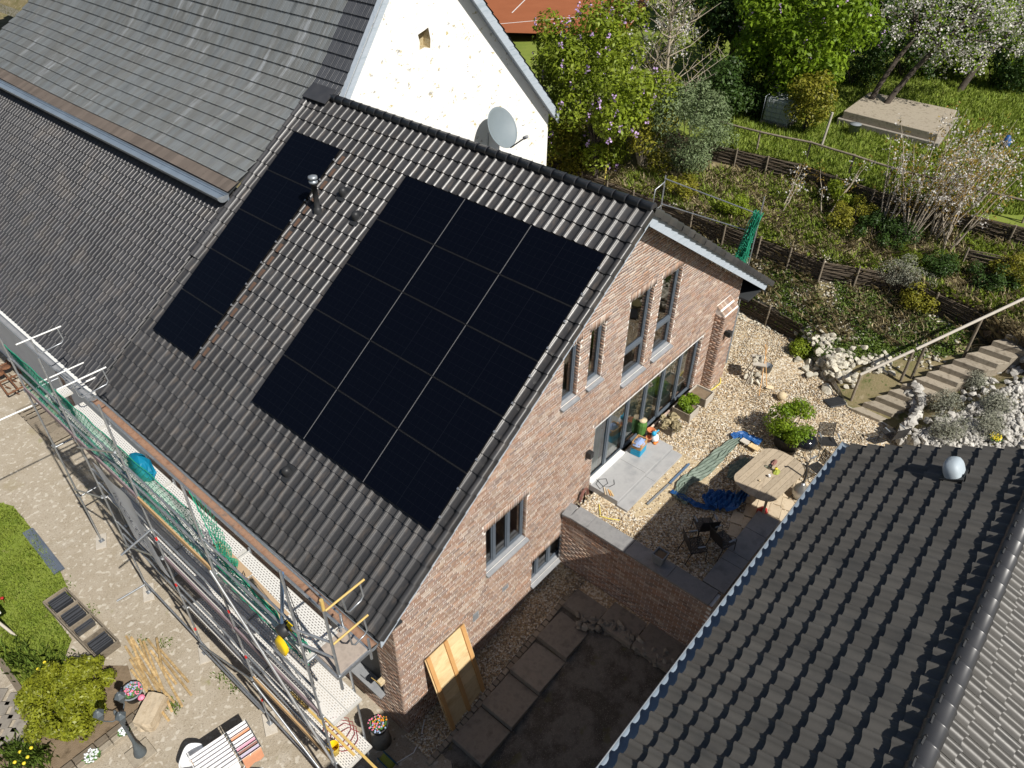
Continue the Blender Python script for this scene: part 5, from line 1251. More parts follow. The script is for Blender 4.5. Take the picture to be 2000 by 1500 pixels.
# plank platform
p = P0z(92, 826); pl_ = thing('plank_pallet', tuple(p), 'dark weathered plank pallet lying beside the scaffold', 'pallet')
for k in range(9): MB().obox(p + np.array([0, -1.3 + k * .32, .14]), (1.0, .29 if k not in (6, 7) else .16, .03), Rz(RNG.uniform(-.03, .03))).build('plank', 'old_wood', pl_, bevel=.005)
for s in (-.4, .4): MB().obox(p + np.array([s, 0, .07]), (.09, 2.9, .1)).build('bearer', 'old_wood', pl_)
# corrugated sheets
a, b = P0z(56, 1036, .04), P0z(118, 1116, .04); d = (b - a); L = np.linalg.norm(d); d /= L; s = np.array([d[1], -d[0], 0])
for k in range(3):
    P = [[tuple(a + d * t + s * (-.14 + .28 * j / 24 + k * .02) + np.array([0, 0, .02 * math.sin(j * 1.55) + k * .018])) for j in range(25)] for t in (0, L)]
    solo(MB().grid(P).build('corrugated_sheet', 'corrugated'), ('lowest', 'middle', 'topmost')[k] + ' blue grey corrugated sheet of the flat stack on the lawn edge', 'sheet', 'corrugated sheets stacked by the lawn')
# tile crate
a, b = P0z(112, 1172, .0), P0z(215, 1278, .0); d = (b - a) / np.linalg.norm(b - a); s = np.array([d[1], -d[0], 0]); s = -s if s[0] > 0 else s
tc = thing('tile_crate', tuple((a + b) / 2), 'slatted crate of spare dark roof tiles at the edge of the lawn', 'crate'); L = np.linalg.norm(b - a); Rm = np.array([d, -s, (0, 0, 1)]).T
for off in (-.32, .32): MB().obox((a + b) / 2 + s * off + np.array([0, 0, .16]), (L, .04, .22), Rm).build('side_board', 'old_wood', tc)
for k in range(5): MB().obox(a + d * (L * k / 4) + np.array([0, 0, .14]), (.05, .64, .24), Rm).build('cross_board', 'old_wood', tc)
for k in range(4):
    for j in range(6 if k != 2 else 3):
        MB().obox(a + d * (L * (k + .18 + j * .11) / 4) + np.array([0, 0, .15 + RNG.uniform(-.02, .03)]), (.035, .5, .25), Rm @ np.array(Matrix.Rotation(.25, 3, 'Y'))).build('spare_tile', 'new_tile', tc)
# battens
bt = [((615, 855), (790, 1150)), ((640, 870), (720, 1100)), ((612, 905), (745, 1120)), ((635, 970), (720, 1110)), ((680, 870), (800, 1180)), ((700, 880), (840, 1225)), ((720, 870), (935, 1145)), ((765, 865), (790, 1010)), ((735, 925), (860, 1090)), ((660, 960), (780, 1190)), ((640, 1020), (825, 1270)), ((760, 960), (890, 1200)), ((780, 920), (920, 1080)), ((690, 1000), (850, 1180)), ((640, 860), (760, 1050))]
bl = ['leaning against the shrub', 'topmost with a wet dark edge', 'nearest the shrub', 'shortest beside the shrub', 'crossing the middle of the heap', 'running under two others', 'splayed furthest towards the scaffold', 'thin one at the top end', 'short one among the scaffold side', 'half hidden in the heap', 'ending beside the stone block', 'lying second from the scaffold side', 'short one splayed on the scaffold side', 'buried at the foot of the heap', 'lying over the top end of the heap']
for k, ((x0, y0), (x1, y1)) in enumerate(bt):
    z = .04 + .035 * (k % 4); A = P0z(x0 / 2.5, 900 + y0 / 2.5, z); B = P0z(x1 / 2.5, 900 + y1 / 2.5, z + .02)
    solo(MB().bar(A, B, .06, .045).build('batten', 'batten_wood', bevel=.004), 'sawn roof batten in the loose heap, ' + bl[k], 'batten', 'loose heap of roof battens')
# lamp post
b = P0z(276, 1473); lp = thing('lamp_post', tuple(b), 'dark cast iron garden lamp post with three lanterns beside the shrub', 'lamp post')
MB().box(b[0] - .28, b[0] + .28, b[1] - .28, b[1] + .28, .0, .07).build('plinth', 'step_stone', lp, bevel=.01)
MB().lathe(b + np.array([0, 0, .07]), [(.15, 0), (.15, .05), (.12, .14), (.09, .3), (.055, .42), (.05, .5), (.04, .55), (.035, 1.85), (.05, 1.9), (.03, 2.0), (0, 2.05)], 14).build('column', 'lamp_iron', lp)
hd = b + np.array([0, 0, 1.85])
for k, a in enumerate((.6, 2.7, 4.8)):
    e = hd + np.array([.3 * math.cos(a), .3 * math.sin(a), .1]); MB().tube([hd + np.array([0, 0, -.1]), hd + np.array([.15 * math.cos(a), .15 * math.sin(a), -.14]), e + np.array([0, 0, -.1]), e], .016, 6).build('arm', 'lamp_iron', lp)
    ln = MB().lathe(e, [(.05, 0), (.06, .02), (.105, .22), (.125, .23), (.13, .25), (.06, .34), (.03, .36), (.02, .4), (0, .41)], 6, smooth=False).build('lantern', 'lamp_iron', lp); MB().lathe(e + np.array([0, 0, .02]), [(.0, 0), (.052, .005), (.096, .2)], 6, smooth=False).build('pane', 'dark_glass', ln)
def flowers(parent, c, r, cols, n=60, h=.12, seed=1):
    g = np.random.RandomState(seed)
    for cm in cols:
        m = MB()
        for k in range(n // len(cols)):
            a, rr = g.uniform(0, 6.3), r * g.uniform() ** .5
            q = np.array(c) + np.array([rr * math.cos(a), rr * math.sin(a), h * g.uniform(.3, 1)])
            if len(cols) > 1: q[:2] += np.array([math.cos(cols.index(cm) * 2.1), math.sin(cols.index(cm) * 2.1)]) * r * .3
            s = g.uniform(.014, .028); m.lathe(q, [(0, -.01), (s, .005), (s * .7, .02), (0, .022)], 6, smooth=False)
        tag(m.build('blossoms', cm, parent), kind='stuff')
    m = MB()
    for k in range(n * 2):
        a, rr = g.uniform(0, 6.3), r * g.uniform() ** .5; q = np.array(c) + np.array([rr * math.cos(a), rr * math.sin(a), 0]); t = g.uniform(0, 6.3); l = np.array([math.cos(t), math.sin(t), .8]) * .07; w = np.array([-math.sin(t), math.cos(t), 0]) * .02
        m.add([q, q + l * .5 + w, q + l, q + l * .5 - w], [(0, 1, 2, 3)])
    tag(m.build('leaves', 'leaf_pot', parent), kind='stuff')
def tub(name, c, r, h, cols, label, m='grey_pot', seed=1):
    t = thing(name, tuple(c), label, 'flower pot'); MB().lathe(c, [(0, 0), (r * .75, 0), (r * .95, h), (r * 1.05, h), (r * 1.05, h + .03), (r * .88, h + .03), (r * .86, h - .05), (0, h - .06)], 20).build('pot', m, t)
    flowers(t, np.array(c) + np.array([0, 0, h - .02]), r * .8, cols, 80, seed=seed); return t
c = P0z(264, 1362); tub('flower_tub', c, .26, .3, ['pink', 'flower_blue'], 'grey tub of pink flowers between shrub and stone block', seed=4)
rm = bmesh.new(); bmesh.ops.create_cube(rm, size=1); bmesh.ops.subdivide_edges(rm, edges=rm.edges[:], cuts=3, use_grid_fill=True)
for v in rm.verts: v.co += Vector(NR.normal(size=3)) * .02; v.co *= 1 - .08 * v.co.length
me = bpy.data.meshes.new('stone_block'); rm.to_mesh(me); rm.free(); me.materials.append(MATS['tan_paver']); c = P0z(300, 1398)
solo(inst('stone_block', me, Matrix.Translation((c[0], c[1], .2)) @ Matrix.Rotation(.6, 4, 'Z') @ Matrix.Diagonal((.85, .5, .42, 1))), 'rough tan sandstone block beside the flower tub', 'stone')
solo(MB().lathe(P0z(277, 1364, .35), [(0, 0), (.07, .01), (.09, .06), (.05, .1), (0, .1)], 10).build('pink_watering_rose', 'pink'), 'small bright pink plastic pot at the rim of the flower tub', 'pot')
# laundry rack with clothes, basket
c0, c1 = P0z(420, 1482, .9), P0z(482, 1440, .9); d = (c1 - c0); d[2] = 0; d /= np.linalg.norm(d); s = np.array([d[1], -d[0], 0]); lr = thing('laundry_rack', (*((c0 + c1) / 2)[:2], 0), 'folding laundry rack hung with white and coloured clothes', 'laundry rack')
ce = (c0 + c1) / 2 + d * .1; W2 = .42; Ln = .95
for k in range(9):
    o = s * (-W2 + 2 * W2 * k / 8); MB().tube([ce - d * Ln + o, ce + d * .45 + o], .006, 5).build('wire', 'plastic_white', lr)
for e in (-Ln, -.05, .45): MB().tube([ce + d * e - s * W2, ce + d * e + s * W2], .013, 6).build('cross_bar', 'lamp_iron' if e > -.5 else 'plastic_white', lr)
for e in (-.6, .2):
    for t in (-1, 1): MB().tube([ce + d * e + s * W2 * t, np.array([*(ce + d * (e * .3 + (.5 if e < 0 else -.5)) + s * W2 * t)[:2], .0])], .012, 6).build('leg', 'plastic_white', lr)
cl = ['cloth_orange', 'cloth_lilac', 'cloth_brown', 'cloth_pink', 'cloth_white', 'cloth_white', 'cloth_orange', 'cloth_white', 'cloth_white']
for k in range(9):
    o = s * (W2 - 2 * W2 * k / 8)
    for (e0, e1, m_) in ((-.02, .44, cl[k]), (-.92, -.1, 'cloth_white')):
        if e0 < -.5 and k in (0,): continue
        P = [[tuple(ce + d * (e0 + (e1 - e0) * i / 8) + o + s * u + np.array([0, 0, zz - .03 * math.sin(i * 1.3 + k) * (zz < -.1)])) for i in range(9)] for u, zz in ((-.035, -.42), (-.02, -.1), (0, .01), (.02, -.1), (.035, -.42))]
        MB().grid(P).build('garment', m_, lr)
c = P0z(385, 1500, .0); m = MB(); n = 24
P = [[tuple(c + Rz(.7) @ Vector((.3 * r * math.copysign(abs(math.cos(2 * PI * k / n)) ** .6, math.cos(2 * PI * k / n)), .22 * r * math.copysign(abs(math.sin(2 * PI * k / n)) ** .6, math.sin(2 * PI * k / n)), z))) for k in range(n + 1)] for r, z in ((0.01, .3), (.8, .3), (1, .58), (1.08, .6), (1.02, .56), (.83, .29))]
lb_ = thing('laundry_basket', tuple(c), 'white plastic laundry basket holding a few pegs and clothes', 'basket'); m.grid(P).build('tub', 'plastic_white', lb_)
MB().lathe(c, [(.2, 0), (.16, .3)], 12).build('stand', 'plastic_white', lb_)
for k in range(4): MB().obox(c + np.array([-.05 + .06 * k, .03 * (k % 2), .34]), (.03, .16, .03), Rz(k)).build('garment', ['crate_wood', 'cloth_orange', 'cloth_brown', 'batten_wood'][k], lb_)
# stump with flower pot at the house corner, cable reel, hose
c = P0z(745, 1447); sp_ = MB().lathe(c, [(0, 0), (.26, 0), (.22, .3), (.21, .62), (0, .62)], 14).build('tree_stump', 'dark_stone'); solo(sp_, 'tree stump standing at the corner of the house', 'stump')
tub('flower_pot', c + np.array([0, 0, .62]), .24, .22, ['flower_orange', 'pink', 'flower_blue'], 'dark pot of orange and pink flowers on the stump', 'black_plastic', 9)
c = P0z(757, 1487, .25); rl_ = thing('cable_reel', (c[0], c[1], 0), 'blue cable reel wound with yellow green cord', 'cable reel'); A_ = np.array([[.3, 0, .95], [0, 1, 0], [-.95, 0, .3]])
for h in (-.11, .09): MB().lathe(c, [(0, h), (.25, h), (.25, h + .02), (0, h + .02)], 20, axis=A_).build('flange', 'reel_blue', rl_)
for k in range(7): MB().tube([c + A_ @ np.array([.19 * math.cos(t), .19 * math.sin(t), -.075 + k * .024]) for t in [2 * PI * i / 20 for i in range(21)]], .013, 6).build('cord_turn', 'cable_green', rl_)
MB().tube([c + A_ @ np.array([-.3, -.1, -.16]), c + A_ @ np.array([.3, -.1, -.16]), c + A_ @ np.array([.3, -.1, .16])], .014, 6).build('stand', 'galv', rl_)
solo(MB().tube([P0z(829, 1405, .12), P0z(822, 1440, .02), P0z(808, 1470, .02), P0z(775, 1490, .02), P0z(768, 1500, .03)], .014, 6).build('hose', 'plastic_white'), 'thin white hose curving from the gravel towards the cable reel', 'hose')
q = atX(745, 1331, -.06); wl_ = thing('wall_tap', tuple(q), 'small beige box fitting with a bar on the side wall', 'fitting'); MB().obox(q, (.16, .14, .14)).build('box', 'pale_sand', wl_, bevel=.01); MB().tube([q + np.array([-.1, -.1, .1]), q + np.array([-.1, .25, .02])], .01, 6).build('bar', 'yellow_tube', wl_)
# wooden door panel leaning on the gable
A = np.array(atY(829, 1290, -.06)); B = np.array(atY(906, 1218, -.06)); D = P0z(888, 1393, .12); Cc = P0z(950, 1322, .28)
A[2] = B[2] = (A[2] + B[2]) / 2; wd = thing('plank_door', tuple((D + Cc) / 2), 'fresh plank panel with three ledges leaning against the gable wall', 'door panel')
ux = (B - A); Wd = np.linalg.norm(ux); ux /= Wd; D = np.array([A[0] + .05, -.78, zc(A[0]) + .08]); dn = D - A; dn = dn - ux * (dn @ ux); Hd = np.linalg.norm(dn); dn /= Hd; nv = np.cross(ux, dn); nv = -nv if nv[1] > 0 else nv
Rm = np.array([ux, dn, np.cross(ux, dn)]).T
for k in range(9): MB().obox(A + ux * (Wd / 2) + dn * (Hd * (k + .5) / 9), (Wd, Hd / 9 - .006, .025), Rm).build('plank', 'fresh_wood', wd)
for t in (.06, .5, .93): MB().obox(A + ux * (Wd * t) + dn * (Hd / 2) + nv * .04, (.11, Hd * 1.02, .05), Rm).build('ledge', 'orange_wood', wd, bevel=.004)
# bird table, border edging, old paving
c = P0z(8, 1240); bd = thing('bird_table', tuple(c), 'small white edged bird table on a wooden post on the lawn', 'bird table'); MB().tube([c + np.array([.2, -.3, 0]), c + np.array([0, 0, .9])], .04, 8).build('post', 'rail_wood', bd)
MB().obox(c + np.array([-.05, .05, .95]), (.5, .4, .04)).build('tray', 'mauve_board', bd)
for e in (-1, 1): MB().obox(c + np.array([-.05, .05 + e * .2, .98]), (.52, .03, .09)).build('edge', 'white_trim', bd); MB().obox(c + np.array([-.05 + e * .26, .05, .98]), (.03, .42, .09)).build('side_edge', 'white_trim', bd)
eg = thing('brick_border', tuple(P0z(210, 1450)), 'double row of old bricks edging the shrub bed', 'edging')
a, b = P0z(120, 1512, .05), P0z(275, 1392, .05); d = (b - a); L = np.linalg.norm(d); d /= L; s = np.array([d[1], -d[0], 0]); Rm = np.array([d, -s, (0, 0, 1)]).T; t = 0
while t < L:
    l = RNG.uniform(.3, .55)
    for j in (0, 1): MB().obox(a + d * (t + l / 2) + s * (j * .19) + np.array([0, 0, .03 - j * .04]), (l - .02, .17, .16), Rm).build('brick', 'step_riser' if j == 0 else 'step_stone', eg, bevel=.012)
    t += l
ge = thing('garden_path', tuple(P0z(25, 1390)), 'old grey stone paving beside the shrub', 'paving')
for i in range(5):
    for j in range(4):
        c = P0z(-30 + 28 * j + 6 * i, 1350 + 26 * i + 8 * j, .03)
        if 55 < -30 + 28 * j + 6 * i: continue
        MB().obox(c, (.36, .3, .07), Rz(.75 + RNG.uniform(-.06, .06))).build('paver', 'stone_slab', ge, bevel=.012)
solo(MB().bar(P0z(0, 1290, .06), P0z(42, 1352, .06), .14, .12).build('kerb_beam', 'step_riser'), 'long dark kerb beam between lawn and old paving', 'kerb')
for k, (x, y) in enumerate(((180, 1478), (243, 1430))):
    t = thing('white_flowers', tuple(P0z(x, y, .08)), ('clump of white flowers growing on the brick border', 'smaller clump of white flowers at the lamp post')[k], 'flowers'); flowers(t, P0z(x, y, .1), .17 - k * .06, ['flower_white'], 70, seed=k)

# ================================================================ things on the terrace
def T(x, y, z=TZ + .01): return np.array(at(x, y, z))
def crate(name, c, w, l, h, m, label, rot=.0, slats=3):
    t = thing(name, tuple(c), label, 'crate'); R3 = np.array(Rz(rot))
    for k in range(slats):
        z = h * (k + .5) / slats
        for e in (-1, 1): MB().obox(c + R3 @ np.array([e * w / 2, 0, z]), (.02, l, h / slats - .015), R3).build('slat', m, t); MB().obox(c + R3 @ np.array([0, e * l / 2, z]), (w - .02, .02, h / slats - .015), R3).build('end_slat', m, t)
    MB().obox(c + np.array([0, 0, .015]), (w - .03, l - .03, .02), R3).build('base', m, t)
    for a in (-1, 1):
        for b in (-1, 1): MB().obox(c + R3 @ np.array([a * (w / 2 - .02), b * (l / 2 - .02), h / 2]), (.035, .035, h), R3).build('corner_post', m, t)
    return t
c = T(1246, 882, 3.345); crate('drinks_crate', c, .4, .3, .24, 'plastic_blue', 'blue plastic drinks crate under the wooden crate on the steps', .1)
crate('wooden_crate', c + np.array([0, 0, .245]), .4, .3, .22, 'crate_wood', 'wooden crate stacked on the blue drinks crate', .1)
m = MB(); n = 14; P = [[tuple(c + np.array([-.05, -.02, .44]) + np.array([.2 * r * math.cos(2 * PI * k / n) * (1 + .2 * math.sin(k * 2.7 + r * 9)), .15 * r * math.sin(2 * PI * k / n), .1 * (1 - r * r) + .03 * math.sin(k * 3 + r * 7)])) for k in range(n + 1)] for r in (.01, .3, .55, .8, 1.0, 1.15)]
solo(m.grid(P).build('denim_cloth', 'denim'), 'crumpled pale blue cloth lying in the wooden crate', 'cloth')
c = T(1253, 855, 3.345) + np.array([.15, .12, 0]); t = thing('plant_bag', tuple(c), 'upright paper bag printed with green leaves behind the crates', 'bag'); MB().lathe(c, [(0, 0), (.13, 0), (.15, .4), (.11, .52), (.0, .5)], 10, smooth=False).build('bag', 'leaf_pot', t); MB().lathe(c + np.array([0, 0, .5]), [(.11, 0), (.13, .06), (0, .07)], 10).build('rim', 'pale_sand', t)
for k, (x, y, r) in enumerate(((1270, 850, .12), (1266, 862, .09))): solo(MB().lathe(T(x, y, 3.345), [(0, 0), (r * .7, 0), (r, r * 1.6), (r * 1.1, r * 1.6), (r * 1.1, r * 1.9), (r * .95, r * 1.9), (r * .7, .03), (0, .03)], 16).build('terracotta_pot', 'terracotta'), ('larger empty terracotta pot beside the crates', 'smaller terracotta pot at the foot of the larger one')[k], 'pot')
c = T(1278, 862, 3.345); t = thing('toy_watering_can', tuple(c), 'white and turquoise toy watering can with orange feet', 'toy')
MB().lathe(c + np.array([0, 0, .05]), [(0, 0), (.1, .0), (.12, .08), (.09, .2), (.0, .22)], 14).build('body', 'plastic_white', t); MB().lathe(c + np.array([-.05, .03, .26]), [(0, 0), (.07, .03), (.075, .1), (.03, .15), (0, .15)], 12).build('head', 'plastic_blue', t)
MB().tube([c + np.array([-.02, .02, .34]), c + np.array([.13, -.02, .38])], .025, 8).build('spout', 'plastic_blue', t)
for e in (-1, 1): MB().lathe(c + np.array([e * .05 - .03, -.06, 0]), [(0, 0), (.06, 0), (.05, .05), (0, .06)], 10).build('foot', 'orange', t)
for k, (x, y, w, l, mm) in enumerate(((1297, 833, .52, .5, 'pale_sand'), (1327, 803, .6, .62, 'soil'), (1357, 775, .55, .62, 'soil'))):
    c = T(x, y); c[1] = -.38; t = thing('planter_box', tuple(c), ('weathered wooden planter with dry straw-coloured grass', 'weathered wooden planter with a green leafy plant', 'weathered wooden planter with bare soil at the window end')[k], 'planter')
    for e in (-1, 1): MB().obox(c + np.array([e * w / 2, 0, .15]), (.03, l, .3)).build('side', 'old_wood' if e < 0 else 'rail_wood', t); MB().obox(c + np.array([0, e * l / 2, .15]), (w - .03, .03, .3)).build('end', 'rail_wood', t)
    MB().obox(c + np.array([0, 0, .2]), (w - .03, l - .03, .06)).build('filling', mm, t)
# wall lanterns, coil, cables
for k, q in enumerate((atY(1152, 888, -.1), atY(1424, 652, -.5))):
    t = thing('wall_lantern', tuple(q), ('black square wall lantern beside the terrace doors', 'black square wall lantern on the corner buttress')[k], 'wall lamp'); MB().obox(q, (.16, .16, .2)).build('housing', 'iron_black', t, bevel=.01); MB().obox(q + np.array([0, .1 if k == 0 else .1, 0]), (.09, .1, .12)).build('mount', 'iron_black', t)
q = np.array(atY(1139, 972, -.1)); t = thing('hose_coil', tuple(q), 'brown garden hose coiled on the wall by the steps', 'hose')
for k in range(7): MB().tube([q + np.array([(.17 + .012 * (k % 3)) * math.sin(a) + .01 * k, -.01 * (k % 4), (.34 + .03 * (k % 4)) * math.cos(a) - .02 * k]) for a in [2 * PI * i / 18 for i in range(19)]], .016, 6).build('loop', 'hose_brown', t)
def cable(pts, r, m, label, z, name='cable'): return solo(MB().tube([np.array(at(x, y, z + r)) for x, y in pts], r, 6).build(name, m), label, 'cable')
cable([(1156, 930), (1165, 936), (1178, 950), (1172, 955), (1164, 945), (1170, 936), (1184, 935), (1187, 944), (1178, 950), (1190, 951), (1200, 946), (1199, 937)], .009, 'iron_black', 'black extension lead coiled on the upper step', 3.34)
solo(MB().bar(T(1264, 985, 3.2), T(1306, 946, 3.2), .05, .04).build('metal_strip', 'zinc'), 'pale metal strip lying on the earth below the steps', 'metal strip')
solo(MB().bar(T(1308, 944, 3.2), T(1346, 906, 3.2), .06, .04).build('dark_strip', 'blue_steel'), 'dark blue metal strip in line with the pale one', 'metal strip')
for k in range(4): solo(MB().bar(T(1180 + 4 * k, 952 + 2 * k, 3.36), T(1183 + 5 * k, 966 + 1 * k, 3.36), .035, .03).build('wood_offcut', ['tan_paver', 'rail_wood', 'orange_wood', 'fresh_wood'][k]), ('tan offcut nearest the coiled lead on the upper step', 'pale grey offcut on the upper step', 'orange brown offcut on the upper step', 'yellow offcut at the end of the row on the upper step')[k], 'offcut')
def cloth_sheet(name, outline, z, mt, label, amp=.05, seed=1, cat='tarpaulin'):
    """draped ribbon: outline = list of (px,py,width m)"""
    r = np.random.RandomState(seed); P = []
    pts = [T(x, y, z) for x, y, w in outline]; 
    Q = []
    for i in range(len(pts) - 1):
        for k in range(6): t_ = k / 6; Q.append((pts[i] * (1 - t_) + pts[i + 1] * t_, outline[i][2] * (1 - t_) + outline[i + 1][2] * t_))
    Q.append((pts[-1], outline[-1][2]))
    for i, (c, w) in enumerate(Q):
        d = Q[min(i + 1, len(Q) - 1)][0] - Q[max(i - 1, 0)][0]; d /= np.linalg.norm(d) + 1e-9; s = np.array([d[1], -d[0], 0])
        P.append([tuple(c + s * w * (j / 8 - .5) + np.array([0, 0, .02 + amp * abs(math.sin(j * 1.5 + i * .9)) + r.uniform(0, amp * .5)])) for j in range(9)])
    return solo(MB().grid(P, smooth=False).build(name, mt), label, cat)
cloth_sheet('green_tarpaulin', [(1442, 858, .25), (1405, 890, .4), (1370, 925, .45), (1335, 945, .35), (1325, 970, .3), (1345, 985, .3)], TZ + .02, 'tarp_green', 'dull green tarpaulin strip rumpled across the gravel', .06, 2)
cloth_sheet('green_tarpaulin', [(1462, 900, .3), (1440, 920, .5), (1430, 940, .35)], TZ + .02, 'tarp_green', 'small dull green tarpaulin piece beside the table', .05, 5)
cloth_sheet('blue_tarpaulin', [(1310, 962, .12), (1335, 975, .18), (1362, 990, .2), (1395, 996, .2)], TZ + .03, 'tarp_blue', 'thin blue tarpaulin ribbon edging the earth patch', .06, 3)
cloth_sheet('blue_tarpaulin', [(1372, 985, .35), (1395, 982, .7), (1420, 985, .75), (1440, 978, .4), (1462, 965, .2)], TZ + .03, 'tarp_blue', 'bunched bright blue tarpaulin beside the garden table', .16, 4)
cloth_sheet('blue_tarpaulin', [(1428, 856, .2), (1450, 852, .3), (1485, 868, .3)], TZ + .03, 'tarp_blue', 'blue tarpaulin end under the pale boards', .08, 6)
for k, (a, b) in enumerate((((1448, 858), (1462, 866)), ((1464, 868), (1482, 878)))): solo(MB().bar(T(*a, TZ + .15), T(*b, TZ + .15), .2, .03).build('pale_board', 'fresh_wood' if k else 'rail_wood'), ('pale grey board lying on the blue tarpaulin', 'yellow board lying on the blue tarpaulin')[k], 'board')
mb = MB(); q = [T(1235, 985, TZ + .017), T(1330, 880, TZ + .017), T(1350, 900, TZ + .017), T(1410, 905, TZ + .017), T(1400, 935, TZ + .017), T(1345, 960, TZ + .017), T(1300, 1000, TZ + .017), T(1240, 1010, TZ + .017)]; mb.add(q, [tuple(range(8))[::-1]]); mb.v = [(x, y, z + .0) for x, y, z in mb.v]; struct(mb, 'bare_earth', 'earth_patch')
# oval table
tc_ = np.array([9.62, -3.55]); TT = TZ + .76; tq = [T(1385 + 55, 935, TT), T(1520, 1000, TT)]
ca = T(1503, 925, TT); tb_ = thing('garden_table', (ca[0], ca[1], TZ), 'weathered oval teak garden table on the terrace', 'table')
la = T(1545, 885, TT) - T(1460, 962, TT); la[2] = 0; la /= np.linalg.norm(la); lb2 = np.array([-la[1], la[0], 0])
HL, HW = 1.08, .65
for k in range(8):
    v0, v1 = -HW + 2 * HW * k / 8 + .004, -HW + 2 * HW * (k + 1) / 8 - .004; poly = []
    def hx(v): q = abs(v) / HW; return HL - .42 * (1 - (1 - min(q, 1) ** 2.4) ** .5)
    N_ = 5; vs = [v0 + (v1 - v0) * i / N_ for i in range(N_ + 1)]
    pts = [ca[:2] + la[:2] * hx(v) + lb2[:2] * v for v in vs] + [ca[:2] - la[:2] * hx(v) + lb2[:2] * v for v in vs[::-1]]
    MB().prism([tuple(p) for p in pts], TT - .035, TT).build('top_plank', 'weathered_teak', tb_)
for a, b in ((1, 1), (1, -1), (-1, 1), (-1, -1)):
    e = ca + la * (.7 * a) + lb2 * (.4 * b); MB().tube([e + np.array([0, 0, -.03]), np.array([*(e + la * .1 * a + lb2 * .05 * b)[:2], TZ])], [.042, .032], 8).build('leg', 'weathered_teak', tb_)
for b in (-1, 1): MB().bar(ca + la * -.62 + lb2 * .34 * b + np.array([0, 0, -.07]), ca + la * .62 + lb2 * .34 * b + np.array([0, 0, -.07]), .03, .06).build('apron', 'weathered_teak', tb_)
c = T(1516, 922, TT); t = thing('snack_bag', tuple(c), 'crumpled yellow and green snack bag on the table', 'bag'); m = MB(); n = 12
m.grid([[tuple(c + np.array([.14 * r * math.cos(2 * PI * k / n), .1 * r * math.sin(2 * PI * k / n), .12 * (1 - r) + .02 * (k % 2)])) for k in range(n + 1)] for r in (.05, .4, .7, 1)], smooth=False).build('bag', 'cable_green', t); MB().lathe(c + np.array([.0, .03, .1]), [(0, 0), (.05, .02), (.02, .06)], 6, smooth=False).build('logo_patch', 'flower_yellow', t)
c = T(1513, 905, TT); m = MB(); m.grid([[tuple(c + np.array([.16 * r * math.cos(2 * PI * k / n), .07 * r * math.sin(2 * PI * k / n) + .02, .09 * (1 - r) + .03 * (k % 2)])) for k in range(n + 1)] for r in (.05, .4, .7, 1)], smooth=False); solo(m.build('dark_cloth', 'cloth_brown'), 'dark crumpled cloth behind the snack bag on the table', 'cloth')
solo(MB().lathe(T(1503, 915, TT), [(0, .0), (.055, .0), (.055, .13), (.05, .13), (.05, .01), (0, .01)], 16).build('glass_jar', 'window_glass'), 'clear glass jar on the oval table', 'glass')
solo(MB().lathe(T(1502, 932, TT), [(0, 0), (.03, 0), (.035, .09), (.03, .09), (.025, .01)], 14).build('white_cup', 'plastic_white'), 'small white cup on the oval table', 'cup')
solo(MB().lathe(T(1483, 940, TT), [(0, 0), (.02, 0), (.022, .06), (.0, .06)], 12).build('bottle_cap', 'pale_sand'), 'tiny beige bottle standing near the shaded table end', 'bottle')
# kettle grill
c = T(1563, 893); gr = thing('kettle_grill', tuple(c), 'round black kettle barbecue behind the garden table', 'barbecue'); h = .62; r = .33
MB().lathe(c + np.array([0, 0, h]), [(0, -.26), (.14, -.24), (.26, -.15), (r, 0), (r + .012, .0)], 28).build('bowl', 'enamel_black', gr)
MB().lathe(c + np.array([0, 0, h]), [(r + .015, .0), (r + .012, .02), (.3, .13), (.22, .2), (.1, .245), (0, .255)], 28).build('lid', 'enamel_black', gr)
MB().tube([c + np.array([-.06, 0, h + .25]), c + np.array([-.05, 0, h + .31]), c + np.array([.05, 0, h + .31]), c + np.array([.06, 0, h + .25])], .014, 6).build('lid_handle', 'steel', gr); MB().lathe(c + np.array([.14, .02, h + .22]), [(0, 0), (.05, 0), (.04, .015), (0, .02)], 10).build('vent', 'steel', gr)
for a in (.5, 2.6, 4.7): MB().tube([c + np.array([.2 * math.cos(a), .2 * math.sin(a), h - .15]), c + np.array([.32 * math.cos(a), .32 * math.sin(a), 0])], .014, 6).build('leg', 'steel', gr)
# slatted iron chairs
def chair(px_, py_, ang, label, tip=0.0, z=TZ + .005, grp='black slatted iron garden chairs'):
    c = T(px_, py_, z); M0 = Matrix.Translation(Vector(c)) @ Matrix.Rotation(ang, 4, 'Z') @ Matrix.Rotation(tip, 4, 'X'); t = bpy.data.objects.new('garden_chair', None); _place(t, M0, None); tag(t, label, 'chair', grp)
    def put(mb, nm, m='iron_black'):
        inst(nm, mb.mesh(nm, m), M0, t)
    for s in (-1, 1):
        put(MB().tube([(s * .24, -.26, 0), (s * .24, -.24, .42), (s * .24, .2, .4), (s * .24, .3, .88)], .012, 6), 'side_frame'); put(MB().tube([(s * .24, .18, .4), (s * .25, .3, 0)], .012, 6), 'leg')
        put(MB().tube([(s * .26, -.2, .43), (s * .27, -.2, .62), (s * .27, .26, .64)], .011, 6), 'armrest'); put(MB().obox((s * .27, -.04, .65), (.04, .2, .015)), 'arm_pad', 'zinc')
    for k in range(12): put(MB().obox((0, -.23 + k * .037, .415 - .002 * k), (.48, .026, .008)), 'seat_slat')
    for k in range(11): f_ = k / 10; put(MB().obox((0, .21 + .085 * f_, .45 + .4 * f_), (.48, .008, .029)), 'back_slat')
chair(1608, 880, -.9, 'black slatted garden chair behind the barbecue'); chair(1594, 935, -1.9, 'black slatted garden chair drawn up to the table end')
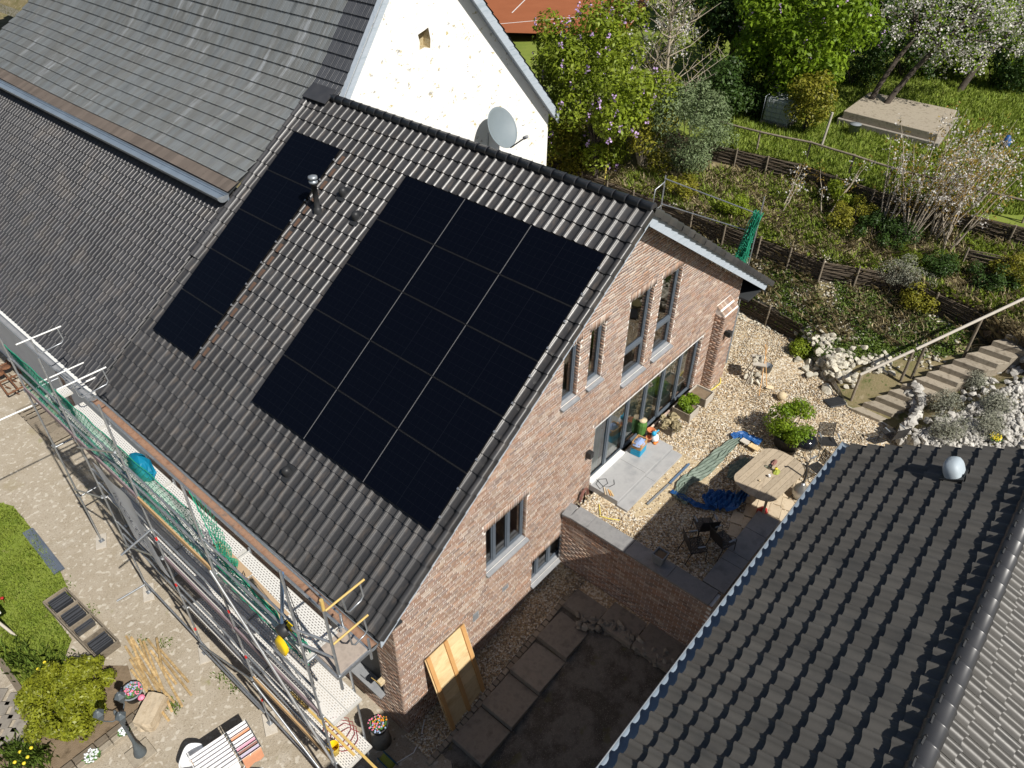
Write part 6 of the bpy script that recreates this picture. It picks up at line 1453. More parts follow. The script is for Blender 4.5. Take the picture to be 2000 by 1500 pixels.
chair(1736, 868, 2.6, 'black slatted garden chair beside the rock garden wall'); chair(1372, 1046, 2.4, 'upright black slatted chair in the shade of the shed'); chair(1405, 1075, 1.2, 'black slatted chair in shade turned towards the coped wall'); chair(1352, 1085, .9, 'black slatted chair in shade next to the square planter')
# planter, vase, bag, misc
c = T(1287, 1098, 3.26); t = thing('square_planter', tuple(c), 'tall tapered grey square planter on the low brick wall', 'planter'); 
def taper(c, a, b, h): return MB().add([c + np.array([x * a, y * a, 0]) for x, y in ((-1, -1), (1, -1), (1, 1), (-1, 1))] + [c + np.array([x * b, y * b, h]) for x, y in ((-1, -1), (1, -1), (1, 1), (-1, 1))] + [c + np.array([x * b * .82, y * b * .82, h]) for x, y in ((-1, -1), (1, -1), (1, 1), (-1, 1))] + [c + np.array([x * b * .8, y * b * .8, h - .07]) for x, y in ((-1, -1), (1, -1), (1, 1), (-1, 1))], [(0, 1, 5, 4), (1, 2, 6, 5), (2, 3, 7, 6), (3, 0, 4, 7), (4, 5, 9, 8), (5, 6, 10, 9), (6, 7, 11, 10), (7, 4, 8, 11), (8, 9, 13, 12), (9, 10, 14, 13), (10, 11, 15, 14), (11, 8, 12, 15)])
taper(c, .11, .165, .36).build('shell', 'grey_pot', t); MB().obox(c + np.array([0, 0, .3]), (.25, .25, .02)).build('soil', 'soil', t)
c = T(1558, 972); t = thing('fire_pot', tuple(c), 'bulbous pale metal fire pot with a bent flue on the pavers', 'fire pot'); MB().lathe(c, [(0, .02), (.12, .0), (.2, .12), (.22, .25), (.17, .42), (.08, .55), (.06, .6), (0, .6)], 20).build('body', 'steel', t); MB().tube([c + np.array([0, 0, .58]), c + np.array([.05, .0, .85]), c + np.array([.1, .1, 1.25]), c + np.array([.02, .12, 1.3])], .028, 8).build('flue', 'iron_black', t)
for a in (.4, 2.5, 4.6): MB().tube([c + np.array([.2 * math.cos(a), .2 * math.sin(a), .2]), c + np.array([.3 * math.cos(a), .3 * math.sin(a), 0])], .01, 6).build('leg', 'iron_black', t)
m = MB(); c = T(1488, 1000); m.grid([[tuple(c + np.array([.2 * r * math.cos(2 * PI * k / n) * (1 + .2 * (k % 2)), .16 * r * math.sin(2 * PI * k / n), .16 * (1 - r * r)])) for k in range(n + 1)] for r in (.02, .4, .7, 1)], smooth=False); solo(m.build('red_bag', 'red_bag'), 'crumpled red plastic bag under the table', 'bag')
# sawhorse with stones
c = T(1472, 742); sh = thing('sawhorse', tuple(c), 'pale sawhorse with a small table top carrying chalk stones', 'sawhorse')
MB().obox(c + np.array([0, 0, .82]), (.62, .42, .03), Rz(.5)).build('top', 'rail_wood', sh)
for a, b in ((1, 1), (1, -1), (-1, 1), (-1, -1)): MB().bar(c + np.array([*(Rz(.5) @ Vector((a * .2, b * .1, 0)))[:2], .81]), c + np.array([*(Rz(.5) @ Vector((a * .34, b * .3, 0)))[:2], 0]), .045, .03).build('leg', 'rail_wood', sh)
for k, (dx, dy) in enumerate(((-.15, .08), (.02, .12), (.12, -.08), (-.05, -.1))): solo(inst('chalk_stone', ROCKS['limestone'][k], Matrix.Translation((c[0] + dx, c[1] + dy, c[2] + .9)) @ Matrix.Scale(.2 - .03 * (k > 1), 4)), 'white chalk stone resting on the sawhorse top', 'stone', 'chalk stones on the sawhorse')
for k in range(6): a = k * 1.05; solo(inst('chalk_stone', ROCKS['limestone'][k], Matrix.Translation((c[0] + .25 * math.cos(a), c[1] + .25 * math.sin(a), c[2] + .1)) @ Matrix.Scale(.26, 4)), 'white chalk stone on the gravel between the sawhorse legs', 'stone', 'chalk stones under the sawhorse')
a = T(1482, 775); b = T(1486, 690, TZ + 1.2); t = thing('rake', tuple(a), 'long handled rake standing against the sawhorse', 'rake'); MB().tube([a + np.array([0, 0, .03]), np.array([c[0] + .28, c[1] - .05, TZ + 1.25])], .014, 6).build('handle', 'orange_wood', t); MB().bar(a + np.array([-.35, .1, .03]), a + np.array([.25, -.12, .03]), .03, .03).build('head', 'old_wood', t)
e = T(1496, 760); t = thing('shovel', tuple(e), 'shovel with wooden handle leaning on the sawhorse', 'shovel'); MB().tube([e + np.array([0, 0, .1]), np.array([c[0] + .33, c[1] + .05, TZ + 1.3])], .015, 6).build('handle', 'orange_wood', t); MB().grid([[tuple(e + np.array([.11 * (j - 1) * w + .06 * i, -.06 * i, .1 - .03 * i + (.02 if j != 1 else 0)])) for j in range(3)] for i, w in ((0, .8), (1, 1), (2, 1), (3, .5))]).build('blade', 'pale_sand', t)
c = T(1497, 725); solo(MB().lathe(c, [(0, .0), (.13, 0), (.16, .26), (.165, .26), (.15, .25), (.12, .03), (0, .03)], 18).build('bucket', 'grey_pot'), 'round grey bucket beside the sawhorse', 'bucket')
c = T(1525, 780); solo(MB().lathe(c, [(0, 0)] + [(.15 * math.sin(PI * k / 10), .15 - .15 * math.cos(PI * k / 10)) for k in range(1, 10)] + [(0, .3)], 18).build('ball', 'pale_sand'), 'cream coloured ball lying on the gravel', 'ball')
c = T(1633, 786); t = thing('rubber_tray', tuple(c), 'black ribbed rubber tray lying near the foot of the stairs', 'tray'); MB().obox(c + np.array([0, 0, .03]), (.42, .75, .05), Rz(1.0)).build('tray', 'black_plastic', t, bevel=.01)
for k in range(5): MB().obox(c + np.array([0, 0, .062]) + np.array(Rz(1.0)) @ np.array([-.14 + .07 * k, 0, 0]), (.02, .66, .015), Rz(1.0)).build('rib', 'iron_black', t)
cable([(1407, 735), (1407, 748), (1395, 758), (1382, 766)], .022, 'hose_yellow', 'short yellow hose end at the foot of the buttress', TZ + .01, 'hose')
cable([(1170, 985), (1172, 1000), (1172, 1008), (1190, 1013), (1210, 1016)], .016, 'hose_yellow', 'yellow and white hose on the gravel by the coping', TZ + .01, 'hose')
# ================================================================ things on the hill
c = hit(1520, 240); ib = thing('water_tank', tuple(c), 'white caged water tank half hidden under the lilac', 'tank'); MB().obox(c + np.array([0, 0, .62]), (1.0, 1.15, 1.0)).build('bottle', 'tank_plastic', ib, bevel=.06); MB().obox(c + np.array([0, 0, .06]), (1.1, 1.25, .12)).build('pallet', 'old_wood', ib)
for k in range(6):
    z = .15 + k * .2; MB().tube([c + np.array([x, y, z]) for x, y in ((-.54, -.62), (.54, -.62), (.54, .62), (-.54, .62), (-.54, -.62))], .012, 5).build('cage_ring', 'zinc', ib)
for k in range(7):
    y = -.6 + .2 * k; MB().tube([c + np.array([-.545, y, .1]), c + np.array([-.545, y, 1.16]), c + np.array([.545, y, 1.16])], .011, 5).build('cage_bar', 'zinc', ib)
q = [hit(1632, 243)[:2], hit(1830, 292)[:2], hit(1870, 235)[:2], hit(1690, 195)[:2]]; z0 = drop(*q[0]); cp = thing('concrete_cistern', (*q[0], z0), 'low stepped concrete cistern slab on the lawn behind blossom', 'cistern')
MB().prism([tuple(p) for p in q], z0 - .2, z0 + .28).build('lower_block', 'stone_slab', cp, bevel=.02); cc_ = sum(np.array(p) for p in q) / 4; MB().prism([tuple(cc_ + (np.array(p) - cc_) * .93) for p in q], z0 + .28, z0 + .6).build('upper_block', 'step_stone', cp, bevel=.02)
solo(MB().lathe(hit(1665, 262), [(0, 0), (.2, 0), (.24, .42), (.25, .42), (.25, .45), (0, .46)], 16).build('lidded_bucket', 'grey_pot'), 'blue grey lidded bucket in front of the concrete cistern', 'bucket')
c = hit(1602, 292); solo(MB().tube([c, c + np.array([.1, -.05, 1.5])], .05, 8).build('grey_post', 'rail_wood'), 'leaning grey wooden post standing on the lawn', 'post')
c = hit(1960, 290); solo(MB().lathe(c, [(0, 0), (.16, 0), (.18, .3), (.1, .5), (.05, .55), (0, .55)], 12).build('blue_canister', 'tarp_blue'), 'bright blue canister standing on the lawn', 'canister')
c = hit(1180, 365); solo(MB().tube([c, c + np.array([.5, .3, 2.0])], .03, 6).build('yellow_pole', 'hose_yellow'), 'thin yellow pole leaning in the bushes by the barn', 'pole')
# ================================================================ vegetation
mat('leaf_lilac', [(.16, .22, .015), (.23, .3, .025), (.31, .36, .035)], rough=.5, scale=2.2, piece=.35, transl=.45, spec=.3)
mat('leaf_green', [(.13, .22, .012), (.2, .31, .02), (.29, .39, .03)], rough=.5, scale=1.6, piece=.35, transl=.48, spec=.3)
mat('leaf_dark', [(.03, .065, .012), (.055, .1, .018)], rough=.5, scale=1.6, piece=.3, transl=.25, spec=.3)
mat('leaf_yellow', [(.2, .21, .02), (.28, .26, .03), (.14, .17, .02)], rough=.5, scale=2.5, piece=.3, transl=.35, spec=.3)
mat('leaf_conifer', [(.12, .17, .07), (.17, .22, .1), (.09, .14, .05)], rough=.6, scale=2.5, piece=.25, transl=.15)
mat('leaf_copper', [(.3, .17, .03), (.38, .25, .05), (.24, .2, .04)], rough=.5, scale=4, piece=.3, transl=.4)
mat('leaf_shrub', [(.17, .19, .015), (.24, .26, .02), (.12, .15, .012)], rough=.45, scale=3, piece=.3, transl=.3, spec=.35)
mat('blossom', [(.6, .57, .53), (.72, .69, .66)], rough=.7, scale=5, piece=.15, transl=.3)
mat('lavender', [(.2, .21, .15), (.27, .27, .21), (.15, .17, .1)], rough=.8, scale=6, piece=.25)
mat('grass_blade', [(.16, .24, .025), (.23, .29, .04), (.13, .2, .02)], rough=.6, scale=1.5, piece=.35, transl=.35)
mat('dry_grass', [(.34, .28, .16), (.44, .37, .22), (.24, .2, .12)], rough=.8, scale=2, piece=.3, transl=.2)
mat('weed_leaf', [(.09, .15, .02), (.13, .19, .03), (.06, .11, .015)], rough=.5, scale=2, piece=.35, transl=.3)
mat('bark', [(.055, .043, .035), (.085, .068, .055), (.035, .028, .024)], rough=.95, scale=8, bump=.5)
mat('pale_bark', [(.3, .25, .19), (.38, .33, .26)], rough=.9, scale=8, bump=.3)
def leafmesh(name, P, N, size, mt, parent=None, aspect=.5, fold=.12, var=.35):
    """P positions, N preferred normals; one folded diamond per leaf"""
    n = len(P); N = N / (np.linalg.norm(N, axis=1, keepdims=True) + 1e-9)
    a = NR.normal(size=(n, 3)); a -= N * np.sum(a * N, 1, keepdims=True); a /= np.linalg.norm(a, axis=1, keepdims=True) + 1e-9; b = np.cross(N, a)
    s = (size * NR.uniform(1 - var, 1 + var, n))[:, None]
    V = np.stack([P - a * s * .5, P + b * s * aspect * .5 - a * s * .05, P + a * s * .5 - N * s * fold * .5, P - b * s * aspect * .5 - a * s * .05 + N * s * fold], 1)
    F = np.arange(n * 4).reshape(n, 4)
    o = npobj(name, V.reshape(-1, 3), F, mt, parent); return tag(o, kind='stuff')
def blobs_in(c, rad, k, br, seed):
    r = np.random.RandomState(seed); out = []
    while len(out) < k:
        d = r.normal(size=3); d /= np.linalg.norm(d); q = r.uniform(.25, 1) ** .5
        p = np.array(c) + d * np.array(rad) * q
        out.append((p, br * r.uniform(.65, 1.25)))
    return out
def crown_pts(blobs, n, seed, up=.5, thick=.45):
    r = np.random.RandomState(seed); w = np.array([b[1] ** 2 for b in blobs]); w /= w.sum(); idx = r.choice(len(blobs), n, p=w)
    C = np.array([b[0] for b in blobs])[idx]; R_ = np.array([b[1] for b in blobs])[idx]
    d = r.normal(size=(n, 3)); d[:, 2] += .25; d /= np.linalg.norm(d, axis=1, keepdims=True)
    P = C + d * (R_ * (1 - thick * r.uniform(0, 1, n) ** 1.5))[:, None]; N = d + np.array([0, 0, up]) + r.normal(size=(n, 3)) * .55
    return P, N
def limbs(parent, base, tips, r0, mt, seed, wob=.12, name='limb'):
    r = random.Random(seed)
    for t in tips:
        a = np.array(base); b = np.array(t); L = np.linalg.norm(b - a); pts = []
        for i in range(6):
            u = i / 5; p = a + (b - a) * u; p = p + np.array([r.uniform(-1, 1), r.uniform(-1, 1), 0]) * wob * L * .25 * math.sin(PI * u) + np.array([0, 0, .12 * L * math.sin(PI * u)]); pts.append(p)
        MB().tube(pts, [max(r0 * (1 - .8 * i / 5), .008) for i in range(6)], 6).build(name, mt, parent)
def tree(name, base, c, rad, k, br, n, ls, mt, label, seed, r0=.14, cat='tree', bark='bark', grp=None, up=.5, flower=None):
    t = thing(name, tuple(base), label, cat, grp); bl = blobs_in(c, rad, k, br, seed)
    fork = np.array(base) + (np.array(c) - np.array(base)) * .35
    MB().tube([np.array(base) - np.array([0, 0, .15]), (np.array(base) + fork) / 2 + np.array([.05, .04, 0]), fork], [r0 * 1.25, r0, r0 * .85], 9).build('trunk', bark, t)
    limbs(t, fork, [b[0] for b in bl[:: max(1, len(bl) // 9)]], r0 * .5, bark, seed)
    P, N = crown_pts(bl, n, seed, up); leafmesh('crown', P, N, ls, mt, t)
    if flower:
        fm, fn, fs, lump = flower; r = np.random.RandomState(seed + 5); cc, nn_ = crown_pts([(b[0], b[1] * 1.06) for b in bl], fn, seed + 9, .5, .12)
        PP = np.repeat(cc, lump, 0) + r.normal(size=(fn * lump, 3)) * np.array([.05, .05, .09]); leafmesh('blossom', PP, r.normal(size=PP.shape) + np.array([0, 0, .5]), fs, fm, t, aspect=.9)
    return t
def H(x, y): return np.array(hit(x, y))
def bush(name, base, rad, k, br, n, ls, mt, label, seed, stems=8, bark='bark', **kw):
    c = np.array(base) + np.array([0, 0, rad[2] * .95]); t = thing(name, tuple(base), label, kw.get('cat', 'shrub'), kw.get('grp')); bl = blobs_in(c, rad, k, br, seed)
    limbs(t, base, [b[0] for b in bl[:stems]], kw.get('r0', .03), bark, seed, name='stem'); P, N = crown_pts(bl, n, seed, kw.get('up', .5)); P[:, 2] = np.maximum(P[:, 2], base[2] + .03); leafmesh('foliage', P, N, ls, mt, t, aspect=kw.get('aspect', .5))
    if kw.get('flower'):
        fm, fn, fs, lump = kw['flower']; r = np.random.RandomState(seed + 5); cc, _ = crown_pts([(b[0], b[1] * 1.05) for b in bl], fn, seed + 9, .5, .1); PP = np.repeat(cc, lump, 0) + r.normal(size=(fn * lump, 3)) * np.array([.04, .04, .08]); leafmesh('blossom', PP, r.normal(size=PP.shape) + np.array([0, 0, .5]), fs, fm, t, aspect=.9)
    return t
# behind the barn corner
b = H(1165, 345); tree('lilac', b, b + np.array([.5, .9, 3.5]), (2.3, 3.1, 3.2), 56, .75, 22000, .17, 'leaf_lilac', 'tall lilac with purple blossom beside the barn corner', 21, .1, cat='shrub', flower=('flower_purple', 130, .09, 10))
b = H(1085, 330); bush('yellow_hedge', b + np.array([-.3, .3, -.4]), (1.3, 1.9, 1.5), 26, .55, 7500, .13, 'leaf_yellow', 'yellow green shrub growing against the barn corner', 22, 8)
b = H(1250, 330); bush('hazel_scrub', b, (1.1, 1.3, 1.8), 18, .5, 3600, .12, 'leaf_yellow', 'thin olive scrub between the lilac and the grey green shrub', 23, 14, 'pale_bark')
b = H(1335, 330); bush('grey_green_shrub', b, (1.7, 1.7, 1.75), 40, .55, 13000, .13, 'leaf_conifer', 'broad grey green shrub at the head of the woven walls', 24, 10, aspect=.28)
# bare twiggy tree
b = H(1285, 300) ; bt_ = thing('bare_tree', tuple(b), 'bare twiggy young tree rising behind the grey green shrub', 'tree'); r = random.Random(31)
MB().tube([b, b + np.array([.1, .1, 2.4]), b + np.array([.3, .4, 5.2]), b + np.array([.4, .6, 8.0])], [.085, .07, .05, .015], 8).build('trunk', 'pale_bark', bt_)
tips = []
for k in range(64):
    z = r.uniform(1.6, 7.2); a = r.uniform(0, 6.3); L = r.uniform(1.2, 2.8) * (1.15 - z / 11); s = b + np.array([.05 * z, .06 * z, z]); e = s + np.array([math.cos(a) * L, math.sin(a) * L, L * r.uniform(.5, 1.0)]); mid = (s + e) / 2 + np.array([r.uniform(-.1, .1), r.uniform(-.1, .1), -.08])
    m = MB().tube([s, mid, e], [.028, .018, .007], 5)
    for j in range(5):
        u = r.uniform(.3, 1); q = s + (e - s) * u; f = q + np.array([r.uniform(-.5, .5), r.uniform(-.5, .5), r.uniform(.1, .6)]); m.tube([q, (q + f) / 2 + np.array([0, 0, .03]), f], [.012, .009, .005], 4); tips.append(f)
    m.build('twig', 'pale_bark', bt_)
PP = np.repeat(np.array(tips), 5, 0) + NR.normal(size=(len(tips) * 5, 3)) * .08; leafmesh('buds', PP, NR.normal(size=PP.shape), .06, 'leaf_yellow', bt_)
b = H(1265, 190); tree('white_cherry', b, b + np.array([.3, .3, 3.0]), (1.5, 2.2, 1.3), 20, .5, 1200, .12, 'leaf_lilac', 'white flowering cherry behind the bare tree', 33, .09, flower=('blossom', 200, .085, 9))
# big trees along the lawn
b = H(1530, 225); tree('green_tree', b + np.array([.5, .4, 0]), b + np.array([.7, .3, 3.9]), (2.9, 3.1, 3.2), 70, .85, 24000, .2, 'leaf_green', 'large bright green lilac tree over the water tank', 41, .16, flower=('flower_purple', 70, .09, 8))
b = H(1570, 255); bush('sapling_shrub', b, (.9, 1.0, 1.5), 14, .5, 3600, .13, 'leaf_yellow', 'bright yellow green sapling shrub between tank and cistern', 42, 8)
for k, (x, y, dx, h, rd) in enumerate(((1420, 150, 0, 4.0, 3.0), (1700, 120, 0, 4.2, 3.4), (1790, 70, 0, 4.5, 3.4), (1900, 60, 0, 4.5, 3.2), (1360, 60, 0, 4.0, 3.0), (1560, 40, 0, 5.0, 3.6), (1980, 20, 0, 4.6, 3.4), (1830, 110, 0, 3.6, 2.8), (1960, 100, 0, 3.8, 2.8), (1640, 90, 0, 4.2, 3.2), (1470, 60, 0, 4.5, 3.2))):
    b = H(x, y); tree('shade_tree', b, b + np.array([.5, 0, h]), (rd, rd, h * .8), 44, .95, 9000, .24, 'leaf_dark', 'dense dark green tree, ' + ('behind the bare twiggy tree', 'behind the leaning trunks', 'at the back of the orchard', 'behind the big blossom tree', 'between clay court and bare tree', 'directly behind the large lilac tree', 'at the far corner of the lawn', 'between the two leaning trunks', 'under the fullest blossom', 'beside the large lilac tree', 'between bare tree and large lilac tree')[k], 50 + k, .18, grp='dark trees behind the lawn')
for k, (x, y, rr, hh) in enumerate(((1815, 150, 1.7, 1.4), (1935, 160, 1.6, 1.0), (1995, 175, 1.5, 1.0), (1760, 150, 1.6, 1.5), (1660, 165, 1.4, 1.5), (1450, 215, 1.3, 1.4), (1395, 235, 1.2, 1.3))):
    bush('dark_bush', H(x, y), (rr, rr, hh), 20, .6, 3800, .15, 'leaf_dark', 'dark low bush ' + ('between the leaning trunks', 'below the fullest blossom', 'at the lawn edge beyond the blossom', 'in the gap behind the cistern', 'beside the large lilac tree', 'at the foot of the large lilac tree', 'behind the grey green shrub')[k], 170 + k, 6, grp='dark bushes along the lawn')
def leaning(px0, py0, top, label, seed, r0):
    b = H(px0, py0); t = thing('leaning_fruit_tree', tuple(b), label, 'tree', 'leaning fruit trees with white blossom'); tp = b + np.array(top)
    pts = [b + (tp - b) * u + np.array([0, .12 * math.sin(u * 5), .1 * math.sin(u * 4)]) for u in (0, .2, .4, .6, .8, 1)]; MB().tube([b - np.array([0, 0, .2])] + pts, [r0 * 1.2, r0, r0 * .9, r0 * .8, r0 * .65, r0 * .5, r0 * .3], 9).build('trunk', 'bark', t)
    bl = blobs_in(tp + np.array([0, 0, -.9]), (2.7, 3.0, 2.1), 34, .6, seed); limbs(t, pts[3], [q[0] for q in bl[::2]], r0 * .4, 'bark', seed, .2)
    P, N = crown_pts(bl, 1800, seed); leafmesh('leaves', P, N, .13, 'leaf_green', t); r = np.random.RandomState(seed); cc, _ = crown_pts(bl, 400, seed + 3, .5, .6); PP = np.repeat(cc, 9, 0) + r.normal(size=(400 * 9, 3)) * .1; leafmesh('blossom', PP, r.normal(size=PP.shape) + np.array([0, 0, .6]), .085, 'blossom', t, aspect=.9)
leaning(1690, 215, (1.9, -1.4, 5.0), 'leaning dark fruit tree with sparse blossom behind the cistern', 61, .13); leaning(1715, 225, (2.6, -1.9, 4.6), 'leaning dark fruit tree forked close beside its neighbour', 62, .14); leaning(1873, 178, (2.3, -1.7, 4.4), 'leaning fruit tree with the fullest white blossom on the lawn', 63, .16)
# copper leaved blossom shrubs on the upper slope
def cherry(px0, py0, h, n, label, seed, dens=1.0):
    b = H(px0, py0); t = thing('young_cherry', tuple(b), label, 'shrub', 'young copper leaved cherries on the bank'); r = np.random.RandomState(seed); L = []; B = []
    for k in range(n):
        a = r.uniform(0, 6.3); sp = h * r.uniform(.08, .44); e = b + np.array([math.cos(a) * sp + .15 * h, math.sin(a) * sp * 1.15 - .1 * h, h * r.uniform(.6, 1)]); s = b + np.array([math.cos(a), math.sin(a), 0]) * .15
        pts = [s + (e - s) * u + np.array([0, 0, .05 * h * math.sin(PI * u)]) + r.normal(size=3) * .03 for u in (0, .25, .5, .75, 1)]; MB().tube(pts, [.028, .022, .017, .011, .005], 5).build('stem', 'pale_bark', t)
        for j in range(int(26 * dens)):
            u = r.uniform(.35, 1); i = min(int(u * 4), 3); q = pts[i] + (pts[i + 1] - pts[i]) * (u * 4 - i); o = r.normal(size=3) * .16; (L if r.uniform() < .55 else B).append(q + o)
    L = np.array(L); B = np.array(B); L = np.repeat(L, 4, 0) + r.normal(size=(len(L) * 4, 3)) * .06; B = np.repeat(B, 5, 0) + r.normal(size=(len(B) * 5, 3)) * .05
    leafmesh('leaves', L, r.normal(size=L.shape) + np.array([0, 0, .6]), .085, 'leaf_copper', t); leafmesh('blossom', B, r.normal(size=B.shape) + np.array([0, 0, .6]), .065, 'blossom', t, aspect=.9)
cherry(1772, 472, 4.6, 16, 'tallest copper leaved cherry in white blossom on the bank', 71, 1.5); cherry(1822, 470, 4.2, 14, 'many stemmed copper cherry next to the tallest one', 72, 1.4); cherry(1850, 488, 3.6, 9, 'copper cherry leaning out towards the stair top', 73, 1.1); cherry(1725, 440, 3.0, 7, 'low copper cherry on the house side of the tallest one', 74, .8)
cherry(1528, 412, 2.1, 3, 'slender blossom sapling just above the middle woven wall', 75, .6); cherry(1612, 425, 2.3, 3, 'slender blossom sapling midway along the middle woven wall', 76, .6); cherry(1905, 400, 2.6, 5, 'copper cherry sapling by the rail fence end', 77, .8)
# lower shrubs
lab = {0: 'dark green low shrub under the young cherries', 1: 'olive low shrub on the upper slope', 2: 'grey lavender clump in the rock garden', 3: 'grey dry clump hanging over the middle woven wall'}
for k, (x, y, rx, rz, mt, lb) in enumerate([(1660, 440, .8, .5, 'leaf_yellow', 'yellow green low shrub above the middle of the woven wall'), (1700, 465, .7, .45, 'leaf_dark', 'dark green low shrub at the foot of the young cherries'), (1745, 478, .7, .4, 'leaf_dark', 'dark low shrub beside the tallest cherry'), (1640, 400, .7, .4, 'leaf_lilac', 'green low shrub below the upper woven wall'), (1925, 560, .7, .4, 'leaf_dark', 'dark green shrub above the stair handrail'), (1970, 545, .6, .4, 'leaf_yellow', 'yellow shrub below the short woven wall'),
        (1830, 530, .4, .3, 'leaf_dark', 'small dark shrub among chalk stones on the slope'), (1760, 548, .6, .35, 'lavender', 'grey dry clump hanging over the middle woven wall'), (1790, 560, .5, .3, 'lavender', 'second grey dry clump on the woven wall'), (1845, 800, .3, .26, 'lavender', 'grey lavender clump nearest the stairs'), (1850, 850, .45, .3, 'lavender', 'largest grey lavender clump above the shed roof'), (1935, 845, .36, .26, 'lavender', 'grey lavender clump in the middle of the rock garden'), (1900, 755, .22, .2, 'lavender', 'small grey lavender clump among the upper stones'), (1940, 800, .24, .2, 'lavender', 'lavender clump between two others in the rock garden'), (1430, 420, .5, .35, 'leaf_lilac', 'green tuft behind the rear scaffold rail'), (1330, 380, .6, .4, 'leaf_yellow', 'olive shrub under the rear scaffold rail'), (1790, 598, .5, .35, 'leaf_yellow', 'yellow shrub beneath the middle woven wall'), (1570, 690, .3, .2, 'leaf_lilac', 'weed tuft at the end of the lowest woven wall')]):
    b = H(x, y); bush('low_shrub' if mt != 'lavender' else 'lavender', b, (rx, rx * 1.1, rz), 14, .26, 2200 if mt != 'lavender' else 2600, .085 if mt != 'lavender' else .07, mt, lb, 100 + k, 6, aspect=.5 if mt != 'lavender' else .2, r0=.015)
b = H(1940, 862); t = thing('yellow_flowers', tuple(b), 'small clump of yellow flowers above the shed verge', 'flowers'); flowers(t, b + np.array([0, 0, .1]), .16, ['flower_yellow'], 60, seed=5)
# tub bush on the terrace
c = T(1535, 868); t = thing('bush_tub', tuple(c), 'dark round tub holding the green bush by the barbecue', 'tub'); MB().lathe(c, [(0, 0), (.36, 0), (.42, .4), (.44, .4), (.4, .38), (.0, .36)], 22).build('tub', 'black_plastic', t)
bush('tub_bush', c + np.array([0, 0, .3]), (.62, .66, .58), 26, .26, 4200, .085, 'leaf_green', 'bushy bright green plant growing in the dark tub', 131, 10, r0=.014)
for k, (x, y, n_, mt, s_) in enumerate(((1327, 800, 1500, 'leaf_green', .09), (1297, 833, 500, 'dry_grass', .14))):
    c = T(x, y); c[1] = -.38; bush('planter_plant', c + np.array([0, 0, .2]), (.28, .28, .22 if k == 0 else .1), 10, .14, n_, s_, mt, ('leafy green plant in the middle planter box', 'straw-coloured dry plant in the first planter box')[k], 140 + k, 5, r0=.01)
# yard shrub and lawn strip
c = P0z(150, 1385); bush('spindle_shrub', c, (1.02, 1.12, .62), 80, .24, 21000, .085, 'leaf_shrub', 'large rounded yellow green shrub beside the lamp post', 151, 16, r0=.02)
def blades(name, P, h, mt, label, cat, w=.012, lean=.5, var=.5):
    P = np.array(P); n = len(P); a = NR.uniform(0, 6.28, n); hh = h * NR.uniform(1 - var, 1 + var, n); d = np.stack([np.cos(a), np.sin(a), np.zeros(n)], 1); s = np.stack([-np.sin(a), np.cos(a), np.zeros(n)], 1) * (w * NR.uniform(.6, 1.4, n))[:, None]
    tip = P + d * (hh * lean * NR.uniform(.2, 1.2, n))[:, None] + np.array([0, 0, 1]) * hh[:, None]; mid = P + d * (hh * lean * .25)[:, None] + np.array([0, 0, .6]) * hh[:, None]
    V = np.stack([P - s, P + s, mid + s * .8, tip, mid - s * .8], 1); F = np.arange(n * 5).reshape(n, 5)
    o = npobj(name, V.reshape(-1, 3), F, mt); return tag(o, label, cat, kind='stuff')
def inpoly(x, y, poly):
    c = False; j = len(poly) - 1
    for i in range(len(poly)):
        if (poly[i][1] > y) != (poly[j][1] > y) and x < (poly[j][0] - poly[i][0]) * (y - poly[i][1]) / (poly[j][1] - poly[i][1]) + poly[i][0]: c = not c
        j = i
    return c
LW = [(-90, 960), (25, 988), (60, 1030), (115, 1110), (140, 1165), (95, 1190), (140, 1250), (120, 1300), (60, 1345), (30, 1330), (0, 1290), (-90, 1290)]
mb = MB(); mb.add([P0z(x, y, .03) for x, y in LW], [tuple(range(len(LW)))]); mb.f = [mb.f[0][::-1]]; struct(mb, 'lawn_strip', 'turf')
BD = [(60, 1345), (130, 1300), (250, 1300), (275, 1390), (130, 1500), (-40, 1530), (-40, 1450), (60, 1440), (30, 1390)]
mb = MB(); mb.add([P0z(x, y, .035) for x, y in BD], [tuple(range(len(BD)))]); mb.f = [mb.f[0][::-1]]; struct(mb, 'shrub_bed', 'soil')
pts = []
while len(pts) < 15000:
    x, y = NR.uniform(-60, 150), NR.uniform(970, 1345)
    if inpoly(x, y, LW) and math.sin(x * .06 + y * .05) + NR.normal() * .7 > -.9: pts.append(P0z(x, y, .03))
blades('yard_grass', pts, .07, 'grass_blade', 'short green grass of the yard lawn strip', 'grass', .012)
pts = [P0z(NR.normal(105, 22), NR.normal(1315, 22), .03) for _ in range(500)] + [P0z(NR.normal(50, 25), NR.normal(1478, 14), .03) for _ in range(700)] + [P0z(NR.normal(40, 20), NR.normal(1290, 14), .03) for _ in range(300)]
blades('bulb_leaves', pts, .2, 'weed_leaf', 'strappy bulb leaves around the shrub bed', 'plants', .016, .6)
for k, (x, y) in enumerate(((88, 1295), (75, 1308), (40, 1470), (55, 1480), (30, 1490), (62, 1462), (48, 1492))):
    c = P0z(x, y, .2); solo(MB().lathe(c, [(0, -.17), (.008, -.16), (.008, 0), (.035, .01), (.045, .05), (.02, .07), (0, .06)], 8).build('yellow_tulip', 'flower_yellow'), 'yellow tulip in the bulb bed ' + ('between lawn and shrub' if k < 2 else 'in front of the shrub'), 'flower', 'yellow tulips')
c = P0z(5, 1170, .2); solo(MB().lathe(c, [(0, -.17), (.008, -.16), (.008, 0), (.04, .01), (.05, .06), (.02, .08), (0, .07)], 8).build('red_tulip', 'red_bag'), 'single red tulip on the lawn strip', 'flower')
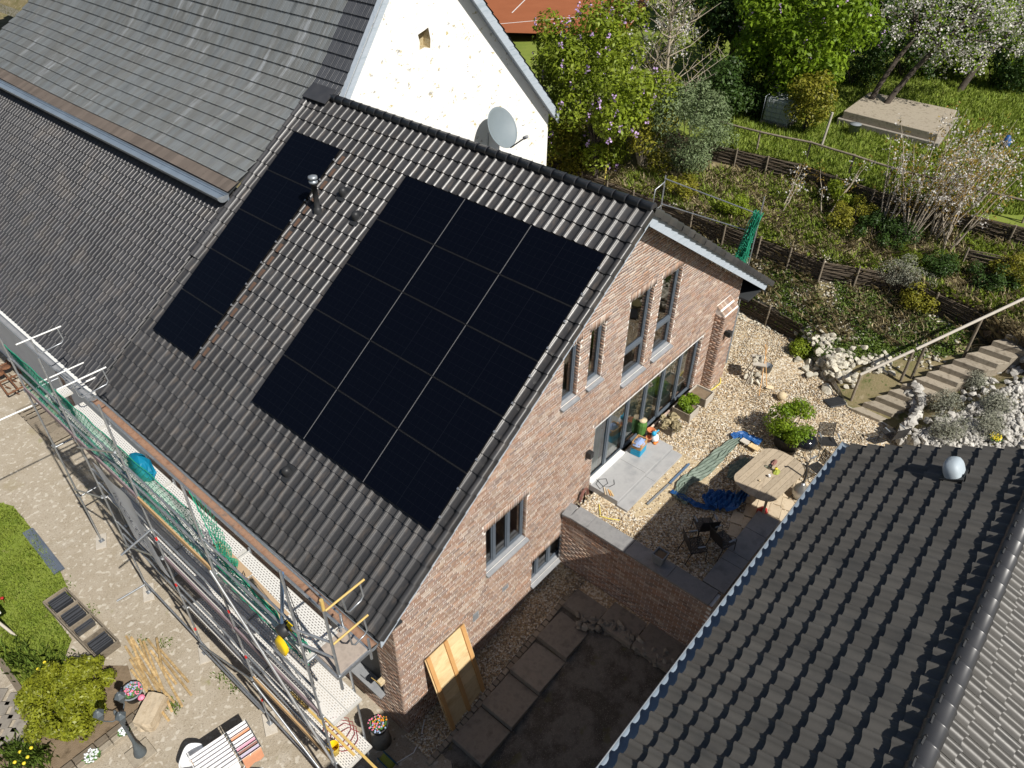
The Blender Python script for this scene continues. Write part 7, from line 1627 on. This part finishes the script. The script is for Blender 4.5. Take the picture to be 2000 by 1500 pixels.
# weeds in the yard joints
pts = [P0z(NR.normal(x, 9), NR.normal(y, 7), .0) for x, y in ((435, 1320), (455, 1345), (345, 1380), (335, 1375), (275, 1255), (325, 1255), (180, 1195), (130, 1140)) for _ in range(60)]
blades('joint_weeds', pts, .05, 'weed_leaf', 'small weeds in the joints of the yard', 'weeds', .018, .8)
# lawn and slope growth
def region(n, fn, f2=None):
    out = []
    while len(out) < n:
        x, y = fn(); p = hit(x, y)
        if f2 is None or f2(x, y, p): out.append(p)
    return out
pts = region(34000, lambda: (NR.uniform(1380, 2020), NR.uniform(130, 420)), lambda x, y, p: p[2] > 7.1)
blades('lawn_grass', pts, .15, 'grass_blade', 'rough green grass of the hillside lawn', 'grass', .022, .6)
def noise2(p): return math.sin(p[0] * 2.1 + 1) * math.cos(p[1] * 1.7) + .6 * math.sin(p[0] * 4.3 - p[1] * 3.1)
pts = region(8000, lambda: (NR.uniform(1180, 2020), NR.uniform(330, 640)), lambda x, y, p: 5.6 < p[2] < 7.0 and noise2(p) + NR.normal() * .5 > -.1)
blades('slope_grass', pts, .2, 'grass_blade', 'tufts of green grass on the upper slope', 'grass', .018, .8)
pts = region(11000, lambda: (NR.uniform(1180, 2020), NR.uniform(330, 680)), lambda x, y, p: 3.9 < p[2] < 7.0 and noise2(p) + NR.normal() * .5 < .2)
blades('dry_slope_grass', pts, .22, 'dry_grass', 'straw-coloured dry grass on the slopes', 'grass', .008, 1.2)
pts = np.array(region(14000, lambda: (NR.uniform(1340, 1900), NR.uniform(420, 700)), lambda x, y, p: 3.3 < p[2] < 5.1 and noise2(p * 1.4) + NR.normal() * .45 > (.1 if p[1] > -2 else -.2) and (p[0] - 15.7) * .66 + (p[1] + 4.2) > .35))
pts = np.repeat(pts, 2, 0) + NR.normal(size=(len(pts) * 2, 3)) * np.array([.06, .06, .03]) + np.array([0, 0, .05]); o = leafmesh('bank_weeds', pts, NR.normal(size=pts.shape) * .5 + np.array([0, 0, 1]), .09, 'weed_leaf'); tag(o, 'low leafy weeds covering the chalk bank', 'weeds', kind='stuff')
pts = np.array(region(4000, lambda: (NR.uniform(1200, 1990), NR.uniform(340, 600)), lambda x, y, p: 5.6 < p[2] < 6.9 and noise2(p * 1.2 + 3) + NR.normal() * .4 > .25))
pts = np.repeat(pts, 2, 0) + NR.normal(size=(len(pts) * 2, 3)) * np.array([.07, .07, .04]) + np.array([0, 0, .07]); o = leafmesh('slope_weeds', pts, NR.normal(size=pts.shape) * .5 + np.array([0, 0, 1]), .1, 'leaf_lilac'); tag(o, 'leafy weeds among the dry grass of the upper slope', 'weeds', kind='stuff')
# brown litter under the grass on the banks
pts = np.array(region(5000, lambda: (NR.uniform(1200, 2000), NR.uniform(340, 690)), lambda x, y, p: 3.9 < p[2] < 7.0)); o = leafmesh('leaf_litter', pts + np.array([0, 0, .03]), NR.normal(size=pts.shape) * .4 + np.array([0, 0, 1]), .12, 'dry_grass'); tag(o, 'dead leaves strewn over the slopes', 'litter', kind='stuff')
